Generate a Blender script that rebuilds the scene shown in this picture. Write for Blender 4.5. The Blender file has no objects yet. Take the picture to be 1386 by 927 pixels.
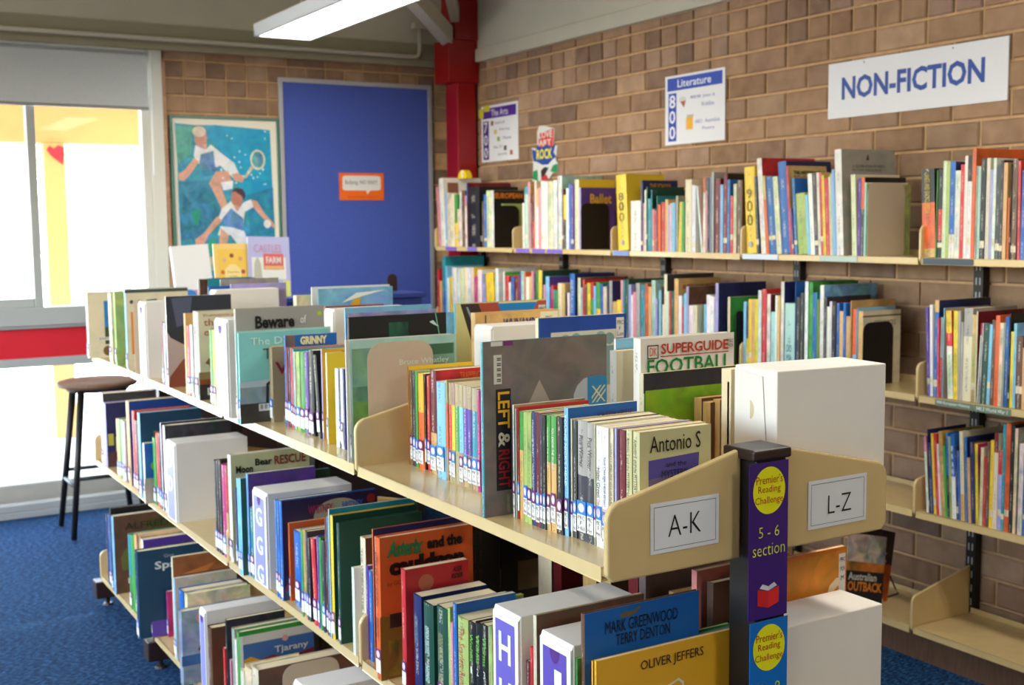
import bpy, math, random
from mathutils import Matrix, Vector
random.seed(11)
C = bpy.context.scene.collection
SC = bpy.context.scene
PI = math.pi

# ------------------------------------------------------------------ camera
cam_d = bpy.data.cameras.new('camera'); cam = bpy.data.objects.new('camera', cam_d); C.objects.link(cam)
cam.matrix_world = Matrix(((0.857844, 0.059798, -0.510419, 0.000000), (-0.513804, 0.079659, -0.854201, 0.000000), (-0.010420, 0.995027, 0.099059, 1.530000), (0.000000, 0.000000, 0.000000, 1.000000)))
cam_d.sensor_width = 36.0; cam_d.lens = 41.92; cam_d.clip_start = 0.05; cam_d.clip_end = 200
cam_d.dof.use_dof = True; cam_d.dof.focus_distance = 1.75; cam_d.dof.aperture_fstop = 9.0
SC.camera = cam

# ------------------------------------------------------------------ world, sun, daylight, exposure
W = bpy.data.worlds.new('world'); SC.world = W; W.use_nodes = True
nt = W.node_tree; bg = nt.nodes['Background']
sky = nt.nodes.new('ShaderNodeTexSky'); sky.sky_type = 'NISHITA'; sky.sun_disc = False
sky.sun_elevation = math.radians(50); sky.sun_rotation = math.radians(200); sky.air_density = 1.0; sky.dust_density = 3.0; sky.ozone_density = 0.7
mixw = nt.nodes.new('ShaderNodeMixRGB'); mixw.inputs['Fac'].default_value = 0.6; mixw.inputs['Color2'].default_value = (0.275, 0.268, 0.255, 1)
nt.links.new(sky.outputs['Color'], mixw.inputs['Color1']); nt.links.new(mixw.outputs['Color'], bg.inputs['Color'])
bg.inputs['Strength'].default_value = 11.0
def lamp(name, kind, loc, rot, energy, color=(1, 1, 1), **kw):
    d = bpy.data.lights.new(name, kind); d.energy = energy; d.color = color
    for k, v in kw.items(): setattr(d, k, v)
    o = bpy.data.objects.new(name, d); C.objects.link(o); o.location = loc; o.rotation_euler = rot
    return o
lamp('sun', 'SUN', (0, 12, 10), (math.radians(-40), math.radians(8), 0), 7.0, (1.0, 0.95, 0.86), angle=math.radians(1.0))
# daylight coming in through the window openings (sampling portals of the sky)
for nm, loc, rot, sx, sy in (('window_portal_back', (-0.75, 6.80, 1.33), (-PI/2, 0, 0), 4.9, 2.3),
                             ('window_portal_left', (-3.12, 3.0, 1.95), (0, -PI/2, 0), 1.3, 4.8)):
    p = lamp(nm, 'AREA', loc, rot, 1.0, shape='RECTANGLE', size=sx, size_y=sy); p.data.cycles.is_portal = True
SC.view_settings.view_transform = 'Standard'; SC.view_settings.look = 'None'
SC.view_settings.exposure = 0.0; SC.view_settings.gamma = 1.0; SC.view_settings.use_curve_mapping = False
SC.cycles.use_denoising = True
SC.cycles.max_bounces = 8; SC.cycles.diffuse_bounces = 3; SC.cycles.glossy_bounces = 3; SC.cycles.transmission_bounces = 4
SC.cycles.sample_clamp_indirect = 6.0; SC.cycles.caustics_reflective = False; SC.cycles.caustics_refractive = False

# ------------------------------------------------------------------ helpers
def mute(c, k=.04): g = .3*c[0]+.6*c[1]+.1*c[2]; return tuple(x+(g-x)*k for x in c)
def s2l(c): return tuple((x/12.92 if x <= 0.04045 else ((x+0.055)/1.055)**2.4) for x in c)
def hx(h): return s2l(tuple(int(h[i:i+2], 16)/255 for i in (0, 2, 4)))
class MB:
    """collects faces (with a colour each) and links them as ONE mesh object"""
    def __init__(s): s.v = []; s.f = []; s.c = []; s.a = []
    def face(s, pts, col=(1, 1, 1), aux=None):
        n = len(s.v); s.v += [tuple(p) for p in pts]; s.f.append(tuple(range(n, n+len(pts))))
        s.c.append(tuple(col)+(1,)); s.a.append(aux or [(0, 0, 0, 0)]*len(pts))
    def box(s, a, b, col=(1, 1, 1), aux=0.0):
        x0, y0, z0 = a; x1, y1, z1 = b
        P = [(x0,y0,z0),(x1,y0,z0),(x1,y1,z0),(x0,y1,z0),(x0,y0,z1),(x1,y0,z1),(x1,y1,z1),(x0,y1,z1)]
        for q in ((0,3,2,1),(4,5,6,7),(0,1,5,4),(1,2,6,5),(2,3,7,6),(3,0,4,7)):
            s.face([P[i] for i in q], col, [(0, 0, 0, aux)]*4)
    def prism(s, poly, axis, a, b, col=(1, 1, 1)):
        """poly: 2-D points; extruded along axis from a to b"""
        def p3(u, v, w): return {'x': (w, u, v), 'y': (u, w, v), 'z': (u, v, w)}[axis]
        n = len(poly)
        A = [p3(u, v, a) for u, v in poly]; B = [p3(u, v, b) for u, v in poly]
        ar = sum(poly[i][0]*poly[(i+1) % n][1]-poly[(i+1) % n][0]*poly[i][1] for i in range(n))
        flip = (ar > 0) != (axis == 'y')
        s.face(A[::-1] if flip else A, col); s.face(B if flip else B[::-1], col)
        for i in range(n):
            j = (i+1) % n; q = [A[i], A[j], B[j], B[i]]
            s.face(q if flip else q[::-1], col)
    def tube(s, pts, r0, r1=None, n=8, col=(1, 1, 1)):
        pts = [Vector(p) for p in pts]; r1 = r0 if r1 is None else r1
        rings = []
        for i, p in enumerate(pts):
            d = (pts[min(i+1, len(pts)-1)]-pts[max(i-1, 0)]).normalized()
            u = d.orthogonal().normalized(); w = d.cross(u)
            if rings:
                u = (pu-d*pu.dot(d)).normalized(); w = d.cross(u)
            pu = u
            r = r0+(r1-r0)*i/max(1, len(pts)-1)
            rings.append([p+(u*math.cos(2*PI*k/n)+w*math.sin(2*PI*k/n))*r for k in range(n)])
        for a, b in zip(rings, rings[1:]):
            for k in range(n): s.face([a[k], a[(k+1) % n], b[(k+1) % n], b[k]], col)
        s.face(rings[0][::-1], col); s.face(rings[-1], col)
    def build(s, name, mat, parent=None, smooth=False, bevel=0.0):
        m = bpy.data.meshes.new(name); m.from_pydata(s.v, [], s.f)
        ca = m.color_attributes.new('col', 'FLOAT_COLOR', 'CORNER'); au = m.color_attributes.new('aux', 'FLOAT_COLOR', 'CORNER')
        fc = []; fa = []
        for f, c, a in zip(s.f, s.c, s.a):
            for k in range(len(f)): fc += c; fa += a[k]
        ca.data.foreach_set('color', fc); au.data.foreach_set('color', fa)
        m.materials.append(mat)
        if smooth or bevel:
            import bmesh
            bm = bmesh.new(); bm.from_mesh(m); bmesh.ops.remove_doubles(bm, verts=bm.verts, dist=1e-5); bm.to_mesh(m); bm.free()
        if smooth: m.polygons.foreach_set('use_smooth', [True]*len(m.polygons))
        o = bpy.data.objects.new(name, m); C.objects.link(o)
        if parent: o.parent = parent
        if bevel:
            b = o.modifiers.new('bevel', 'BEVEL'); b.width = bevel; b.segments = 2; b.limit_method = 'ANGLE'
        return o
def root(name, label, cat, loc=(0, 0, 0), rot=(0, 0, 0), group=None):
    o = bpy.data.objects.new(name, None); C.objects.link(o); o.location = loc; o.rotation_euler = rot
    o.empty_display_size = 0.05; o['label'] = label; o['category'] = cat
    if group: o['group'] = group
    return o
def tag(o, label, cat, group=None):
    o['label'] = label; o['category'] = cat
    if group: o['group'] = group
    return o
def struct(o): o['kind'] = 'structure'; return o
def rrect(x0, y0, x1, y1, r, n=5, corners='abcd'):
    P = []
    for cx, cy, a0, k in ((x1-r, y1-r, 0, 'a'), (x0+r, y1-r, 90, 'b'), (x0+r, y0+r, 180, 'c'), (x1-r, y0+r, 270, 'd')):
        if k in corners:
            for i in range(n+1):
                a = math.radians(a0+90*i/n); P.append((cx+r*math.cos(a), cy+r*math.sin(a)))
        else: P.append({'a': (x1, y1), 'b': (x0, y1), 'c': (x0, y0), 'd': (x1, y0)}[k])
    return P

# ------------------------------------------------------------------ materials
def mat(name, col, rough=0.5, spec=0.5, noise=0.0, scale=30.0, bump=0.0, metal=0.0, stretch=None, col2=None):
    m = bpy.data.materials.new(name); m.use_nodes = True; t = m.node_tree; b = t.nodes['Principled BSDF']
    b.inputs['Roughness'].default_value = rough; b.inputs['Specular IOR Level'].default_value = spec; b.inputs['Metallic'].default_value = metal
    c = col if len(col) == 3 else col[:3]
    b.inputs['Base Color'].default_value = (*c, 1)
    if noise or bump:
        tc = t.nodes.new('ShaderNodeTexCoord'); n = t.nodes.new('ShaderNodeTexNoise'); n.inputs['Scale'].default_value = scale; n.inputs['Detail'].default_value = 4
        vec = tc.outputs['Object']
        if stretch:
            mp = t.nodes.new('ShaderNodeMapping'); mp.inputs['Scale'].default_value = stretch; t.links.new(vec, mp.inputs['Vector']); vec = mp.outputs['Vector']
        t.links.new(vec, n.inputs['Vector'])
        if noise:
            r = t.nodes.new('ShaderNodeValToRGB'); r.color_ramp.elements[0].position = 0.3; r.color_ramp.elements[1].position = 0.7
            c2 = col2 or tuple(min(1, x*(1+noise)) for x in c)
            r.color_ramp.elements[0].color = (*[x*(1-noise) for x in c], 1); r.color_ramp.elements[1].color = (*c2, 1)
            t.links.new(n.outputs['Fac'], r.inputs['Fac']); t.links.new(r.outputs['Color'], b.inputs['Base Color'])
        if bump:
            bp = t.nodes.new('ShaderNodeBump'); bp.inputs['Strength'].default_value = bump; bp.inputs['Distance'].default_value = 0.004
            t.links.new(n.outputs['Fac'], bp.inputs['Height']); t.links.new(bp.outputs['Normal'], b.inputs['Normal'])
    return m
def emit(name, col, s):
    m = bpy.data.materials.new(name); m.use_nodes = True; b = m.node_tree.nodes['Principled BSDF']
    b.inputs['Base Color'].default_value = (*col, 1); b.inputs['Emission Color'].default_value = (*col, 1); b.inputs['Emission Strength'].default_value = s
    return m
def print_mat(name, rough):
    """printed board: colour of the print per face, a blotchy picture where aux.a > 0, small rows of marks along a spine where aux.b > 0"""
    m = bpy.data.materials.new(name); m.use_nodes = True; t = m.node_tree; N = t.nodes.new; L = t.links.new; b = t.nodes['Principled BSDF']
    b.inputs['Roughness'].default_value = rough; b.inputs['Specular IOR Level'].default_value = 0.45
    ca = N('ShaderNodeVertexColor'); ca.layer_name = 'col'; au = N('ShaderNodeAttribute'); au.attribute_name = 'aux'
    sep = N('ShaderNodeSeparateColor'); L(au.outputs['Color'], sep.inputs['Color'])
    oi = N('ShaderNodeObjectInfo'); tc = N('ShaderNodeTexCoord')
    ad = N('ShaderNodeVectorMath'); ad.operation = 'ADD'; L(tc.outputs['Object'], ad.inputs[0])
    sc = N('ShaderNodeMath'); sc.operation = 'MULTIPLY'; sc.inputs[1].default_value = 37.0; L(oi.outputs['Random'], sc.inputs[0])
    cb = N('ShaderNodeCombineXYZ'); L(sc.outputs[0], cb.inputs[0]); L(sc.outputs[0], cb.inputs[2]); L(cb.outputs[0], ad.inputs[1])
    n = N('ShaderNodeTexNoise'); n.inputs['Scale'].default_value = 17; n.inputs['Detail'].default_value = 5; n.inputs['Distortion'].default_value = 0.8; L(ad.outputs[0], n.inputs['Vector'])
    cr = N('ShaderNodeVectorMath'); cr.operation = 'MULTIPLY_ADD'; cr.inputs[1].default_value = (3.2, 3.2, 3.2); cr.inputs[2].default_value = (-0.85, -0.85, -0.85); gm = N('ShaderNodeMixRGB'); gm.inputs['Fac'].default_value = 0.4; L(n.outputs['Fac'], gm.inputs['Color1']); L(n.outputs['Color'], gm.inputs['Color2']); L(gm.outputs[0], cr.inputs[0])
    mu = N('ShaderNodeMixRGB'); mu.blend_type = 'MULTIPLY'; mu.use_clamp = True; L(au.outputs['Alpha'], mu.inputs['Fac']); L(ca.outputs['Color'], mu.inputs['Color1']); L(cr.outputs[0], mu.inputs['Color2'])
    # lettering too small to read, along the spine
    cv = N('ShaderNodeCombineXYZ'); m1 = N('ShaderNodeMath'); m1.operation = 'MULTIPLY'; m1.inputs[1].default_value = 5.0; L(sep.outputs['Red'], m1.inputs[0])
    m2 = N('ShaderNodeMath'); m2.operation = 'MULTIPLY_ADD'; m2.inputs[1].default_value = 190.0; L(sep.outputs['Green'], m2.inputs[0]); L(sc.outputs[0], m2.inputs[2])
    L(m1.outputs[0], cv.inputs[0]); L(m2.outputs[0], cv.inputs[1])
    n2 = N('ShaderNodeTexNoise'); n2.inputs['Scale'].default_value = 1.0; n2.inputs['Detail'].default_value = 1; L(cv.outputs[0], n2.inputs['Vector'])
    g = N('ShaderNodeMath'); g.operation = 'GREATER_THAN'; g.inputs[1].default_value = 0.5; L(n2.outputs['Fac'], g.inputs[0])
    n3 = N('ShaderNodeTexNoise'); n3.inputs['Scale'].default_value = 0.06; n3.inputs['Detail'].default_value = 0
    L(cv.outputs[0], n3.inputs['Vector']); g3 = N('ShaderNodeMath'); g3.operation = 'GREATER_THAN'; g3.inputs[1].default_value = 0.5; L(n3.outputs['Fac'], g3.inputs[0])
    du = N('ShaderNodeMath'); du.operation = 'COMPARE'; du.inputs[1].default_value = 0.5; du.inputs[2].default_value = 0.15; L(sep.outputs['Red'], du.inputs[0])
    pr = N('ShaderNodeMath'); pr.operation = 'MULTIPLY'; L(g.outputs[0], pr.inputs[0]); L(du.outputs[0], pr.inputs[1])
    p2 = N('ShaderNodeMath'); p2.operation = 'MULTIPLY'; L(pr.outputs[0], p2.inputs[0]); L(sep.outputs['Blue'], p2.inputs[1])
    p3 = N('ShaderNodeMath'); p3.operation = 'MULTIPLY'; L(p2.outputs[0], p3.inputs[0]); L(g3.outputs[0], p3.inputs[1])
    bw = N('ShaderNodeRGBToBW'); L(ca.outputs['Color'], bw.inputs[0]); gt = N('ShaderNodeMath'); gt.operation = 'LESS_THAN'; gt.inputs[1].default_value = 0.22; L(bw.outputs[0], gt.inputs[0])
    ink = N('ShaderNodeMixRGB'); ink.inputs['Color1'].default_value = (0.03, 0.025, 0.05, 1); ink.inputs['Color2'].default_value = (0.75, 0.68, 0.5, 1); L(gt.outputs[0], ink.inputs['Fac'])
    fm = N('ShaderNodeMath'); fm.operation = 'MULTIPLY'; fm.inputs[1].default_value = 0.42; L(p3.outputs[0], fm.inputs[0])
    fin = N('ShaderNodeMixRGB'); L(fm.outputs[0], fin.inputs['Fac']); L(mu.outputs[0], fin.inputs['Color1']); L(ink.outputs[0], fin.inputs['Color2'])
    L(fin.outputs[0], b.inputs['Base Color'])
    return m
M = {}
M['print'] = print_mat('printed_cover', 0.38)
M['flat'] = print_mat('flat_print', 0.6)
M['paper'] = mat('page_edges', hx('f0dcb2'), 0.9, 0.1, noise=0.12, scale=8, stretch=(3, 160, 3))
M['oldpaper'] = mat('browned_page_edges', hx('c39a5c'), 0.9, 0.1, noise=0.3, scale=8, stretch=(3, 160, 3))
M['board'] = mat('white_cardboard', hx('ece5d8'), 0.65, 0.3, noise=0.02, scale=12)
M['shelf'] = mat('cream_enamelled_steel', hx('d2b67e'), 0.2, 0.5, noise=0.03, scale=25)
M['tan'] = mat('tan_enamelled_steel', hx('cbb79a'), 0.45, 0.4, noise=0.02, scale=90)
M['blacksteel'] = mat('black_steel', hx('17130f'), 0.45, 0.4)
M['brown'] = mat('dark_brown_plastic', hx('30201c'), 0.4, 0.4)
M['paint'] = mat('ceiling_paint', hx('cfcab6'), 0.8, 0.2, noise=0.03, scale=6)
M['trim'] = mat('trim_paint', hx('cac5b2'), 0.6, 0.3, noise=0.03, scale=9)
M['trimdark'] = mat('olive_trim_paint', hx('a29d86'), 0.6, 0.3, noise=0.03, scale=9)
M['red'] = mat('red_gloss_paint', hx('94060c'), 0.35, 0.5)
M['redpanel'] = mat('red_panel', hx('c81e2c'), 0.5, 0.4, noise=0.05, scale=4)
M['alu'] = mat('grey_window_frame', hx('a3a6a2'), 0.45, 0.5)
M['whiteframe'] = mat('pale_window_frame', hx('d8d8cc'), 0.5, 0.4)
M['blind'] = mat('grey_blind_cloth', hx('c2c8ca'), 0.9, 0.1, noise=0.03, scale=60)
M['yellowpaint'] = mat('yellow_paint', hx('c8985c'), 0.6, 0.3, noise=0.06, scale=5)
M['concrete'] = mat('pale_concrete', hx('d8d2c4'), 0.9, 0.1, noise=0.08, scale=7)
M['mortar'] = mat('mortar', hx('c3a077'), 0.95, 0.1, noise=0.12, scale=30, bump=0.3)
M['felt'] = mat('blue_felt', hx('4b5eb0'), 0.95, 0.1, noise=0.10, scale=160, bump=0.2)
M['carpet'] = None
M['wood'] = mat('dark_seat_wood', hx('6a4c36'), 0.5, 0.4, noise=0.2, scale=14, stretch=(1, 6, 1))
M['navy'] = mat('navy_laminate', hx('2b3c80'), 0.5, 0.4)
M['white'] = mat('white_enamel', hx('e4e6e4'), 0.4, 0.5)
M['lamp'] = emit('lamp_diffuser', (1.0, 0.99, 0.96), 9.0)
M['bark'] = mat('bark', hx('8a7a68'), 0.9, 0.1, noise=0.2, scale=9)
M['leaf'] = mat('pale_leaves', hx('a8b890'), 0.7, 0.2, noise=0.25, scale=4)
def brick_mat():
    m = bpy.data.materials.new('clay_brick'); m.use_nodes = True; t = m.node_tree; N = t.nodes.new; L = t.links.new; b = t.nodes['Principled BSDF']
    b.inputs['Roughness'].default_value = 0.9; b.inputs['Specular IOR Level'].default_value = 0.15
    oi = N('ShaderNodeObjectInfo'); r = N('ShaderNodeValToRGB')
    cols = ['8c7058', '9c7e64', 'a6876c', '967a64', '7e6858', 'ac8f74', '9a806e']
    e = r.color_ramp.elements; e[0].color = (*hx(cols[0]), 1); e[1].color = (*hx(cols[-1]), 1)
    for i, c in enumerate(cols[1:-1]): k = e.new((i+1)/(len(cols)-1)); k.color = (*hx(c), 1)
    L(oi.outputs['Random'], r.inputs['Fac'])
    tc = N('ShaderNodeTexCoord'); ad = N('ShaderNodeVectorMath'); L(tc.outputs['Object'], ad.inputs[0]); L(oi.outputs['Location'], ad.inputs[1])
    n = N('ShaderNodeTexNoise'); n.inputs['Scale'].default_value = 14; n.inputs['Detail'].default_value = 8; L(ad.outputs[0], n.inputs['Vector'])
    r2 = N('ShaderNodeValToRGB'); r2.color_ramp.elements[0].position = .3; r2.color_ramp.elements[0].color = (.78, .76, .74, 1); r2.color_ramp.elements[1].position = .7; r2.color_ramp.elements[1].color = (1.1, 1.1, 1.1, 1)
    L(n.outputs['Fac'], r2.inputs['Fac'])
    mx = N('ShaderNodeMixRGB'); mx.blend_type = 'MULTIPLY'; mx.inputs['Fac'].default_value = 1; L(r.outputs[0], mx.inputs['Color1']); L(r2.outputs[0], mx.inputs['Color2']); L(mx.outputs[0], b.inputs['Base Color'])
    bp = N('ShaderNodeBump'); bp.inputs['Strength'].default_value = .35; bp.inputs['Distance'].default_value = .003; L(n.outputs['Fac'], bp.inputs['Height']); L(bp.outputs[0], b.inputs['Normal'])
    return m
M['brick'] = brick_mat()
def carpet_mat():
    m = bpy.data.materials.new('blue_carpet'); m.use_nodes = True; t = m.node_tree; N = t.nodes.new; L = t.links.new; b = t.nodes['Principled BSDF']
    b.inputs['Roughness'].default_value = 0.95; b.inputs['Specular IOR Level'].default_value = 0.1
    tc = N('ShaderNodeTexCoord'); mp = N('ShaderNodeMapping'); mp.inputs['Scale'].default_value = (22, 70, 1); mp.inputs['Rotation'].default_value = (0, 0, 0.5); L(tc.outputs['Object'], mp.inputs['Vector'])
    n = N('ShaderNodeTexNoise'); n.inputs['Scale'].default_value = 2.2; n.inputs['Detail'].default_value = 6; n.inputs['Roughness'].default_value = .7; L(mp.outputs[0], n.inputs['Vector'])
    r = N('ShaderNodeValToRGB'); e = r.color_ramp.elements; e[0].position = .36; e[0].color = (*hx('081422'), 1); e[1].position = .7; e[1].color = (*hx('4a86bc'), 1)
    k = e.new(.52); k.color = (*hx('18385e'), 1)
    L(n.outputs['Fac'], r.inputs['Fac']); L(r.outputs[0], b.inputs['Base Color'])
    bp = N('ShaderNodeBump'); bp.inputs['Strength'].default_value = .6; bp.inputs['Distance'].default_value = .006; L(n.outputs['Fac'], bp.inputs['Height']); L(bp.outputs[0], b.inputs['Normal'])
    return m
M['carpet'] = carpet_mat()
def glass_mat():
    m = bpy.data.materials.new('window_glass'); m.use_nodes = True; t = m.node_tree; N = t.nodes.new; L = t.links.new
    for n in list(t.nodes):
        if n.type == 'BSDF_PRINCIPLED': t.nodes.remove(n)
    tr = N('ShaderNodeBsdfTransparent'); tr.inputs['Color'].default_value = (.95, .97, .97, 1); gl = N('ShaderNodeBsdfGlossy'); gl.inputs['Roughness'].default_value = .02
    fr = N('ShaderNodeFresnel'); fr.inputs['IOR'].default_value = 1.22; mx = N('ShaderNodeMixShader'); L(fr.outputs[0], mx.inputs['Fac']); L(tr.outputs[0], mx.inputs[1]); L(gl.outputs[0], mx.inputs[2])
    L(mx.outputs[0], t.nodes['Material Output'].inputs['Surface'])
    return m
M['glass'] = glass_mat()
PAL = {k: mute(hx(v)) for k, v in dict(W='e6e1d6', C='ddd0aa', Y='eec60a', R='c62428', K='1b1918', G='a39c90', g='3f9a3c', D='1d4a38', L='a8b860', T='148a96', B='1560ac', N='222a5c', S='7fbcdc', P='5a3a92', V='a9a0d0', M='6e1420', O='e2601a', A='d6a860', Z='6b4630', I='d88c96', E='a9cfc0', H='b8246c', Q='3c3a3e', F='cbc48e', J='e4a80c', j='84ccc0', a='a8926c', d='14405a', s='8c9cb0', o='a8622c', n='2c1f48', b='1c4488').items()}
PAL['L2'] = hx('8cc81e')

# ------------------------------------------------------------------ lettering (flat print), made in one batch at the end
TEXTS = []
def text(s, parent, org, mode, w, h, col, name='title', bold=0.0, shear=0.0):
    """org: lower-left corner of the lettering as one reads it; mode: direction in which it is read"""
    TEXTS.append((s, parent, Vector(org), mode, w, h, col, name, bold, shear))
AX = {'cover': ((1, 0, 0), (0, 0, 1)),            # faces -Y
      'coverdown': ((0, 0, -1), (1, 0, 0)),
      'wall': ((0, -1, 0), (0, 0, 1)),            # faces -X, upright
      'spine': ((0, 0, -1), (0, -1, 0))}          # faces -X, reads downwards
FONT_CACHE = {}
INK = {}
def ink_mat(col):
    k = tuple(round(c, 3) for c in col)
    if k not in INK: INK[k] = mat('printing_ink', col, 0.5, 0.4)
    return INK[k]
def flush_texts():
    need = {(t[0], t[8], t[9]) for t in TEXTS}; tmp = {}
    for k in need:
        c = bpy.data.curves.new('lettering', 'FONT'); c.body = k[0]; c.offset = k[1]; c.shear = k[2]; c.resolution_u = 2
        o = bpy.data.objects.new('lettering', c); C.objects.link(o); tmp[k] = o
    bpy.context.view_layer.update(); dg = bpy.context.evaluated_depsgraph_get()
    for k, o in tmp.items():
        me = bpy.data.meshes.new_from_object(o.evaluated_get(dg)); vs = [v.co.copy() for v in me.vertices]; fs = [tuple(p.vertices) for p in me.polygons]
        bpy.data.meshes.remove(me)
        x0 = min(v.x for v in vs); x1 = max(v.x for v in vs); y0 = min(v.y for v in vs); y1 = max(v.y for v in vs)
        FONT_CACHE[k] = ([((v.x-x0)/(x1-x0), (v.y-y0)/(y1-y0)) for v in vs], fs)
    for o in tmp.values():
        c = o.data; bpy.data.objects.remove(o); bpy.data.curves.remove(c)
    for s, parent, org, mode, w, h, col, name, bold, shear in TEXTS:
        vs, fs = FONT_CACHE[(s, bold, shear)]; X, Y = (Vector(a) for a in AX[mode])
        m = bpy.data.meshes.new(name); m.from_pydata([org+X*(u*w)+Y*(v*h) for u, v in vs], [], fs); m.materials.append(ink_mat(col))
        o = bpy.data.objects.new(name, m); C.objects.link(o); o.parent = parent
# ------------------------------------------------------------------ the room
XW, YB = 3.58, 6.695
fl = MB(); fl.box((-3.3, -4.2, -0.08), (3.7, 6.80, 0.0)); floor = struct(fl.build('floor', M['carpet']))
wr = MB(); wr.box((XW+.009, -4.2, 0), (XW+.22, 6.95, 2.62)); wall_right = struct(wr.build('wall_right', M['mortar']))
wb = MB(); wb.box((1.775, YB+.009, 0), (XW+.009, YB+.22, 2.62)); wall_back = struct(wb.build('wall_back', M['mortar']))
HC = 3.5
wf = MB(); wf.box((-3.2, -4.2, 0), (3.6, -4.1, HC)); struct(wf.build('wall_front', M['paint']))
wl = MB()
wl.box((-3.25, -4.2, 0), (-3.13, 6.9, 1.3)); wl.box((-3.25, -4.2, 2.6), (-3.13, 6.9, HC)); wl.box((-3.25, -4.2, 1.3), (-3.13, .6, 2.6)); wl.box((-3.25, 5.4, 1.3), (-3.13, 6.9, 2.6))
struct(wl.build('wall_left', M['paint']))
# bricks, each an object of its own; the courses hidden behind furniture are joined
def brick_mesh(L, seed):
    r = random.Random(seed); m = MB(); j = lambda: r.uniform(-.0022, .0022)
    b, d, h = .0055, .012, .086; w = L-.010
    f = [(b+j(), 0, b+j()), (w-b+j(), 0, b+j()), (w-b+j(), 0, h-b+j()), (b+j(), 0, h-b+j())]
    o = [(0, b, 0), (w, b, 0), (w, b, h), (0, b, h)]; k = [(0, d, 0), (w, d, 0), (w, d, h), (0, d, h)]
    m.face(f)
    for i in range(4):
        q = (i+1) % 4; m.face([f[q], f[i], o[i], o[q]]); m.face([o[q], o[i], k[i], k[q]])
    return m
BM = {}
for L in (.24, .12):
    for s in range(4):
        o = brick_mesh(L, s+int(L*1000)).build('brick', M['brick']); BM[(L, s)] = o.data; bpy.data.objects.remove(o)
def courses(z_head, y_len, off):
    out = []
    for i in range(27):
        z = -.03+i*.0955; head = i in z_head; L = .12 if head else .24
        u = -(.12 if (i % 2 and not head) else 0)+off
        while u < y_len:
            if u+L > .01: out.append((u, z, L))
            u += L
    return out
def lay(wall, side):
    hidden = []; n = 0; rnd = random.Random(5)
    for u, z, L in courses((24, 25) if side == 'R' else (24, 25), 4.9 if side == 'R' else 1.80, .0 if side == 'B' else -.05):
        if z+.086 > 2.54 or z < -.02: continue
        if side == 'R':
            y = YB-u-L
            if y < 1.9: continue
            vis = (z > 1.66) or (1.22 < z < 1.4 and y < 6.2) or (.78 < z < .95 and y < 4.0) or (z > .45 and z < .95 and 2.6 < y < 3.35) or (.1 < z < .52 and y < 3.4) or (z > 1.35 and 2.6 < y < 3.1)
            loc = (XW, y+L-.005, z); rot = -PI/2
            if y+L > YB: continue
        else:
            x = 1.78+u
            if x+L > XW+.005: continue
            vis = not (x > 2.47 and x+L < 3.40 and 1.0 < z < 2.28) and z > .95
            loc = (x+.005, YB, z); rot = 0.0
        if vis and n < 300:
            o = bpy.data.objects.new('brick', BM[(L, rnd.randrange(4))]); C.objects.link(o); o.parent = wall; o.location = loc; o.rotation_euler = (0, 0, rot); n += 1
        else: hidden.append((loc, L))
    m = MB()
    for (x, y, z), L in hidden:
        if side == 'R': m.box((x, y-L+.01, z), (x+.012, y, z+.086))
        else: m.box((x, y, z), (x+L-.01, y+.012, z+.086))
    if m.f: o = m.build('brickwork', M['brick'], wall); o['kind'] = 'stuff'
lay(wall_right, 'R'); lay(wall_back, 'B')
# flat high ceiling; painted panels stand above the brickwork behind the beams
m = MB(); m.box((-3.3, -4.2, HC), (3.8, 6.95, HC+.08)); struct(m.build('ceiling', M['paint']))
m = MB(); m.box((XW-.012, -4.2, 2.56), (XW+.05, 6.95, HC)); struct(m.build('trim_5', M['paint']))
m = MB(); m.box((-3.2, YB-.025, 2.60), (XW, YB+.05, HC)); struct(m.build('trim_6', M['paint']))
b1 = MB(); b1.box((XW-.035, -4.0, 2.492), (XW+.05, 6.33, 2.568), (1, 1, 1)); struct(b1.build('trim_1', M['trim'], bevel=.004))
b2 = MB()
for z0, z1, y in ((2.492, 2.520, .050), (2.520, 2.534, .040), (2.534, 2.566, .056), (2.566, 2.63, .040)): b2.box((-3.2, YB-y, z0), (3.47, YB+.05, z1))
struct(b2.build('trim_2', M['trimdark']))
b3 = MB(); b3.box((1.70, YB-.02, .0), (1.775, YB+.1, 2.492)); struct(b3.build('trim_3', M['whiteframe'], bevel=.004))
b4 = MB(); b4.box((1.775, YB-.008, .0), (1.795, YB+.01, 2.44)); struct(b4.build('trim_4', mat('raw_brick_reveal', hx('c49a7c'), .9, .1, noise=.15, scale=25)))
# rafters meeting at the corner column
rf = MB()
def beam(m, A, B, w, h):
    A, B = Vector(A), Vector(B); d = (B-A).normalized(); s = d.cross(Vector((0, 0, 1))).normalized()*w/2; u = s.cross(d).normalized()*h/2
    P = [A-s-u, A+s-u, A+s+u, A-s+u, B-s-u, B+s-u, B+s+u, B-s+u]
    for f in ((3, 2, 1, 0), (4, 5, 6, 7), (0, 1, 5, 4), (1, 2, 6, 5), (2, 3, 7, 6), (3, 0, 4, 7)): m.face([P[i] for i in f])
beam(rf, (3.43, 6.42, 2.63), (1.6, 4.6, 3.12), .07, .10); tag(rf.build('roof_rafter', M['trim']), 'painted hip rafter running up from the red column behind the strip light', 'rafter')
rf2 = MB(); beam(rf2, (3.42, 6.34, 2.76), (2.2, 4.5, 3.30), .05, .09); tag(rf2.build('roof_rafter', M['trim']), 'short painted rafter beside the top of the red column', 'rafter')
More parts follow.
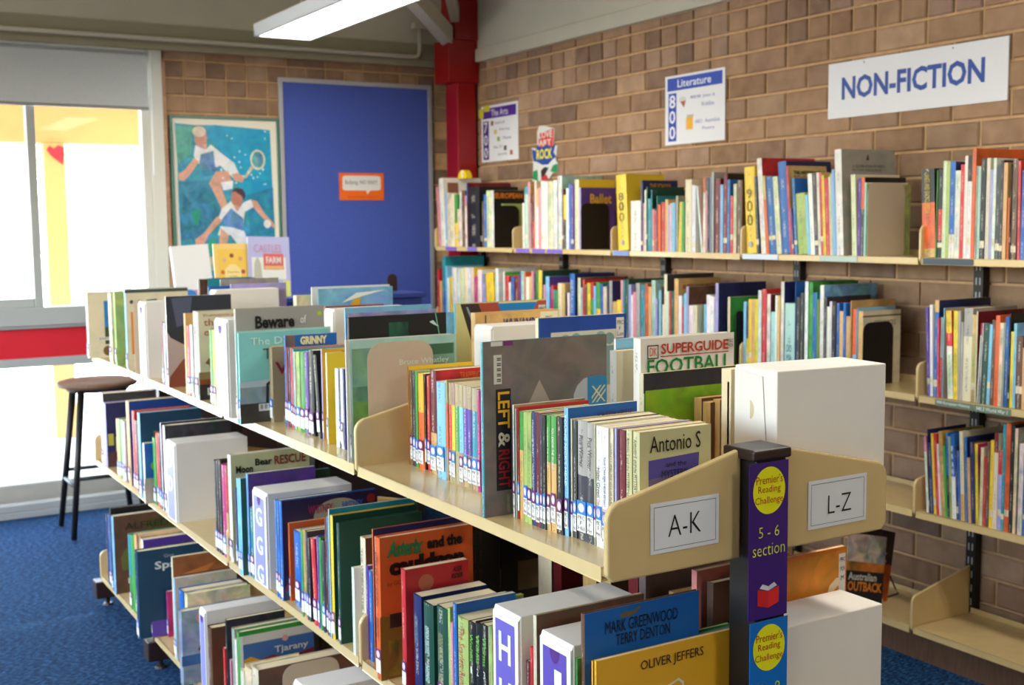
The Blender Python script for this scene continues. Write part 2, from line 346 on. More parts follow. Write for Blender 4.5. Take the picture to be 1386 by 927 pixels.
# red corner column
col = root('corner_column', 'dark red square steel column in the room corner with a wider painted head', 'column', (3.497, 6.425, 0))
m = MB(); m.box((-.064, -.075, 0), (.064, .075, 2.40)); m.build('shaft', M['red'], col, bevel=.006)
m = MB(); m.box((-.125, -.085, 2.37), (.082, .10, 2.62)); m.box((-.085, -.095, 2.62), (.082, .08, 3.45)); m.build('column_head', M['red'], col, bevel=.004)
# conduit
cd = root('wall_conduit', 'pale painted conduit pipe running along the back beam and turning up', 'pipe', (2.2, 6.62, 2.545))
m = MB(); m.tube([(-5.2, 0, 0), (.3, 0, 0), (1.09, 0, -.004), (1.115, 0, .006), (1.125, 0, .03), (1.125, 0, .17)], .013, n=10); m.build('pipe', M['trim'], cd, smooth=True)
m = MB(); m.box((1.08, -.02, .165), (1.17, .03, .20)); m.build('junction_box', M['trim'], cd, bevel=.004)

# window wall -------------------------------------------------------
def frame(name, mt, parts, parent=None, bevel=.004):
    m = MB()
    for a, b in parts: m.box(a, b)
    return m.build(name, mt, parent, bevel=bevel)
win = struct(frame('window_1', M['alu'], [((-3.2, YB-.05, 1.022), (1.70, YB+.06, 1.118)), ((-3.2, YB-.03, .803), (1.70, YB+.06, .850)), ((-3.2, YB-.035, 1.006), (1.70, YB-.0, 1.024))]))
frame('window_frame', M['whiteframe'], [((1.655, YB-.015, 1.118), (1.70, YB+.05, 2.49)), ((-3.2, YB-.01, 2.44), (1.70, YB+.05, 2.492)), ((1.66, YB-.01, .06), (1.70, YB+.05, .803))], win)
frame('mullion', M['alu'], [((1.062, YB-.03, 1.118), (1.106, YB+.04, 2.44))], win)
frame('mullion', M['alu'], [((-1.2, YB-.03, 1.118), (-1.15, YB+.04, 2.44))], win)
frame('sash_rail', M['alu'], [((-1.15, YB-.02, 1.118), (1.062, YB+.03, 1.165))], win)
frame('red_panel', M['redpanel'], [((-3.2, YB-.012, .850), (1.70, YB+.03, 1.010))], win, bevel=0)
for i, (x0, x1, z0, z1) in enumerate(((1.106, 1.655, 1.118, 2.44), (-1.15, 1.062, 1.165, 2.44), (-3.2, -1.2, 1.118, 2.44), (-3.2, 1.66, .075, .803))):
    m = MB(); m.face([(x0, YB+.012, z0), (x1, YB+.012, z0), (x1, YB+.012, z1), (x0, YB+.012, z1)]); m.build('pane', M['glass'], win)
sk = frame('baseboard_back', M['alu'], [((-3.2, YB-.03, 0), (1.70, YB+.06, .035)), ((-3.2, YB-.015, .035), (1.70, YB+.06, .072))]); struct(sk)
bl = root('roller_blind', 'grey roller blind pulled part way down over the window', 'blind', (-.75, YB-.055, 2.165))
m = MB(); m.box((-2.4, -.001, .012), (2.435, .001, .318)); m.build('blind_cloth', M['blind'], bl)
m = MB(); m.tube([(-2.4, 0, .007), (2.435, 0, .007)], .009, n=8); m.build('bottom_rail', M['alu'], bl, smooth=True)
m = MB(); m.tube([(-2.4, .012, .300), (2.44, .012, .300)], .017, n=10); m.build('roller', M['blind'], bl, smooth=True)
m = MB(); m.tube([(2.455, -.01, .31), (2.452, -.012, .2), (2.455, -.01, .23), (2.45, -.01, -.35)], .004, n=6); m.build('pull_cord', M['white'], bl)
# left window
wl2 = struct(frame('window_2', M['alu'], [((-3.2, .6, 1.3), (-3.14, 5.4, 1.36)), ((-3.2, .6, 2.54), (-3.14, 5.4, 2.6))]))
for y in (.6, 2.17, 3.75, 5.34): frame('mullion', M['alu'], [((-3.2, y, 1.36), (-3.14, y+.06, 2.54))], wl2)
# outside ------------------------------------------------------------
m = MB(); m.box((-40, 6.82, -.2), (40, 80, .0)); g = m.build('ground', M['concrete']); g['kind'] = 'structure'
m = MB(); m.box((-3.4, 6.80, .0), (2.2, 7.6, .16)); tag(m.build('concrete_ledge', M['concrete'], bevel=.01), 'pale concrete ledge outside the low window', 'ledge')
pg = root('verandah_frame', 'yellow painted timber verandah post and beam outside the window', 'verandah', (1.6, 9.2, 0))
m = MB(); m.box((-5.5, -.06, 2.14), (2.6, .06, 2.46)); m.build('beam', M['yellowpaint'], pg, bevel=.008)
m = MB(); m.box((-.045, -.09, 0), (.105, .09, 2.14)); m.build('post', M['yellowpaint'], pg, bevel=.006)
m = MB(); m.box((-3.9, -.09, 0), (-3.7, .09, 2.14)); m.build('post', M['yellowpaint'], pg, bevel=.006)
m = MB(); m.prism([(.085, 1.99), (.10, 2.06), (.10, 2.11), (.06, 2.125), (.03, 2.10), (.0, 2.12), (-.02, 2.09), (.01, 2.05)], 'y', -.098, -.092); m.build('painted_heart', M['redpanel'], pg)
m = MB(); m.box((-5.5, -2.2, 2.50), (2.6, .25, 2.56)); m.build('verandah_roof', M['white'], pg)
def tree(x, y, h, r, seed, label):
    rn = random.Random(seed); t = root('garden_tree', label, 'tree', (x, y, 0))
    m = MB(); m.tube([(0, 0, 0), (.1, .05, h*.4), (.0, .1, h*.75)], .16, .06, 8); m.build('trunk', M['bark'], t, smooth=True)
    m = MB()
    for i in range(900):
        a = rn.uniform(0, 2*PI); e = math.acos(rn.uniform(-1, 1)); q = r*rn.uniform(.55, 1)
        c = Vector((q*math.cos(a)*math.sin(e), q*math.sin(a)*math.sin(e), h*.68+q*.8*math.cos(e)))
        n = Vector((rn.gauss(0, 1), rn.gauss(0, 1), rn.gauss(0, 1))).normalized(); u = n.orthogonal().normalized(); w = n.cross(u); s = rn.uniform(.10, .2)
        m.face([c-u*s, c+w*s*.6, c+u*s, c-w*s*.6])
    o = m.build('foliage', M['leaf'], t); o['kind'] = 'stuff'
tree(-1.4, 22, 5.2, 2.2, 1, 'pale leafy tree far outside, left of the yellow post'); tree(2.6, 25, 4.6, 2.1, 2, 'pale leafy tree far outside, right of the yellow post'); tree(6.4, 28, 5.0, 2.4, 3, 'pale tree far outside at the right edge of the window')

# strip lights -------------------------------------------------------
def strip_light(x, y, z, label, L=1.56, E=15.0):
    r = root('strip_light', label, 'ceiling light', (x, y, z))
    m = MB(); w = .155
    m.box((-w, -L/2, .012), (w, L/2, .062)); m.box((-w, -L/2, 0), (-w+.022, L/2, .012)); m.box((w-.012, -L/2, 0), (w, L/2, .012)); m.box((-w, L/2-.012, 0), (w, L/2, .012)); m.box((-w, -L/2, 0), (w, -L/2+.012, .012))
    m.build('housing', M['white'], r)
    m = MB(); m.face([(-w+.022, -L/2+.012, .004), (-w+.022, L/2-.012, .004), (w-.012, L/2-.012, .004), (w-.012, -L/2+.012, .004)]); m.build('diffuser', M['lamp'], r)
    m = MB()
    for yy in (-.5, .5): m.tube([(0, yy, .06), (0, yy, HC-z)], .006, n=6)
    m.build('hanger', M['white'], r)
    l = lamp('tube_lamp', 'AREA', (x, y, z-.006), (0, 0, 0), E, (1, .93, .82), shape='RECTANGLE', size=.26, size_y=L-.06)
    return r
strip_light(2.235, 5.25, 2.50, 'lit white fluorescent strip light hanging below the ceiling')
strip_light(2.235, 1.60, 2.50, 'second strip light nearer the camera, unseen, added to light the shelves'); strip_light(-.9, 3.4, 2.50, 'third strip light over the open floor, unseen, added for lighting')  # both fixtures are unseen, added to light the room
strip_light(-.9, .0, 2.50, 'fourth strip light behind the camera, unseen, added as fill', E=21.0)  # unseen fixture added as fill on faces toward the camera
strip_light(1.3, -1.2, 2.50, 'fifth strip light behind the camera, unseen, added as fill', E=21.0)  # another unseen fixture, added to lift the camera-facing sides
# ------------------------------------------------------------------ shelving
def end_panel(D, hf, hb, zb, t=.012, r=.028, flip=False):
    """bracket outline in x (0 = front edge .. D = post) and z"""
    P = [(D, zb), (D, hb)]
    a0 = math.atan2(hb-hf, D)
    cx, cz = r, hf-r
    for i in range(7):
        a = PI/2+a0*0+ (PI/2)*i/6; P.append((cx+r*math.cos(a), cz+r*math.sin(a)))
    P += [(0.0, zb+.012), (.010, zb)]
    return P
def shelf_part(parent, x0, x1, y0, y1, z, name='shelf'):
    m = MB(); s = 1 if x1 > x0 else -1
    def bx(a, b): m.box((min(a[0], b[0]), a[1], a[2]), (max(a[0], b[0]), b[1], b[2]))
    bx((x0, y0, z-.003), (x1, y1, z)); bx((x0, y0, z-.022), (x0+s*.0025, y1, z)); bx((x0, y0, z-.022), (x0+s*.014, y1, z-.0195)); bx((x1-s*.0025, y0, z-.003), (x1, y1, z+.018))
    return m.build(name, M['shelf'], parent, bevel=.0012)
def bracket(parent, x0, D, y, z, hf, hb, t=.010, s=1):
    m = MB(); P = end_panel(D, hf, hb, -.020); m.prism([(x0+s*u, z+w) for u, w in P], 'y', y-t/2, y+t/2)
    return m.build('end_bracket', M['shelf'], parent, bevel=.0035)
ws = root('wall_shelving', 'cream steel shelving fixed along the brick wall, four shelves high', 'shelving', (3.55, 4.5, 0))
JY = [2.745-.887*2, 2.745-.887, 2.745, 3.632, 4.519, 5.406, 6.30]
for z in (1.402, .936, .536, .125):
    for a, b in zip(JY, JY[1:]): shelf_part(ws, -.308, -.006, a-4.5+.008, b-4.5-.008, z)
    for y in JY: bracket(ws, -.310, .30, y-4.5, z, .112, .172)
for y in JY:
    m = MB(); m.box((-.006, y-4.5-.020, .02), (.028, y-4.5+.020, 1.66)); m.build('upright', M['blacksteel'], ws, bevel=.002)
    m = MB()
    for k in range(30): m.box((-.0068, y-4.5-.010, .1+k*.05), (-.006, y-4.5-.005, .125+k*.05)); m.box((-.0068, y-4.5+.005, .1+k*.05), (-.006, y-4.5+.010, .125+k*.05))
    o = m.build('slot_holes', M['alu'], ws); o['kind'] = 'stuff'
m = MB(); m.box((-.27, JY[0]-4.5, .0), (-.25, JY[-1]-4.5, .098)); m.build('kick_board', M['wood'], ws)
def shelf_label(parent, y0, y1, z, h, col, s=None, inkc=(.9, .9, .95), x=-.3105):
    m = MB(); m.box((x-.0012, y0-4.5, z), (x, y1-4.5, z+h), col); lb = m.build('shelf_label', M['flat'], parent)
    if s: text(s, lb, (x-.0018, y1-4.5-.008, z+h*.25), 'wall', (y1-y0)*.86, h*.55, inkc, 'label_lettering')
LIL = hx('7a62c0')
for y0, y1 in ((6.03, 6.16), (5.79, 5.90), (5.24, 5.37), (5.09, 5.21), (4.99, 5.07), (4.93, 4.985)): shelf_label(ws, y0, y1, 1.381, .020, LIL)
shelf_label(ws, 4.38, 4.50, 1.381, .02, hx('7f93cc')); shelf_label(ws, 3.42, 3.62, 1.381, .02, hx('d5dce4')); shelf_label(ws, 3.02, 3.20, 1.381, .02, hx('b9c8bd')); shelf_label(ws, 2.53, 2.73, 1.381, .02, hx('4a5560'))
shelf_label(ws, 2.513, 2.665, .911, .022, hx('6d7a62'), '940 European History', (.85, .88, .8)); shelf_label(ws, 2.375, 2.510, .911, .022, hx('6d7a62'), '940.3 World War 1', (.85, .88, .8))
# low double sided unit
un = root('low_shelving_unit', 'long low double sided cream shelving unit with black posts and feet', 'shelving', (1.28, 3.2, 0))
UY = [1.392, 2.298, 3.212, 4.102, 4.93]
for z in (1.027, .606, .128):
    for a, b in zip(UY, UY[1:]):
        shelf_part(un, .986-1.28, 1.262-1.28, a-3.2+.010, b-3.2-.008, z); shelf_part(un, 1.558-1.28, 1.298-1.28, a-3.2+.010, b-3.2-.008, z)
    for i, y in enumerate(UY):
        bracket(un, .982-1.28, .254, y-3.2-.006, z, .100, .153, .012); bracket(un, 1.562-1.28, .238, y-3.2-.006, z, .100, .147, .012, -1)
for i, y in enumerate(UY):
    yc = y-3.2-(.012 if i == 0 else 0)
    pa, pb = (-.041, .022) if i == 0 else (-.040, .040)
    m = MB(); m.box((pa, yc-.03, .10), (pb, yc+.03, 1.165)); m.build('post', M['blacksteel'], un, bevel=.003)
    m = MB()
    for k in range(24):
        for xx in (pa+.010, pa+.024): m.box((xx, yc-.0308, .15+k*.042), (xx+.007, yc-.03, .175+k*.042))
    o = m.build('slot_holes', M['brown'], un); o['kind'] = 'stuff'
    m = MB(); m.box((pa-.010, yc-.036, 1.165), (pb+.006, yc+.036, 1.182)); m.build('post_cap', M['brown'], un, bevel=.004)
    m = MB(); m.box((-.322, yc-.034, .036), (.30, yc+.034, .106)); m.build('base_foot', M['brown'], un, bevel=.004)
    for s in (-1, 1):
        m = MB(); m.tube([(s*.272, yc, .0), (s*.272, yc, .007)], .022, .018, 10); m.tube([(s*.272, yc, .007), (s*.272, yc, .04)], .009, n=8); m.build('levelling_glide', M['brown'], un)
# paper signs on the near brackets
def paper(label, x0, x1, z0, z1, y, s, tx, tilt=.006):
    r = root('paper_sign', label, 'sign', ((x0+x1)/2, y, (z0+z1)/2)); w, h = (x1-x0)/2, (z1-z0)/2
    m = MB(); m.face([(-w, 0, -h), (w, 0, -h), (w, 0, h), (-w, 0, h)][::1], hx('e3e4e4')); m.face([(-w, .0008, h), (w, .0008, h), (w, .0008, -h), (-w, .0008, -h)], hx('e3e4e4')); m.build('paper', M['flat'], r)
    m = MB(); i, t = .006, .0008
    for a, b in (((-w+i, -h+i), (w-i, -h+i+t)), ((-w+i, h-i-t), (w-i, h-i)), ((-w+i, -h+i), (-w+i+t, h-i)), ((w-i-t, -h+i), (w-i, h-i))): m.face([(a[0], -.0004, a[1]), (b[0], -.0004, a[1]), (b[0], -.0004, b[1]), (a[0], -.0004, b[1])], hx('6a6a6a'))
    m.build('printed_border', M['flat'], r)
    text(s, r, (-w+tx[0]*2*w, -.0006, -h+tx[1]*2*h), 'cover', tx[2]*2*w, tx[3]*2*h, (.008, .008, .008), 'lettering', bold=-.012)
    return r
paper('white A-K paper sign taped to the left end bracket of the low unit', 1.059, 1.190, 1.039, 1.116, 1.3785, 'A-K', (.25, .3, .48, .42))
paper('white L-Z paper sign taped to the right end bracket of the low unit', 1.378, 1.511, 1.031, 1.111, 1.3785, 'L-Z', (.33, .27, .40, .38))
# challenge strips on the near post
def strip(label, x0, x1, z0, z1, y, col, lines, book):
    r = root('challenge_strip', label, 'banner', ((x0+x1)/2, y, z0)); w = (x1-x0)/2; h = z1-z0
    m = MB(); m.box((-w, 0, 0), (w, .001, h), col); m.build('card', M['print'], r)
    m = MB(); rr = .033; m.face([(rr*math.cos(2*PI*k/32), -.0006, h-.044+rr*1.12*math.sin(2*PI*k/32)) for k in range(32)], hx('e8e400')); m.build('yellow_disc', M['flat'], r)
    rc = hx('b02a10')
    text("Premier's", r, (-.027, -.0012, h-.033), 'cover', .054, .013, rc, 'lettering'); text('Reading', r, (-.023, -.0012, h-.050), 'cover', .046, .014, rc, 'lettering'); text('Challenge', r, (-.029, -.0012, h-.067), 'cover', .057, .014, rc, 'lettering')
    for s, zz, ww, hh, dx in lines: text(s, r, (-ww/2+dx, -.0012, zz), 'cover', ww, hh, hx('d8e020'), 'lettering', bold=-.01)
    if book:
        m = MB(); y = -.0008
        m.face([(-.022, y, 0.022), (0, y, 0.016), (0, y, 0.042), (-.022, y, 0.048)], hx('c81818')); m.face([(0, y, 0.016), (.022, y, 0.022), (.022, y, 0.048), (0, y, 0.042)], hx('d82020'))
        m.face([(-.018, y, 0.049), (0, y, 0.043), (0, y, 0.050), (-.012, y, 0.055)], hx('d8d8dc')); m.face([(0, y, 0.043), (.018, y, 0.049), (.012, y, 0.055), (0, y, 0.050)], hx('c8c8d0'))
        m.build('book_emblem', M['flat'], r)
    return r
strip('purple reading challenge strip for the 5 to 6 section on the near black post', 1.219, 1.299, .918, 1.163, 1.3425, hx('3a1470'), [('5 - 6', .128, .042, .017, .0), ('section', .100, .066, .018, .0)], True)
strip('blue reading challenge strip below the purple one on the near black post', 1.223, 1.301, .674, .914, 1.3425, hx('0a6cc0'), [('7 - 9', .122, .046, .017, .0), ('section', .094, .066, .018, .0)], False)

# ------------------------------------------------------------------ books
def arc_pts(t, bulge, n):
    return [(bulge-bulge*math.sin(PI*i/n), -t*i/n) for i in range(n+1)]
def cover_mesh(t, h, D, bands, cc, pat, hard, wob):
    m = MB(); c = .0026 if hard else .0012; c = min(c, t*.25)
    bul = min(.10*t, .004) if t > .008 else 0.0; n = 4 if t > .012 else (2 if t > .008 else 1)
    A = arc_pts(t, bul, n); z1 = h
    for colr, f in bands:
        z0 = max(0, z1-f*h)
        for i in range(n):
            (xa, ya), (xb, yb) = A[i], A[i+1]; ua, ub = i/n, (i+1)/n
            m.face([(xa, ya, z0), (xa, ya, z1), (xb, yb, z1), (xb, yb, z0)], colr,
                   [(ua, z0, 1, pat*.8), (ua, z1, 1, pat*.8), (ub, z1, 1, pat*.8), (ub, z0, 1, pat*.8)])
        z1 = z0
    sc = bands[0][0]
    for ya, yb, k in ((-t, -t+c, cc), (-c, 0, sc)):
        m.box((bul, ya, 0), (D, yb, h), k, pat)
    m.box((bul+.0001, -t+c, 0), (bul+c, -c, h), sc)
    return m, bul, c
STICK = {'p': hx('6a1c62'), 'b': hx('1478cc')}
def sticker(r, t, bul, z, kind, s=None, x=None):
    w = min(t*.9, .03); y0, y1 = -t/2+w/2, -t/2-w/2; m = MB(); xx = -.0004
    wh = hx('e6e2d8')
    def q(za, zb, c, e=1.0): m.face([(xx, y0*e-(1-e)*t/2, za), (xx, y0*e-(1-e)*t/2, zb), (xx, y1*e-(1-e)*t/2, zb), (xx, y1*e-(1-e)*t/2, za)], c)
    q(z, z+.028, wh); q(z+.028, z+.050, STICK[kind])
    m.face([(xx-.0003, -t/2+w*.36*math.cos(2*PI*k/12), z+.039+.0075*math.sin(2*PI*k/12)) for k in range(12)], hx('d8c8d8'))
    lb = m.build('spine_label', M['flat'], r)
    if s:
        for i, ln in enumerate(s.split('/')): text(ln, lb, (xx-.0004, -t/2+w*.38*(len(ln)/3), z+.0195-.0085*i), 'wall', w*.76*len(ln)/3, .0065, (.02, .02, .03), 'label_lettering')
BLK, WHT = (.01, .01, .012), (.82, .8, .74)
def art(r, key, D, h, t, items, bul):
    """flat print on the front cover: u from spine to fore-edge, v from foot to head; every printed shape is a piece of its own"""
    y = -t-.0004; k = 0
    P = lambda u, v: (u*D, y-.00006*k, v*h)
    def piece(nm, pts, c, a=0.0): m = MB(); m.face(pts, hx(c), [(0, 0, 0, a)]*len(pts)); m.build(nm, M['flat'], r)
    for it in items:
        q = it[0]; k += 1
        if q in 'rn': c, u0, v0, u1, v1 = it[1:6]; piece('cover_picture' if q == 'n' else 'printed_panel', [P(u0, v0), P(u1, v0), P(u1, v1), P(u0, v1)], c, it[6] if q == 'n' else 0.0)
        elif q == 'p': piece('printed_shape', [P(u, v) for u, v in it[2]], it[1])
        elif q == 'c': _, c, u, v, R = it[:5]; sq = it[5] if len(it) > 5 else 1.0; piece('printed_disc', [(u*D+R*math.cos(2*PI*i/24), y-.00006*k, v*h+R*sq*math.sin(2*PI*i/24)) for i in range(24)], c)
        elif q == 't': _, s, c, u0, v0, u1, v1 = it[:7]; text(s, r, (u0*D, y-.0018, v0*h), 'cover', (u1-u0)*D, (v1-v0)*h, hx(c), 'title', *(it[7:] or ()))
        elif q == 'd': _, s, c, u0, v0, u1, v1 = it[:7]; text(s, r, (u0*D, y-.0018, v1*h), 'coverdown', (v1-v0)*h, (u1-u0)*D, hx(c), 'title', *(it[7:] or ()))
        elif q == 's': _, s, c, v0, v1, f = it[:6]; text(s, r, (-.0007, -t/2+t*f/2, v1*h), 'spine', (v1-v0)*h, t*f, hx(c), 'spine_lettering')
        elif q == 'su': _, s, c, v0, v1, f = it[:6]; text(s, r, (-.0012, -t/2+t*f/2, v0*h), 'wall', t*f, (v1-v0)*h, hx(c), 'spine_lettering', *(it[6:] or ()))
        elif q == 'bar':
            _, u, v, w, hh = it; piece('barcode_label', [P(u, v), P(u+w, v), P(u+w, v+hh), P(u, v+hh)], 'd2d0c4'); k += 1; m = MB(); n = 14
            for i in range(n):
                if i % 3 == 2: continue
                if w > hh*.5: a = u+w*(.08+.84*i/n); m.face([P(a, v+hh*.25), P(a+w*.035, v+hh*.25), P(a+w*.035, v+hh*.85), P(a, v+hh*.85)], hx('3a3834'))
                else: b = v+hh*(.08+.84*i/n); m.face([P(u+w*.4, b), P(u+w*.9, b), P(u+w*.9, b+hh*.04), P(u+w*.4, b+hh*.04)], hx('3a3834'))
            o = m.build('barcode', M['flat'], r); o['kind'] = 'stuff'
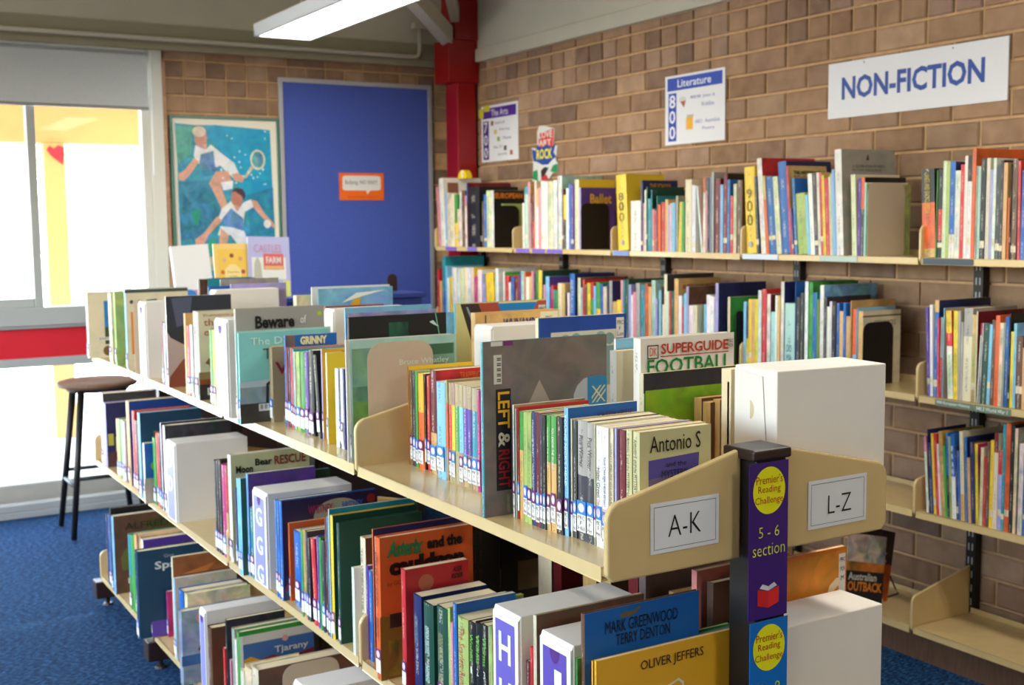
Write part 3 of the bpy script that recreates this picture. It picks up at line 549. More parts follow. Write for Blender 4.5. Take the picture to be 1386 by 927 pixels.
ART = {
 'leftright': [('n', '7a716a', 0, 0, 1, 1, .42), ('r', '15101a', .095, .15, .212, .73), ('d', 'LEFT', 'e8b01c', .108, .505, .198, .715, .02), ('d', '&', 'd8ccb4', .108, .40, .198, .485, .02), ('d', 'RIGHT', '9a1420', .108, .165, .198, .385, .02),
    ('p', 'a89c8c', [(.33, .60), (.55, .595), (.44, .765)]), ('p', 'b4b8bc', [(.72, .60), (.72, .66), (.75, .71), (.80, .745), (.84, .755), (.84, .58)]), ('p', '2c84b8', [(.835, .54), (.835, .755), (.90, .76), (.99, .755), (1, .74), (1, .53)]),
    ('p', 'd8d2a0', [(.87, .60), (.885, .60), (.99, .70), (.975, .70)]), ('p', 'd8d2a0', [(.87, .70), (.885, .70), (.99, .60), (.975, .60)]), ('p', 'd8d2a0', [(.905, .60), (.92, .60), (.99, .665), (.99, .68)]), ('p', 'd8d2a0', [(.87, .635), (.87, .62), (.955, .70), (.94, .70)]),
    ('bar', .08, .76, .062, .165), ('r', 'd8d4cc', .06, .975, .15, 1.0), ('r', '7a2a66', .16, .975, .23, 1.0), ('d', 'LORNA HENDRY', 'b8b0a4', .17, .02, .195, .125)],
 'antonio': [('p', '544a94', [(.13, .62), (.82, .66), (.83, .79), (.13, .77)]), ('p', '7a6486', [(.13, .52), (.82, .56), (.82, .66), (.13, .62)]), ('p', 'a0705e', [(.13, .30), (.80, .36), (.82, .56), (.13, .52)]), ('t', 'Antonio S', '141210', .14, .83, .84, .96), ('t', 'and the', '2c2838', .36, .705, .64, .745), ('t', 'MYSTERY', '2c2838', .30, .62, .66, .68), ('t', 'of THEODORE', '2c2420', .26, .52, .72, .575), ('t', 'GUZMAN', '2c2420', .28, .42, .68, .485), ('s', 'Antonio S and the MYSTERY of THEODORE GUZMAN', '3a3828', .12, .94, .5)],
 'antoniotwo': [('s', 'Antonio S and the MYSTERY of THEODORE GUZMAN', '3a3828', .12, .94, .5)],
 'hazel': [('s', 'Hazel Green', '3a3430', .42, .66, .62), ('s', 'Odo Hirsch', 'a8404a', .28, .40, .55)], 'courage': [('s', 'New Courage, Hazel Green!', '3a4080', .36, .76, .55), ('s', 'Odo Hirsch', 'a8404a', .24, .34, .5)],
 'charlett': [('s', 'CHARLETT AND THE CITY OF FLAMES', '3c3834', .34, .88, .5)], 'winnerone': [('s', 'Pica Winner', '2c2a28', .62, .88, .42), ('s', 'AUTHOR', 'a8b0c0', .3, .42, .2)][:1], 'winnertwo': [('s', 'Pica Winner', '2c2a28', .62, .88, .6)],
 'rhyming': [('s', 'rhyming boy.', 'e8e4ee', .62, .93, .5), ('s', 'steven herrick', 'd8d4de', .34, .55, .4)], 'worldone': [('s', 'YOU KNOW THE WORLD', 'f0e8d0', .55, .9, .45)], 'worldtwo': [('s', 'YOU KNOW THE WORLD', 'f0e8d0', .55, .9, .45)],
 'ball': [], 'achilles': [('t', 'ACHILLES', '1c1814', .5, .90, .98, .975)],
 'nick': [('s', "YOUNG NICK'S HEAD", 'e8eef4', .40, .95, .62), ('t', 'KAREN HESSE', '5a2830', .42, .905, .92, .945)],
 'trapped': [('t', 'TRAPPING', 'e87828', .45, .90, .82, .97)],
 'football': [('r', '3a2620', .075, .865, .19, .955), ('r', 'e2dccc', .085, .873, .18, .947), ('t', 'DK', 'd05030', .095, .885, .17, .94), ('t', 'SUPERGUIDE', 'b8301c', .21, .893, .93, .960, .02), ('r', 'b8301c', .21, .874, .94, .880), ('t', 'FOOTBALL', '1c7c34', .07, .765, .96, .864, .015), ('r', 'd8d2c0', .92, .89, .99, .965), ('t', 'PRC', '302c2c', .925, .935, .985, .957), ('t', 'MOR', '302c2c', .925, .905, .985, .928)],
 'field': [('n', '2c2c34', 0, .84, 1, 1, .5), ('n', '8cb820', .02, .36, 1, .86, .5), ('n', '10140c', 0, 0, 1, .40, .4), ('p', '55902a', [(.02, .36), (1, .42), (1, .50), (.02, .46)])],
 'wunambi': [('n', 'd0a860', .18, .3, .76, .985, .4), ('t', 'WUNAMBI', '2c3468', .33, .865, .73, .945, .02), ('r', 'e0d6ae', .78, .3, 1, .985), ('t', 'PRC', '58503c', .84, .92, .92, .95), ('r', '6a4a30', .12, .3, .135, .98)],
 'aboriginal': [('r', 'e0d890', 0, .0, 1, 1), ('p', '3a2c28', [(.05, .995), (.27, .995), (.40, .80), (.45, .5), (.20, .62)]), ('p', '8aa8a4', [(.11, .97), (.13, .97), (.28, .72), (.24, .72)]), ('p', 'b04c34', [(.24, .995), (.46, .995), (.58, .78), (.36, .78)]), ('p', '1c84c8', [(.45, .985), (.90, .985), (.78, .78), (.58, .78)]), ('p', 'b8503c', [(.90, .995), (1, .995), (1, .70), (.76, .78)]), ('p', 'e0d890', [(0, .0), (1, 0), (1, .55), (.2, .55), (0, .7)]), ('r', 'e0dccc', .91, .88, .99, .96), ('t', 'PRC', '403c38', .92, .92, .98, .945)],
 'lun': [('n', '1c48a0', .03, 0, 1, 1, .25), ('r', 'd2cebc', .14, .30, .88, .895), ('c', '8ca49c', .30, .83, .014), ('c', '86a09a', .42, .84, .013), ('c', '90a69e', .70, .84, .014), ('c', '7c9890', .80, .83, .013), ('r', '7c9890', .25, .5, .85, .78), ('r', 'd08a30', .14, .27, .95, .29), ('r', 'e4e0d4', .88, .83, .97, .975), ('t', 'PRC', '302c2c', .89, .925, .96, .955), ('t', 'F', '302c2c', .91, .885, .93, .91), ('t', 'Lun', '302c2c', .89, .845, .96, .875)],
 'rainbow': [('p', '6a4a38', [(.3, .86), (.7, .99), (1, .99), (1, .86)]), ('p', 'c83c2c', [(.34, .88), (.7, .975), (.9, .975), (.9, .95)]), ('p', 'd8b840', [(.38, .87), (.7, .95), (.9, .95), (.9, .92)]), ('p', '6a9c50', [(.44, .87), (.7, .93), (.9, .93), (.9, .9)])],
 'beware': [('t', 'Beware', '14110f', .215, .815, .655, .93, .035), ('t', 'of', 'e4e0d6', .72, .845, .79, .92, .02), ('t', 'The Storybook Wolves', '14110f', .10, .69, .88, .785, .03), ('c', 'b0c820', .945, .925, .0065)],
 'dog': [('p', 'b8c4c4', [(0, .26), (1, .30), (1, .50), (0, .46)]), ('n', '8ea0a4', 0, .20, 1, .40, .5), ('n', '3c3a30', 0, 0, 1, .22, .5), ('t', 'The Dog', 'dcecdc', .13, .84, .62, .945), ('t', 'Tusk', '4a5c54', .26, .70, .62, .82), ('p', '1c1c18', [(.28, .20), (.31, .20), (.32, .42), (.42, .22), (.45, .22), (.33, .46), (.29, .43)]), ('c', '5c5038', .42, .60, .016), ('bar', .20, .13, .26, .08)],
 'wtan': [('t', 'W', '8c2430', .06, .64, .50, .80, .02), ('t', 'and', '8c3430', .25, .55, .5, .6), ('r', '1c4a60', .35, .08, .9, .18), ('bar', .2, .0, .6, .08)],
 'grinny': [('t', 'GRINNY', 'e4dca4', .28, .89, .80, .98, .05), ('n', '6a5c58', 0, .80, .18, 1, .8)],
 'amber': [('t', 'DAVID P', '201810', .3, .93, .98, .965, .03), ('p', '282420', [(.42, .55), (.36, .62), (.40, .74), (.46, .80), (.52, .74), (.56, .62), (.50, .55)]), ('r', 'b8bcc4', .42, .64, .50, .72)],
 'yellowclock': [('p', '9c8410', [(.6, 0), (.6, .75), (.85, .95), (1, .95), (1, 0)]), ('r', '4a8a4a', .75, .72, .85, .88), ('r', 'd0dcd4', .87, .68, .97, .90)],
 'whale': [('n', '7a9c84', .02, .0, .20, .93, .6), ('n', '7aa888', .02, .62, .98, .93, .5), ('p', '3c6848', [(.6, .84), (.97, .84), (.97, .93), (.62, .93)]), ('t', 'Bruce Whatley', 'd8e4d0', .45, .76, .92, .82), ('p', 'e0e6d0', [(.50, .40), (.58, .64), (.66, .70), (.82, .68), (.95, .50), (.95, .4)]), ('n', '6e9a50', .02, .1, .3, .5, .6)],
 'leaf': [('p', '6cc09c', [(.88, 1.0), (.89, 1.0), (.99, .60), (.985, .58)]), ('p', 'c4dcd0', [(.82, .94), (.86, .95), (.92, .90), (.86, .92)]), ('p', 'b8d4c8', [(.85, .78), (.89, .79), (.95, .77), (.88, .75)]), ('n', '1f5c40', .4, .6, .6, .95, 1.0)],
 'prehistoric': [('t', 'Prehistoric giants', 'c4604c', .10, .94, .74, .972), ('t', 'the rise', 'b8503c', .10, .84, .66, .92), ('t', 'of Australia', 'b8503c', .10, .73, .9, .81), ('p', '8a5830', [(.10, .42), (.16, .475), (.34, .48), (.42, .42), (.42, .33), (.37, .33), (.35, .38), (.24, .38), (.23, .33), (.18, .33), (.16, .40)]), ('n', 'a08050', 0, .24, 1, .32, .3), ('n', '9a4c28', 0, .18, 1, .24, .3), ('n', '38302c', 0, 0, 1, .18, .7), ('bar', .12, .06, .38, .08)],
 'furry': [('r', 'b8a49a', 0, 0, 1, 1), ('p', '2c3038', [(0, 1), (1, 1), (1, .2), (.6, .45), (.40, .40), (.24, .47), (.05, .55), (0, .62)]), ('p', '50566c', [(.08, .98), (.4, .99), (.34, .7), (.15, .66)]), ('p', 'c8a860', [(.16, .47), (.34, .40), (.34, .41), (.18, .48)]), ('p', '8a4630', [(0, 0), (1, 0), (1, .48), (.5, .42), (.22, .30), (.02, .12)])],
 'bluepic': [('r', '2478b4', .36, .44, 1, .86), ('n', '34502c', .36, .20, 1, .46, .5), ('c', '3c5a5c', .50, .60, .014), ('c', '6a5434', .42, .10, .02), ('bar', .22, .26, .3, .05)],
 'silhouettes': [('r', '3c4a44', 0, .95, 1, .99), ('c', '3c4448', .10, .84, .007), ('c', '2c3440', .22, .84, .008), ('p', '4a5450', [(.33, .86), (.5, .87), (.5, .85), (.40, .83), (.36, .79)]), ('p', '6a6454', [(.55, .80), (.66, .88), (.68, .85), (.58, .80)]), ('p', '6a6454', [(.74, .80), (.78, .86), (.82, .80)]), ('r', 'd87a30', .08, .2, .5, .72)],
 'cauldron': [('p', '8a6420', [(.0, 0), (1, 0), (1, .42), (0, .45)]), ('n', '3a2c1c', .1, .36, .95, .46, .9), ('n', 'a87c28', .08, .02, .9, .28, .8), ('t', 'Asterix', '2c8048', .08, .855, .46, .97, .05, .3), ('t', 'and the', '1c1410', .50, .875, .88, .955, .06), ('t', 'cauldron', '1c1410', .10, .725, .90, .85, .07), ('t', 'by GOSCINNY', '8a3c18', .08, .65, .42, .69), ('s', 'ASTERIX AND THE CAULDRON', '30180c', .52, .9, .55), ('s', 'GOSCINNY AND', '6a2c10', .30, .44, .5), ('bar', .28, .13, .34, .07)],
 'rider': [('t', 'ALEX', '301014', .74, .92, .90, .96, .03, .3), ('t', 'RIDER', '301014', .72, .865, .90, .905, .03, .3), ('c', 'c46a4c', .33, .87, .017)],
 'moonbear': [('t', 'Moon', '1c1812', .07, .825, .28, .895, .03), ('t', 'Bear', '1c1812', .31, .88, .52, .945, .03), ('t', 'RESCUE', '8a3024', .55, .87, .95, .955, .02), ('c', '14120e', .72, .78, .010, .6)],
 'whitney': [('c', 'a09880', .58, .80, .066, .62), ('t', 'WHITNEY', 'a03050', .27, .835, .52, .92, .02), ('t', 'BRITNEY', '2c68b0', .62, .85, .84, .92, .02), ('c', '8a1c1c', .93, .92, .012), ('p', '7a1c4c', [(.0, .1), (.08, .24), (.18, .12), (.3, .26), (.4, .1)]), ('n', '3c5878', 0, 0, .6, .1, .8)],
 'takeover': [('t', 'Takeover', 'd0b81c', .14, .87, .80, .945, .03)], 'willows': [('s', 'THE WIND IN THE WILLOWS', '3c3424', .10, .90, .35), ('r', '8a7020', .28, .2, .95, .9), ('r', '5a4a20', .26, .19, .28, .91), ('c', '3a3014', .58, .66, .022), ('r', '3a3014', .57, .5, .59, .62)],
 'greenwood': [('t', 'MARK GREENWOOD', '10182c', .17, .888, .80, .945), ('t', 'TERRY DENTON', '10182c', .26, .825, .73, .878), ('p', '6a5c38', [(.29, .960), (.35, .976), (.40, .970), (.47, .990), (.48, .986), (.43, .957), (.36, .947), (.32, .949)])],
 'oliver': [('t', 'OLIVER JEFFERS', '2c2010', .30, .875, .76, .945), ('p', 'e4d8b0', [(.48, .60), (.49, .76), (.58, .79), (.62, .76), (.61, .60), (.60, .60), (.605, .75), (.575, .775), (.50, .75), (.49, .60)]), ('p', 'a87848', [(.46, .62), (.78, .70), (.82, .66), (.52, .56)]), ('p', '15110e', [(.46, .62), (.52, .56), (.82, .66), (.82, .3), (.46, .3)])],
 'forest': [('n', '5c8034', 0, 0, 1, .985, .8), ('p', '6ab4b8', [(.40, .90), (.52, .985), (1, .985), (1, .80), (.55, .83)])],
 'terry': [('t', 'TERRY', 'c8ccd8', .33, .70, .70, .83, .03), ('c', 'c8a83c', .90, .90, .005)], 'spa': [('t', 'Give', 'a8acb4', .40, .895, .55, .935), ('t', 'Space', 'd4d8d4', .26, .745, .80, .86, .02)],
 'alfred': [('t', 'ALFRED', '2c2820', .18, .81, .85, .895), ('p', '6a682c', [(.12, .30), (.10, .46), (.16, .55), (.20, .58), (.26, .58), (.32, .52), (.34, .42), (.32, .30)]), ('c', '6a6438', .225, .62, .006), ('n', '5a5218', .5, .72, .9, .92, .5), ('bar', .2, .12, .3, .07)],
 'portraits': [('c', '1c1820', .25, .84, .014), ('c', '9a8c90', .25, .835, .007), ('c', '2c2430', .55, .86, .014), ('c', '9a8078', .55, .855, .007), ('c', '3a3a44', .85, .88, .014), ('c', '8c8c90', .85, .875, .007)],
 'tjarany': [('r', '2c8c28', 0, .955, 1, 1.0), ('r', 'cfc8ba', .05, .87, 1, .955), ('r', '3a649c', .05, .60, 1, .87), ('p', '7a2430', [(.2, .60), (.3, .70), (.45, .72), (.6, .66), (1, .72), (1, .6)]), ('p', 'd0941c', [(.05, .60), (.06, .72), (.15, .74), (.3, .68), (.35, .6)]), ('r', '2c1c28', .72, .60, .98, .66), ('t', 'Tjarany', 'd8d4cc', .46, .715, .92, .80, .02), ('c', 'd89a84', .61, .865, .009), ('r', '6a2028', .05, .3, 1, .6)],
 'sunbook': [('c', 'd09080', .27, .885, .020), ('p', '2a2a30', [(.28, .62), (.2, .45), (.3, .40), (.7, .38), (1, .4), (1, .8), (.6, .82), (.45, .74)]), ('n', '3c68a0', 0, .26, 1, .40, .6), ('r', '2c3038', .5, .24, .8, .25), ('bar', .25, .08, .38, .07)],
 'brown': [('p', 'c8742c', [(.1, .82), (.6, .90), (.4, .78)]), ('n', '6a4030', .1, .6, .95, .82, .6), ('r', '1c4a68', .7, .3, 1, .62)],
 'worn': [], 'history': [('t', 'THE HISTORY NEWS', '3c3020', .12, .905, .95, .945), ('r', 'c8b070', .08, .86, 1, .975), ('t', 'THE HISTORY NEWS', '3c3020', .14, .90, .95, .94), ('t', 'REVOLUTION', '8a2c1c', .14, .81, .95, .89)],
 'school': [('t', 'THE SCHOOL', 'c88c28', .2, .88, .82, .955, .03)], 'ballet': [('t', 'Ballet', 'd8a828', .26, .74, .88, .90, .03), ('t', 'A Book of', '6a5890', .4, .92, .75, .95)], 'poetry': [('t', 'AUSTRALIAN POETRY', '8a3424', .1, .87, .96, .93, .02)],
 'eskimos': [('t', 'ESKIMOS', '6a6050', .3, .80, .86, .87), ('r', '6a5a30', .0, .92, 1, .94)], 'lands': [('s', 'LANDS AND ENCYCLOPEDIA', 'c8b040', .5, .95, .4)], 'binder800': [('su', '8', '4a4428', .66, .76, .5), ('su', '0', '4a4428', .52, .64, .5), ('su', '0', '4a4428', .38, .50, .5)],
 'binder900': [('su', '9', '6a5a20', .64, .74, .55), ('su', '0', '6a5a20', .48, .61, .55), ('su', '0', '6a5a20', .32, .45, .55)], 'dome': [('su', 'DO', '1c5a70', .33, .43, .5), ('su', 'MA', '1c5a70', .20, .30, .5)], 'bluetall': [('s', 'AUSTRALIAN', 'c8ccd8', .45, .92, .6)],
 'blackfolder': [('r', 'c8c8c2', .03, .10, .22, .19)],
 'orangetitle': [('t', 'EUROPEAN', 'd87820', .05, .86, .95, .96, .04)], 'tallwhite': [('r', '8a5444', .12, .78, .40, .93), ('p', '5a5854', [(.62, .90), (.72, .86), (.66, .88), (.60, .84)])], 'greybrown': [('t', 'A CELEBRATION OF BIRDS', '4a4440', .2, .83, .8, .855), ('t', 'IN THE WETLAND', '4a4440', .2, .795, .75, .815), ('p', '2c2824', [(.46, .90), (.50, .96), (.52, .90)])],
 'france': [('su', 'F', 'e4ecf4', .80, .86, .5), ('su', 'R', 'e4ecf4', .71, .77, .5), ('su', 'A', 'e4ecf4', .62, .68, .5), ('su', 'N', 'e4ecf4', .53, .59, .5)], 'scarlett': [('s', 'The Scarlett Runner', 'b84c44', .30, .92, .5)],
 'hardone': [('s', 'ANTHONY HOROWITZ', 'b8d8c8', .50, .78, .45), ('s', 'SNAKEHEAD', 'b8d8c8', .22, .40, .42), ('c', '2c8c68', .5, .5, .001)][:2], 'hardtwo': [('s', 'ANTHONY HOROWITZ', 'b0a874', .50, .76, .45), ('s', 'SKELETON', 'b0a874', .24, .38, .42)], 'hardnavy': [('s', 'ANTHONY HOROWITZ', '8aa0a0', .52, .80, .45)],
 'sone': [('s', 'Worms', '6cc830', .66, .9, .55), ('su', '1', 'd8dcc8', .56, .62, .3)], 'stwo': [('s', 'Worms', '6cc830', .66, .9, .55), ('su', '2', 'd8dcc8', .56, .62, .3)], 'sthree': [('s', 'Worms', '6cc830', .66, .9, .55), ('su', '3', 'd8dcc8', .56, .62, .3)], 'pinkspine': [('s', 'HOROWITZ HORROR', 'f0d4d8', .4, .9, .5)],
 'housecover': [('r', 'b8b040', .05, .34, .16, .52), ('p', 'b8b040', [(.2, .22), (.2, .46), (.32, .54), (.44, .46), (.44, .22)]), ('n', '5a3a38', .02, .0, .6, .24, .8)], 'darkteal': [('t', 'P', '8a7424', .22, .66, .3, .78)], 'treebook': [('c', '7aa83c', .25, .62, .017), ('c', '6a9c34', .45, .52, .018), ('n', 'a89c88', 0, 0, 1, .42, .4)],
 'ready': [('t', 'READY, SET, GO', '2c6c88', .18, .93, .9, .965)], 'skyyellow': [('p', 'd8a81c', [(.40, .82), (.48, .90), (.56, .92), (.54, .82)]), ('p', 'e4e8e0', [(.3, .86), (.5, .95), (.9, .97), (.6, .92)])], 'brickcover': [], 'achilles': [('t', 'ACHILLES', '1c1814', .5, .92, .98, .98)],
}
NAMES = {}
def make(rec, idx):
    kind, key, row, label, sp, cv, pat, geo = rec.split('|'); xs, yf, z, t, h, D, lean = map(float, geo.split(',')); pat = float(pat)
    lean = max(-.3, min(.3, lean)); rn = random.Random(idx)
    bands = [(PAL[s[0]], float(s[1:])) for s in sp.split(';')]
    wall = row in 'TSU'; group = GROUPS[row]
    if kind == 'bookend':
        r = root('bookend', label, 'bookend', (xs, yf, z)); mt = M['tan'] if sp[0] == 'A' else M['blacksteel']
        m = MB(); m.prism(rrect(0, 0, D, h, min(.035, D*.3), corners='ab'), 'y', -.0015, 0); m.build('plate', mt, r)
        m = MB(); m.box((0.002, 0, 0), (D*.9, .09, .0012)); m.build('base', mt, r)
        return
    if kind == 'box':
        r = root('file_box', label, 'file box', (xs, yf, z), group='white file boxes'); w = M['board']
        m = MB(); m.box((.004, -t, 0), (D, 0, h)); m.build('box_body', w, r, bevel=.0015)
        m = MB(); m.face([(.004, -t+.001, h-.001), (-.001, -t+.002, h-.012), (-.001, -.002, h-.012), (.004, -.001, h-.001)][::-1]); m.box((-.001, -t+.0015, .002), (.004, -.0015, h-.008)); m.build('front_flap', w, r)
        if key in BOXLAB:
            c, s, n, f = BOXLAB[key]; z0, z1 = .0, .93
            m = MB(); m.face([(-.0016, -.12*t, z0*h+.006), (-.0016, -.12*t, z1*h), (-.0016, -.86*t, z1*h), (-.0016, -.86*t, z0*h+.006)], hx(c)); lb = m.build('box_label', M['print'], r)
            if n < 0 or f:
                m = MB(); m.face([(-.0019, -t/2+.014*math.cos(PI*k/10), z1*h-.022*math.sin(PI*k/10)) for k in range(11)], hx('4a1470')); m.build('thumb_hole', M['flat'], r)
            for i in range(max(0, n)):
                zz = z1*h-(.30 if f else .26)*h-i*.30*h; text(s, lb, (-.0022, -.26*t, zz), 'wall', .46*t, .19*h, (.85, .86, .92), 'letter', .02)
        return
    if kind == 'pages':
        r = root('paperback', label, 'book', (xs, yf, z), group=group)
        m = MB(); m.box((0, -t+.001, .001), (D-.002, -.001, h-.001)); m.build('pages', M['oldpaper'] if sp[0] == 'A' else M['paper'], r)
        c = PAL['Z'] if sp[0] == 'A' else PAL['C']; m = MB(); m.box((0, -t, 0), (D, -t+.001, h), c); m.box((0, -.001, 0), (D, 0, h), c); m.box((D-.002, -t, 0), (D, 0, h), c); m.build('cover', M['print'], r)
        return
    nm = 'ring_binder' if kind == 'binder' else ('paperback' if h < .215 else ('picture_book' if key and D > .18 and t < .025 else 'book'))
    r = root(nm, label, {'ring_binder': 'binder'}.get(nm, 'book'), (xs, yf, z), (-lean, 0, 0), group)
    cc = PAL[cv] if cv else bands[rn.randrange(len(bands))][0]
    jit = lambda c: tuple(min(.9, max(.004, x*rn.uniform(.86, 1.14))) for x in c)
    if not key: bands = [(jit(c), f) for c, f in bands]
    hard = (h >= .215) and rn.random() < .7
    if not key and pat == 0 and rn.random() < .6: pat = rn.choice((.3, .5, .7))
    bb = bands
    if wall and rn.random() < .4 and h > .15:                       # white class label printed near the foot of the spine
        wz, lo = rn.uniform(.014, .024)/h, rn.uniform(.020, .055)/h; bb = []; acc = 1.0
        cuts = [lo+wz, lo]
        for c, f in bands:
            top, bot = acc, acc-f; acc = bot
            for a, b, cc2 in ((1, cuts[0], c), (cuts[0], cuts[1], PAL['C']), (cuts[1], 0, c)):
                hi, l = min(top, a), max(bot, b)
                if hi-l > 1e-4: bb.append((cc2, hi-l))
    m, bul, c = cover_mesh(t, h, D, bb, cc, pat, hard, 0); m.build('cover', M['print'], r)
    ins = .003 if hard else .0006
    if t-2*c > .0012:
        m = MB(); m.box((bul+c, -t+c, ins), (D-ins, -c, h-ins)); m.build('pages', M['paper'], r)
    if kind == 'binder':
        m = MB(); m.tube([(-.0005-(-.0), -t/2, .035), (-.0035, -t/2, .035)], .012, n=14); m.build('finger_ring', M['alu'], r)
    near = not wall and row != 'R'
    if near and t > .0038 and (key not in ('leftright', 'plastic', 'housecover')) and row in ('UT', 'UM', 'UB') and rn.random() < .85:
        sticker(r, t, bul, rn.uniform(.008, .018), 'p' if rn.random() < .6 else 'b', ('PRC/F/'+rn.choice(['Hor', 'Hil', 'Hir', 'Her', 'Hes'])) if row == 'UT' and yf < 2.28 and t > .006 else None)
    if key in ART and ART[key]: art(r, key, D, h, t, ART[key], bul)
BOXLAB = {'farbox': ('b9b4d8', '', -1, True), 'midbox': ('b8b2dc', '', -1, True), 'dbox': ('9a9ad4', 'D', 2, False), 'gbox': ('8f8fd2', 'G', 3, True), 'hbox': ('6a5cae', 'H', 2, False), 'jbox': ('5f4aa2', 'J', 2, True), 'lowbox': ('8f8fd2', '', -1, False)}
GROUPS = {'T': 'books on the top wall shelf', 'S': 'books on the second wall shelf', 'U': 'books on the third wall shelf', 'UT': 'books on the top of the low unit', 'UM': 'books in the middle of the low unit', 'UB': 'books at the bottom of the low unit', 'R': 'books along the back row of the low unit'}
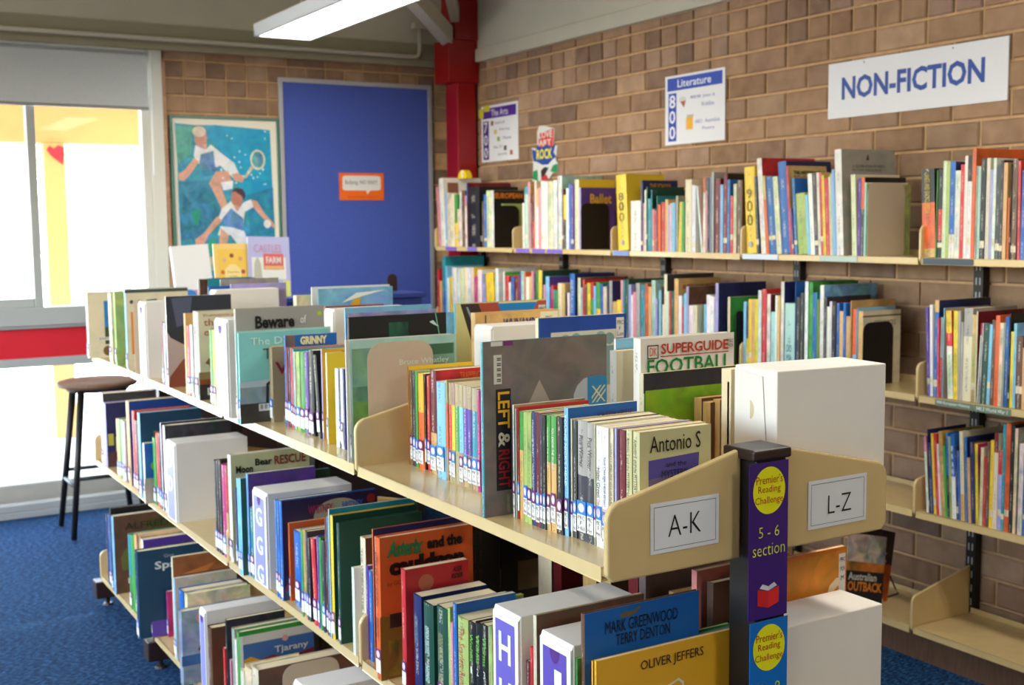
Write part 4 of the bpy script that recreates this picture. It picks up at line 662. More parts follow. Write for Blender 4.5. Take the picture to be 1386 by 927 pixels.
# kind | key | shelf | label | spine colours from head to foot | cover colour | amount of picture | x of spine, y of far side, z, thickness, height, depth, lean (metres, radians)
BOOKS = '''book||T|thick pink book, next book left of the tall white photo book, top wall shelf|I1.00||0.00|3.255,6.2771,1.402,0.0292,0.3457,0.200,0.092
book|tallwhite|T|tall white picture book with small photo on cover, left end of top shelf|W1.00|W|0.25|3.255,6.2471,1.402,0.0542,0.3959,0.258,0.068
book||T|pale blue book, next book right of the tall white photo book, top wall shelf|S1.00||0.00|3.255,6.1922,1.402,0.0190,0.3070,0.227,0.000
book||T|thick cream book, second book right of the tall white photo book, top wall shelf|C1.00||0.00|3.255,6.1726,1.402,0.0297,0.3100,0.229,0.000
book||T|thick cream book, third book right of the tall white photo book, top wall shelf|C1.00||0.00|3.255,6.1423,1.402,0.0284,0.3090,0.229,0.000
book||T|thick cream book, fourth book right of the tall white photo book, top wall shelf|C1.00||0.00|3.255,6.1133,1.402,0.0308,0.3040,0.225,0.000
book||T|thick green and yellow book, fifth right of the tall white photo book, top wall shelf|g0.55;Y0.45||0.00|3.255,6.0780,1.402,0.0311,0.2990,0.221,0.000
book||T|thick cream book, fifth book left of the thick black folder, top wall shelf|C1.00||0.00|3.255,6.0463,1.402,0.0278,0.2150,0.159,0.000
book||T|white book, fourth book left of the thick black folder, top wall shelf|W1.00||0.00|3.255,6.0160,1.402,0.0224,0.3100,0.229,0.000
book||T|thick brown book, third book left of the thick black folder, top wall shelf|Z1.00||0.00|3.255,5.9930,1.402,0.0390,0.3180,0.235,0.000
book||T|pink and white book, second book left of the thick black folder, top wall shelf|I0.20;W0.80||0.00|3.255,5.9534,1.402,0.0202,0.2880,0.213,0.000
book||T|blue and maroon book, next book left of the thick black folder, top wall shelf|B0.30;M0.70|M|0.00|3.255,5.9310,1.402,0.0111,0.3610,0.284,0.000
book|blackfolder|T|thick black folder with a white spine sticker on the top wall shelf|K1.00|K|0.00|3.255,5.9190,1.402,0.1313,0.3340,0.253,0.000
book||T|brown book, next book right of the thick black folder, top wall shelf|Z1.00||0.00|3.255,5.7570,1.402,0.0169,0.2540,0.188,0.000
book||T|thick blue book, second book right of the thick black folder, top wall shelf|B1.00||0.00|3.255,5.7390,1.402,0.0285,0.2900,0.215,0.000
book||T|thick cream book, next book left of the orange titled black book, top wall shelf|C1.00||0.00|3.255,5.7099,1.402,0.0486,0.3100,0.229,0.000
book|orangetitle|T|black book with an orange title above the dark bookend on the top wall shelf|W1.00|K|0.50|3.255,5.6570,1.402,0.0277,0.3080,0.195,0.000
book||T|lime green book, next book right of the orange titled black book, top wall shelf|L1.00|L|0.00|3.305,5.6287,1.402,0.0117,0.2370,0.175,0.000
bookend|bookendone|T|black bookend holding the black book with the orange title on top wall shelf|K1.00||0.00|3.255,5.6060,1.402,0.0020,0.2270,0.146,0.000
book||T|white book, second book right of the orange titled black book, top wall shelf|W1.00||0.00|3.255,5.3310,1.402,0.0180,0.2340,0.173,0.000
book||T|teal and pale green book, third right of orange titled black book, top wall shelf|T0.12;E0.88||0.00|3.255,5.3100,1.402,0.0328,0.3170,0.235,0.000
book||T|pink book, fourth book right of the orange titled black book, top wall shelf|I1.00|A|0.00|3.255,5.2750,1.402,0.0221,0.3420,0.240,0.000
book||T|brown book, fifth book right of the orange titled black book, top wall shelf|Z1.00||0.00|3.255,5.2523,1.402,0.0191,0.2320,0.172,0.000
book||T|maroon and red book, sixth book right of the orange titled black book, top wall shelf|M0.50;R0.50||0.00|3.255,5.2320,1.402,0.0212,0.2810,0.208,0.000
book||T|cream book, seventh book right of the orange titled black book, top wall shelf|C1.00||0.00|3.255,5.2100,1.402,0.0179,0.3440,0.240,0.000
book||T|tan and white book, eighth book right of the orange titled black book, top wall shelf|A0.30;W0.70||0.00|3.255,5.1915,1.402,0.0164,0.3020,0.223,0.000
book||T|pink book, ninth book right of the orange titled black book, top wall shelf|I1.00||0.00|3.255,5.1744,1.402,0.0248,0.3090,0.229,0.000
book||T|thick white book, tenth book right of the orange titled black book, top wall shelf|W1.00||0.00|3.255,5.1480,1.402,0.0282,0.3420,0.240,0.000
book||T|thick white book, ninth book left of the gold covered book, top wall shelf|W1.00||0.00|3.255,5.1190,1.402,0.0302,0.3370,0.240,0.000
book||T|thick cream book, eighth book left of the gold covered book, top wall shelf|C1.00||0.00|3.255,5.0840,1.402,0.0431,0.3360,0.240,0.000
book||T|thick white book, seventh book left of the gold covered book, top wall shelf|W1.00||0.00|3.255,5.0370,1.402,0.0346,0.3410,0.240,0.000
book||T|thick white book, sixth book left of the gold covered book, top wall shelf|W1.00|E|0.50|3.255,4.9950,1.402,0.0376,0.3620,0.246,0.000
book||T|brown book, fifth book left of the gold covered book, top wall shelf|Z1.00||0.00|3.255,4.9560,1.402,0.0150,0.2950,0.218,0.000
book||T|yellow and black book, fourth book left of the gold covered book, top wall shelf|Y0.45;K0.55||0.00|3.255,4.9400,1.402,0.0198,0.2660,0.197,0.000
book||T|white book, third book left of the gold covered book, top wall shelf|W1.00||0.00|3.255,4.9196,1.402,0.0226,0.2980,0.221,0.000
book||T|blue book, second book left of the gold covered book, top wall shelf|B1.00||0.00|3.255,4.8964,1.402,0.0191,0.3180,0.235,0.000
book||T|purple book, next book left of the gold covered book, top wall shelf|P1.00||0.00|3.255,4.8767,1.402,0.0226,0.3140,0.232,0.000
book|goldcover|T|cream spined book with a gold cover behind the purple Ballet book|C1.00|Y|0.00|3.255,4.8450,1.402,0.0365,0.3380,0.216,0.000
book|ballet|T|purple book titled Ballet behind a black bookend on the top wall shelf|V1.00|P|0.30|3.255,4.8070,1.402,0.0171,0.2980,0.207,0.000
bookend|bookendtwo|T|black bookend standing in front of the purple Ballet book on top wall shelf|K1.00||0.00|3.255,4.7890,1.402,0.0020,0.2230,0.166,0.000
binder|binder800|T|upright yellow ring binder marked 800 right after the purple Ballet book|Y1.00|Y|0.00|3.255,4.4846,1.402,0.0772,0.3449,0.223,0.059
book|whitebox|T|white spined book with two pale blue emblems beside the yellow 800 binder|W1.00||0.10|3.255,4.3900,1.402,0.0743,0.2250,0.167,0.000
book|school|T|navy book titled THE SCHOOL behind the white book with blue emblems|N1.00|N|0.00|3.255,4.3130,1.402,0.0136,0.3150,0.199,0.000
book||T|pink book, next book right of the navy SCHOOL book, top wall shelf|I1.00||0.00|3.255,4.2970,1.402,0.0112,0.2130,0.158,0.000
book||T|white book, second book right of the navy SCHOOL book, top wall shelf|W1.00||0.00|3.255,4.2852,1.402,0.0112,0.2720,0.201,0.000
book||T|slim dark green book, third book right of the navy SCHOOL book, top wall shelf|D1.00|D|0.00|3.255,4.2730,1.402,0.0087,0.2840,0.209,0.000
book||T|teal book, fourth book right of the navy SCHOOL book, top wall shelf|T1.00||0.00|3.255,4.2630,1.402,0.0228,0.2320,0.172,0.000
book||T|slim teal book, fifth book right of the navy SCHOOL book, top wall shelf|T1.00|D|0.00|3.255,4.2380,1.402,0.0084,0.2700,0.185,0.000
book||T|pink paperback, sixth book right of the navy SCHOOL book, top wall shelf|I1.00||0.00|3.255,4.2290,1.402,0.0128,0.1860,0.138,0.000
book||T|red paperback, seventh book right of the navy SCHOOL book, top wall shelf|R1.00||0.00|3.255,4.2156,1.402,0.0189,0.1790,0.132,0.000
book||T|slim teal book, eighth book right of the navy SCHOOL book, top wall shelf|T1.00|T|0.00|3.255,4.1960,1.402,0.0050,0.2430,0.180,0.000
book||T|orange book, ninth book right of the navy SCHOOL book, top wall shelf|O1.00||0.00|3.255,4.1900,1.402,0.0195,0.2050,0.152,0.000
book||T|thick red book, eighth book left of the wide khaki book, top wall shelf|R1.00||0.00|3.255,4.1660,1.402,0.0265,0.2140,0.158,0.000
book||T|tan book, seventh book left of the wide khaki book, top wall shelf|A1.00||0.00|3.255,4.1380,1.402,0.0206,0.2260,0.167,0.000
book||T|lilac book, sixth book left of the wide khaki book, top wall shelf|V1.00||0.00|3.255,4.1168,1.402,0.0123,0.2030,0.150,0.000
book||T|cream book, fifth book left of the wide khaki book, top wall shelf|C1.00||0.00|3.255,4.1039,1.402,0.0111,0.2090,0.155,0.000
book||T|pale blue book, fourth book left of the wide khaki book, top wall shelf|S1.00||0.00|3.255,4.0920,1.402,0.0219,0.2120,0.157,0.000
book||T|grey book, third book left of the wide khaki book, top wall shelf|G1.00||0.00|3.255,4.0640,1.402,0.0149,0.2400,0.178,0.000
book||T|yellow book, second book left of the wide khaki book, top wall shelf|Y1.00||0.00|3.255,4.0485,1.402,0.0214,0.2142,0.158,-0.046
book||T|green book, next book left of the wide khaki book, top wall shelf|g1.00|D|0.00|3.255,4.0260,1.402,0.0193,0.2140,0.158,0.000
book|olivecream|T|wide khaki cream book right of the green books on top wall shelf|C1.00|C|0.00|3.255,4.0030,1.402,0.0407,0.3070,0.227,0.000
book||T|white book, next book right of the wide khaki book, top wall shelf|W1.00||0.00|3.255,3.9580,1.402,0.0239,0.2810,0.208,0.000
book||T|white book, second book right of the wide khaki book, top wall shelf|W1.00||0.00|3.255,3.8936,1.402,0.0093,0.2779,0.206,0.127
book||T|orange and white book, third book right of the wide khaki book, top wall shelf|O0.20;W0.80||0.00|3.255,3.8836,1.402,0.0139,0.3120,0.231,0.000
book||T|pink book, fourth book right of the wide khaki book, top wall shelf|I1.00||0.00|3.255,3.8691,1.402,0.0126,0.2570,0.190,0.000
book||T|black book, third book left of the dark maroon cloth book, top wall shelf|K1.00||0.00|3.255,3.8559,1.402,0.0156,0.2530,0.187,0.000
book||T|slim lilac book, second book left of the dark maroon cloth book, top wall shelf|V1.00||0.00|3.255,3.8397,1.402,0.0074,0.3110,0.230,0.000
book||T|grey book, next book left of the dark maroon cloth book, top wall shelf|G1.00|G|0.00|3.255,3.8317,1.402,0.0149,0.3310,0.240,0.000
book|maroon|T|dark maroon cloth book on the top wall shelf|M1.00||0.00|3.255,3.8120,1.402,0.0335,0.3030,0.224,0.000
book||T|pale blue book, next book right of the dark maroon cloth book, top wall shelf|S1.00||0.00|3.255,3.7770,1.402,0.0179,0.2780,0.206,0.000
book||T|maroon book, second book right of the dark maroon cloth book, top wall shelf|M1.00|K|0.00|3.255,3.7570,1.402,0.0222,0.3220,0.238,0.000
book||T|blue book, third book right of the dark maroon cloth book, top wall shelf|B1.00|B|0.00|3.255,3.7340,1.402,0.0173,0.2970,0.220,0.000
book||T|red book, third book left of the yellow 900 binder, top wall shelf|R1.00||0.00|3.255,3.7140,1.402,0.0159,0.2310,0.171,0.000
book||T|cream book, second book left of the yellow 900 binder, top wall shelf|C1.00||0.00|3.255,3.6960,1.402,0.0176,0.2780,0.206,0.000
book||T|thick brown book, next book left of the yellow 900 binder, top wall shelf|Z1.00||0.00|3.255,3.6770,1.402,0.0308,0.2920,0.216,0.000
binder|binder900|T|leaning yellow folder marked 900 left of the tilted blue and red books|Y1.00|Y|0.00|3.255,3.6163,1.402,0.0578,0.3418,0.240,0.057
book||T|charcoal book, next book right of the yellow 900 binder, top wall shelf|Q1.00||0.00|3.255,3.5564,1.402,0.0141,0.3052,0.226,0.067
book|redcover|T|tall white spined book, red and cream cover rising behind others, top wall shelf|W1.00|R|0.50|3.255,3.5311,1.402,0.0264,0.3735,0.290,0.085
book||T|tan and orange book, next book right of the tall red covered book, top wall shelf|A0.30;O0.70||0.00|3.255,3.5018,1.402,0.0154,0.3039,0.225,0.096
book||T|thick blue book, second book right of the tall red covered book, top wall shelf|B1.00||0.00|3.255,3.4853,1.402,0.0374,0.2998,0.222,0.092
book||T|thick cream book, next book left of the tall thick blue book, top wall shelf|C1.00||0.00|3.255,3.4443,1.402,0.0268,0.2990,0.221,0.099
book|tallblue|T|tall thick blue book left of the one titled THE HISTORY NEWS|B1.00|N|0.30|3.255,3.4160,1.402,0.0441,0.3536,0.240,0.087
book|history|T|book titled THE HISTORY NEWS on the top wall shelf|R1.00|A|0.40|3.255,3.3711,1.402,0.0121,0.3376,0.202,0.088
book||T|purple paperback, next book right of the HISTORY NEWS book, top wall shelf|P1.00||0.00|3.255,3.3583,1.402,0.0097,0.1751,0.130,0.107
book||T|blue book, second book right of the HISTORY NEWS book, top wall shelf|B1.00|B|0.00|3.255,3.3465,1.402,0.0153,0.2884,0.213,0.078
book||T|thick lime green book, third book right of the HISTORY NEWS book, top wall shelf|L1.00||0.00|3.255,3.3289,1.402,0.0487,0.2299,0.170,0.096
book||T|pale blue book, fourth book right of the HISTORY NEWS book, top wall shelf|S1.00||0.00|3.255,3.2794,1.402,0.0141,0.2236,0.165,0.082
book||T|white book, fifth book right of the HISTORY NEWS book, top wall shelf|W1.00||0.00|3.255,3.2635,1.402,0.0213,0.3024,0.224,0.077
book||T|charcoal book, sixth book right of the HISTORY NEWS book, top wall shelf|Q1.00||0.00|3.255,3.2415,1.402,0.0181,0.3032,0.224,0.067
book||T|white book, seventh book right of the HISTORY NEWS book, top wall shelf|W1.00||0.00|3.255,3.2228,1.402,0.0121,0.3050,0.226,0.060
book||T|red book, sixth book left of the tall grey brown book, top wall shelf|R1.00|A|0.00|3.255,3.2101,1.402,0.0121,0.3050,0.226,0.060
book||T|yellow book, fifth book left of the tall grey brown book, top wall shelf|Y1.00||0.00|3.255,3.1973,1.402,0.0123,0.2941,0.218,0.062
book||T|red book, fourth book left of the tall grey brown book, top wall shelf|R1.00||0.00|3.255,3.1844,1.402,0.0198,0.2823,0.209,0.071
book||T|slim cream book, third book left of the tall grey brown book, top wall shelf|C1.00||0.00|3.255,3.1640,1.402,0.0081,0.2870,0.212,0.058
book||T|slim pale green book, second book left of the tall grey brown book, top wall shelf|E1.00||0.00|3.255,3.1553,1.402,0.0087,0.2970,0.220,0.057
book||T|pale blue book, next book left of the tall grey brown book, top wall shelf|S1.00||0.00|3.255,3.1460,1.402,0.0113,0.3130,0.232,0.060
book|greybrown|T|tallest white spined book with a plain grey brown cover on top wall shelf|W1.00|G|0.30|3.255,3.1341,1.402,0.0325,0.3836,0.280,0.053
book||T|cream book, next book right of the tall grey brown book, top wall shelf|C1.00|C|0.00|3.255,3.0591,1.402,0.0210,0.2899,0.232,0.048
book||T|purple book, second book right of the tall grey brown book, top wall shelf|P1.00||0.00|3.255,3.0374,1.402,0.0157,0.2770,0.205,0.000
book||T|orange and charcoal book, third book right of the tall grey brown book, top wall shelf|O0.40;Q0.60|K|0.40|3.255,3.0211,1.402,0.0155,0.2790,0.211,0.000
book||T|slim pale green book, second book left of the thick orange encyclopedia, top wall shelf|E1.00|C|0.00|3.255,3.0050,1.402,0.0082,0.2600,0.213,0.000
book||T|slim green book, next book left of the thick orange encyclopedia, top wall shelf|g1.00|L|0.00|3.255,2.9962,1.402,0.0065,0.2550,0.220,0.000
bookend|bookendtan|T|tan bookend plate holding the row left of the gap on top wall shelf|A1.00||0.00|3.255,2.9892,1.402,0.0020,0.2600,0.188,0.000
book|lands|T|thick black and orange encyclopedia beside the gap at right of the top wall shelf|K0.38;O0.52;A0.10|K|0.50|3.255,2.7466,1.402,0.0525,0.2949,0.218,0.049
book||T|slim green book, next book right of the thick orange encyclopedia, top wall shelf|g1.00||0.00|3.255,2.6934,1.402,0.0058,0.2890,0.214,0.000
book||T|black and red book, second book right of the thick orange encyclopedia, top wall shelf|K0.45;R0.35;K0.20||0.00|3.255,2.6870,1.402,0.0182,0.2930,0.217,0.000
book||T|cream book, third book right of the thick orange encyclopedia, top wall shelf|C1.00||0.00|3.255,2.6683,1.402,0.0126,0.3190,0.236,0.000
book||T|lime green book, fourth book right of the thick orange encyclopedia, top wall shelf|L1.00||0.00|3.255,2.6551,1.402,0.0132,0.3160,0.234,0.000
book||T|blue and white book, fifth book right of the thick orange encyclopedia, top wall shelf|B0.75;W0.25|N|0.50|3.255,2.6413,1.402,0.0206,0.3150,0.233,0.000
book||T|white book, fourth book left of the tallest orange book, top wall shelf|W1.00||0.00|3.255,2.6200,1.402,0.0199,0.2850,0.211,0.000
book||T|red book, third book left of the tallest orange book, top wall shelf|R1.00||0.00|3.255,2.5996,1.402,0.0155,0.3040,0.225,0.000
book||T|white book, second book left of the tallest orange book, top wall shelf|W1.00||0.00|3.255,2.5835,1.402,0.0105,0.3310,0.240,0.000
book||T|black and white book, next book left of the tallest orange book, top wall shelf|K0.25;W0.75||0.00|3.255,2.5724,1.402,0.0165,0.3310,0.240,0.000
book|tallorange|T|tallest orange book at the right of the top wall shelf|O1.00|O|0.40|3.255,2.5554,1.402,0.0133,0.3530,0.290,0.000
book||T|slim cream book, next book right of the tallest orange book, top wall shelf|C1.00||0.00|3.255,2.5400,1.402,0.0068,0.2960,0.219,0.000
book||T|pale green book, second book right of the tallest orange book, top wall shelf|E1.00||0.00|3.255,2.5326,1.402,0.0105,0.2950,0.218,0.000
book||T|black book, third book right of the tallest orange book, top wall shelf|K1.00||0.00|3.255,2.5214,1.402,0.0165,0.3200,0.237,0.000
book||T|cream book, fourth book right of the tallest orange book, top wall shelf|C1.00||0.00|3.255,2.5010,1.402,0.0125,0.3190,0.236,0.000
book||T|lilac book, fifth book right of the tallest orange book, top wall shelf|V1.00||0.00|3.255,2.4870,1.402,0.0107,0.2820,0.209,0.000
book||T|white book, sixth book right of the tallest orange book, top wall shelf|W1.00||0.00|3.255,2.4757,1.402,0.0103,0.3180,0.235,0.000
book||T|charcoal book, seventh book right of the tallest orange book, top wall shelf|Q1.00||0.00|3.255,2.4640,1.402,0.0146,0.2990,0.221,0.000
book||T|black book, eighth book right of the tallest orange book, top wall shelf|K1.00||0.00|3.255,2.4488,1.402,0.0105,0.3100,0.229,0.000
book||T|tan book, ninth book right of the tallest orange book, top wall shelf|A1.00||0.00|3.255,2.4377,1.402,0.0130,0.3020,0.223,0.000
book||T|slim orange paperback, tenth book right of the tallest orange book, top wall shelf|O1.00||0.00|3.255,2.4200,1.402,0.0079,0.1920,0.142,0.000
book||T|slim black book, eleventh book right of the tallest orange book, top wall shelf|K1.00||0.00|3.255,2.4115,1.402,0.0041,0.2970,0.220,0.000
book||T|brown book, twelfth book right of the tallest orange book, top wall shelf|Z1.00||0.00|3.255,2.4068,1.402,0.0185,0.3120,0.231,0.000
book||T|red book, thirteenth book right of the tallest orange book, top wall shelf|R1.00||0.00|3.255,2.3823,1.402,0.0092,0.3055,0.226,0.015
book||T|blue book, fourteenth book right of the tallest orange book, top wall shelf|B1.00||0.00|3.255,2.3725,1.402,0.0148,0.2756,0.204,-0.004
book||T|white book, fifteenth book right of the tallest orange book, top wall shelf|W1.00||0.00|3.255,2.3570,1.402,0.0135,0.2850,0.211,0.000
book||T|charcoal book, fifteenth book right of the tallest orange book, top wall shelf|Q1.00||0.00|3.255,2.3410,1.402,0.0157,0.2730,0.202,0.000
book||S|thick red book, second book left of the tall teal picture book, second wall shelf|R1.00||0.00|3.255,6.3100,0.936,0.0281,0.3320,0.240,0.000
book||S|thick tan book, next book left of the tall teal picture book, second wall shelf|A1.00||0.00|3.255,6.2813,0.936,0.0281,0.2620,0.194,0.000
book|tallteal|S|tallest teal and green picture book, left end of second wall shelf|T0.50;B0.50|T|0.40|3.255,6.2450,0.936,0.0408,0.4070,0.263,0.000
book||S|pale blue book, next book right of the tall teal picture book, second wall shelf|S1.00||0.00|3.255,6.2036,0.936,0.0225,0.3520,0.240,0.000
book||S|white book, second book right of the tall teal picture book, second wall shelf|W1.00||0.00|3.255,6.1805,0.936,0.0210,0.2830,0.209,0.000
book||S|thick yellow book, third book right of the tall teal picture book, second wall shelf|Y1.00||0.00|3.255,6.1570,0.936,0.0298,0.2890,0.214,0.000
book||S|thick white book, fourth book right of the tall teal picture book, second wall shelf|W1.00|W|0.00|3.255,6.1240,0.936,0.0548,0.3450,0.240,0.000
book||S|thick white book, fifth book right of the tall teal picture book, second wall shelf|W1.00||0.00|3.255,6.0670,0.936,0.0397,0.3430,0.240,0.000
book||S|thick cream book, fourth book left of the thin magenta paperback, second wall shelf|C1.00||0.00|3.255,6.0250,0.936,0.0446,0.3440,0.240,0.000
book||S|thick cream book, third book left of the thin magenta paperback, second wall shelf|C1.00||0.00|3.255,5.9780,0.936,0.0415,0.3490,0.240,0.000
book||S|thick white book, second book left of the thin magenta paperback, second wall shelf|W1.00||0.00|3.255,5.9350,0.936,0.0332,0.3500,0.240,0.000
book||S|thick cream book, next book left of the thin magenta paperback, second wall shelf|C1.00|Y|0.00|3.255,5.9000,0.936,0.0359,0.3510,0.240,0.000
book|magenta|S|thin magenta paperback on the second wall shelf|H1.00||0.00|3.255,5.8600,0.936,0.0336,0.3020,0.223,0.000
book||S|thick white book, next book right of the thin magenta paperback, second wall shelf|W1.00||0.00|3.255,5.8210,0.936,0.0461,0.3410,0.240,0.000
book||S|lilac book, next book left of the mustard patterned book, second wall shelf|V1.00||0.00|3.255,5.7463,0.936,0.0248,0.3210,0.238,0.064
book|mustard|S|mustard yellow patterned book leaning on the second wall shelf|Y1.00||0.50|3.255,5.7091,0.936,0.0860,0.3263,0.240,0.076
book||S|thick white book, next book right of the mustard patterned book, second wall shelf|W1.00|W|0.00|3.255,5.6223,0.936,0.0325,0.3540,0.240,0.000
book|greentop|S|white spined book with a bright green cover on second wall shelf|W1.00|g|0.20|3.255,5.5330,0.936,0.0145,0.3370,0.240,0.000
book||S|thick red book, next book right of the bright green topped book, second wall shelf|R1.00||0.00|3.255,5.5170,0.936,0.0385,0.3170,0.235,0.000
book||S|white book, second book right of the bright green topped book, second wall shelf|W1.00||0.00|3.255,5.4779,0.936,0.0195,0.2830,0.209,0.000
book||S|thick blue book, third book right of the bright green topped book, second wall shelf|B1.00||0.00|3.255,5.4560,0.936,0.0295,0.3120,0.231,0.000
book||S|thick maroon book, fourth book right of the bright green topped book, second wall shelf|M1.00||0.00|3.255,5.4230,0.936,0.0533,0.3200,0.237,0.000
book||S|purple book, fifth book right of the bright green topped book, second wall shelf|P1.00||0.00|3.255,5.3680,0.936,0.0128,0.3340,0.240,0.000
book||S|thick pale green book, sixth book right of the bright green topped book, second wall shelf|E1.00||0.00|3.255,5.3530,0.936,0.0299,0.3460,0.240,0.000
book||S|orange book, seventh book right of the bright green topped book, second wall shelf|O1.00|O|0.00|3.255,5.3190,0.936,0.0143,0.3430,0.240,0.000
book||S|thick white book, sixth book left of the dark green mottled book, second wall shelf|W1.00||0.00|3.255,5.3040,0.936,0.0282,0.3170,0.235,0.000
book||S|tan book, fifth book left of the dark green mottled book, second wall shelf|A1.00||0.00|3.255,5.2740,0.936,0.0230,0.3210,0.238,0.000
book||S|pink book, fourth book left of the dark green mottled book, second wall shelf|I1.00||0.00|3.255,5.2490,0.936,0.0209,0.3490,0.240,0.000
book||S|charcoal book, third book left of the dark green mottled book, second wall shelf|Q1.00||0.00|3.255,5.2270,0.936,0.0239,0.3380,0.240,0.000
book||S|green book, second book left of the dark green mottled book, second wall shelf|g1.00||0.00|3.255,5.2010,0.936,0.0195,0.3540,0.240,0.000
book||S|thick yellow book, next book left of the dark green mottled book, second wall shelf|Y1.00||0.00|3.255,5.1800,0.936,0.0325,0.3550,0.240,0.000
book|darkgreen|S|dark green mottled picture book rising behind smaller books on second wall shelf|D1.00|D|0.40|3.255,5.1460,0.936,0.0105,0.3560,0.220,0.000
book||S|pink book, next book right of the dark green mottled book, second wall shelf|I1.00||0.00|3.255,5.1330,0.936,0.0161,0.2840,0.210,0.000
book|purplecover|S|pale blue spined book with a dusky purple cover on second wall shelf|S1.00|P|0.20|3.255,5.1140,0.936,0.0345,0.3260,0.240,0.000
book||S|purple book, next book right of the dusky purple covered book, second wall shelf|P1.00||0.00|3.255,5.0770,0.936,0.0148,0.2750,0.204,0.000
book||S|red book, second book right of the dusky purple covered book, second wall shelf|R1.00||0.00|3.255,5.0610,0.936,0.0208,0.2840,0.210,0.000
book||S|teal book, third book right of the dusky purple covered book, second wall shelf|T1.00||0.00|3.255,5.0390,0.936,0.0184,0.2620,0.194,0.000
book||S|green book, fourth book right of the dusky purple covered book, second wall shelf|g1.00||0.00|3.255,5.0190,0.936,0.0166,0.2590,0.192,0.000
book||S|thick cream book, fourth book left of the tall navy lettered book, second wall shelf|C1.00||0.00|3.255,4.9990,0.936,0.0341,0.2970,0.220,0.000
book||S|thick tan book, third book left of the tall navy lettered book, second wall shelf|A1.00|A|0.00|3.255,4.9620,0.936,0.0271,0.2950,0.218,0.000
book||S|black book, second book left of the tall navy lettered book, second wall shelf|K1.00||0.00|3.255,4.9340,0.936,0.0198,0.2550,0.189,0.000
book||S|white book, next book left of the tall navy lettered book, second wall shelf|W1.00||0.00|3.255,4.9120,0.936,0.0182,0.2530,0.187,0.000
book|bluetall|S|tall navy book with white lettering down its spine on second wall shelf|B1.00|N|0.20|3.255,4.8910,0.936,0.0418,0.3480,0.244,0.000
book||S|cream book, next book right of the tall navy lettered book, second wall shelf|C1.00|Z|0.00|3.255,4.8200,0.936,0.0239,0.3290,0.287,0.000
book||S|pale green book, second book right of the tall navy lettered book, second wall shelf|E1.00||0.00|3.255,4.7950,0.936,0.0157,0.2830,0.209,0.000
book||S|red book, third book right of the tall navy lettered book, second wall shelf|R1.00||0.00|3.255,4.7780,0.936,0.0180,0.3230,0.239,0.000
book||S|brown book, fourth book right of the tall navy lettered book, second wall shelf|Z1.00||0.00|3.255,4.7590,0.936,0.0177,0.2990,0.221,0.000
book||S|thick yellow book, fifth book right of the tall navy lettered book, second wall shelf|Y1.00||0.00|3.255,4.7400,0.936,0.0262,0.3070,0.227,0.000
book||S|thick red and green book, sixth right of the tall navy lettered book, second wall shelf|R0.25;g0.75||0.00|3.255,4.7120,0.936,0.0267,0.3110,0.230,0.000
book||S|pale blue book, seventh book right of the tall navy lettered book, second wall shelf|S1.00||0.00|3.255,4.6840,0.936,0.0171,0.2950,0.218,0.000
book||S|thick green and yellow book, sixth book left of the short yellow paperback, second wall shelf|g0.40;Y0.60||0.00|3.255,4.6660,0.936,0.0327,0.3130,0.232,0.000
book||S|blue book, fifth book left of the short yellow paperback, second wall shelf|B1.00|B|0.00|3.255,4.6300,0.936,0.0203,0.3070,0.227,0.000
book||S|thick cream book, fourth book left of the short yellow paperback, second wall shelf|C1.00||0.00|3.255,4.6080,0.936,0.0288,0.2940,0.218,0.000
book||S|charcoal book, third book left of the short yellow paperback, second wall shelf|Q1.00||0.00|3.255,4.5780,0.936,0.0149,0.3060,0.226,0.000
book||S|grey and purple book, second book left of the short yellow paperback, second wall shelf|G0.60;P0.40|N|0.00|3.255,4.5580,0.936,0.0234,0.3240,0.240,0.000
book||S|thick tan book, next book left of the short yellow paperback, second wall shelf|A1.00||0.00|3.255,4.5330,0.936,0.0332,0.2280,0.169,0.000
book|yellowshort|S|short yellow paperback amid taller books on second wall shelf|Y1.00||0.00|3.255,4.4970,0.936,0.0309,0.2370,0.175,0.000
book||S|pink book, next book right of the short yellow paperback, second wall shelf|I1.00||0.00|3.255,4.4650,0.936,0.0141,0.3300,0.240,0.000
book||S|teal book, second book right of the short yellow paperback, second wall shelf|T1.00||0.00|3.255,4.4500,0.936,0.0157,0.3310,0.240,0.000
book||S|dark green book, third book right of the short yellow paperback, second wall shelf|D1.00|D|0.00|3.255,4.4330,0.936,0.0254,0.3350,0.240,0.000
book||S|lilac book, fourth book right of the short yellow paperback, second wall shelf|V1.00||0.00|3.255,4.4060,0.936,0.0209,0.3120,0.231,0.000
book||S|white book, fifth book right of the short yellow paperback, second wall shelf|W1.00||0.00|3.255,4.3840,0.936,0.0118,0.2660,0.197,0.000
book||S|pink book, sixth book right of the short yellow paperback, second wall shelf|I1.00||0.00|3.255,4.3710,0.936,0.0195,0.2800,0.207,0.000
book||S|thick grey book, seventh book right of the short yellow paperback, second wall shelf|G1.00||0.00|3.255,4.3500,0.936,0.0278,0.3210,0.238,0.000
book||S|thick teal book, eighth book right of the short yellow paperback, second wall shelf|T1.00|K|0.60|3.255,4.3180,0.936,0.0342,0.3160,0.234,0.000
book||S|orange book, eighth book left of the tall charcoal covered book, second wall shelf|O1.00||0.00|3.255,4.2830,0.936,0.0214,0.3200,0.237,0.000
book||S|tan book, seventh book left of the tall charcoal covered book, second wall shelf|A1.00||0.00|3.255,4.2580,0.936,0.0212,0.3080,0.228,0.000
book||S|thick pale green book, sixth book left of the tall charcoal covered book, second wall shelf|E1.00|E|0.00|3.255,4.2350,0.936,0.0270,0.3380,0.240,0.000
book||S|lilac book, fifth book left of the tall charcoal covered book, second wall shelf|V1.00||0.00|3.255,4.2070,0.936,0.0151,0.2580,0.191,0.000
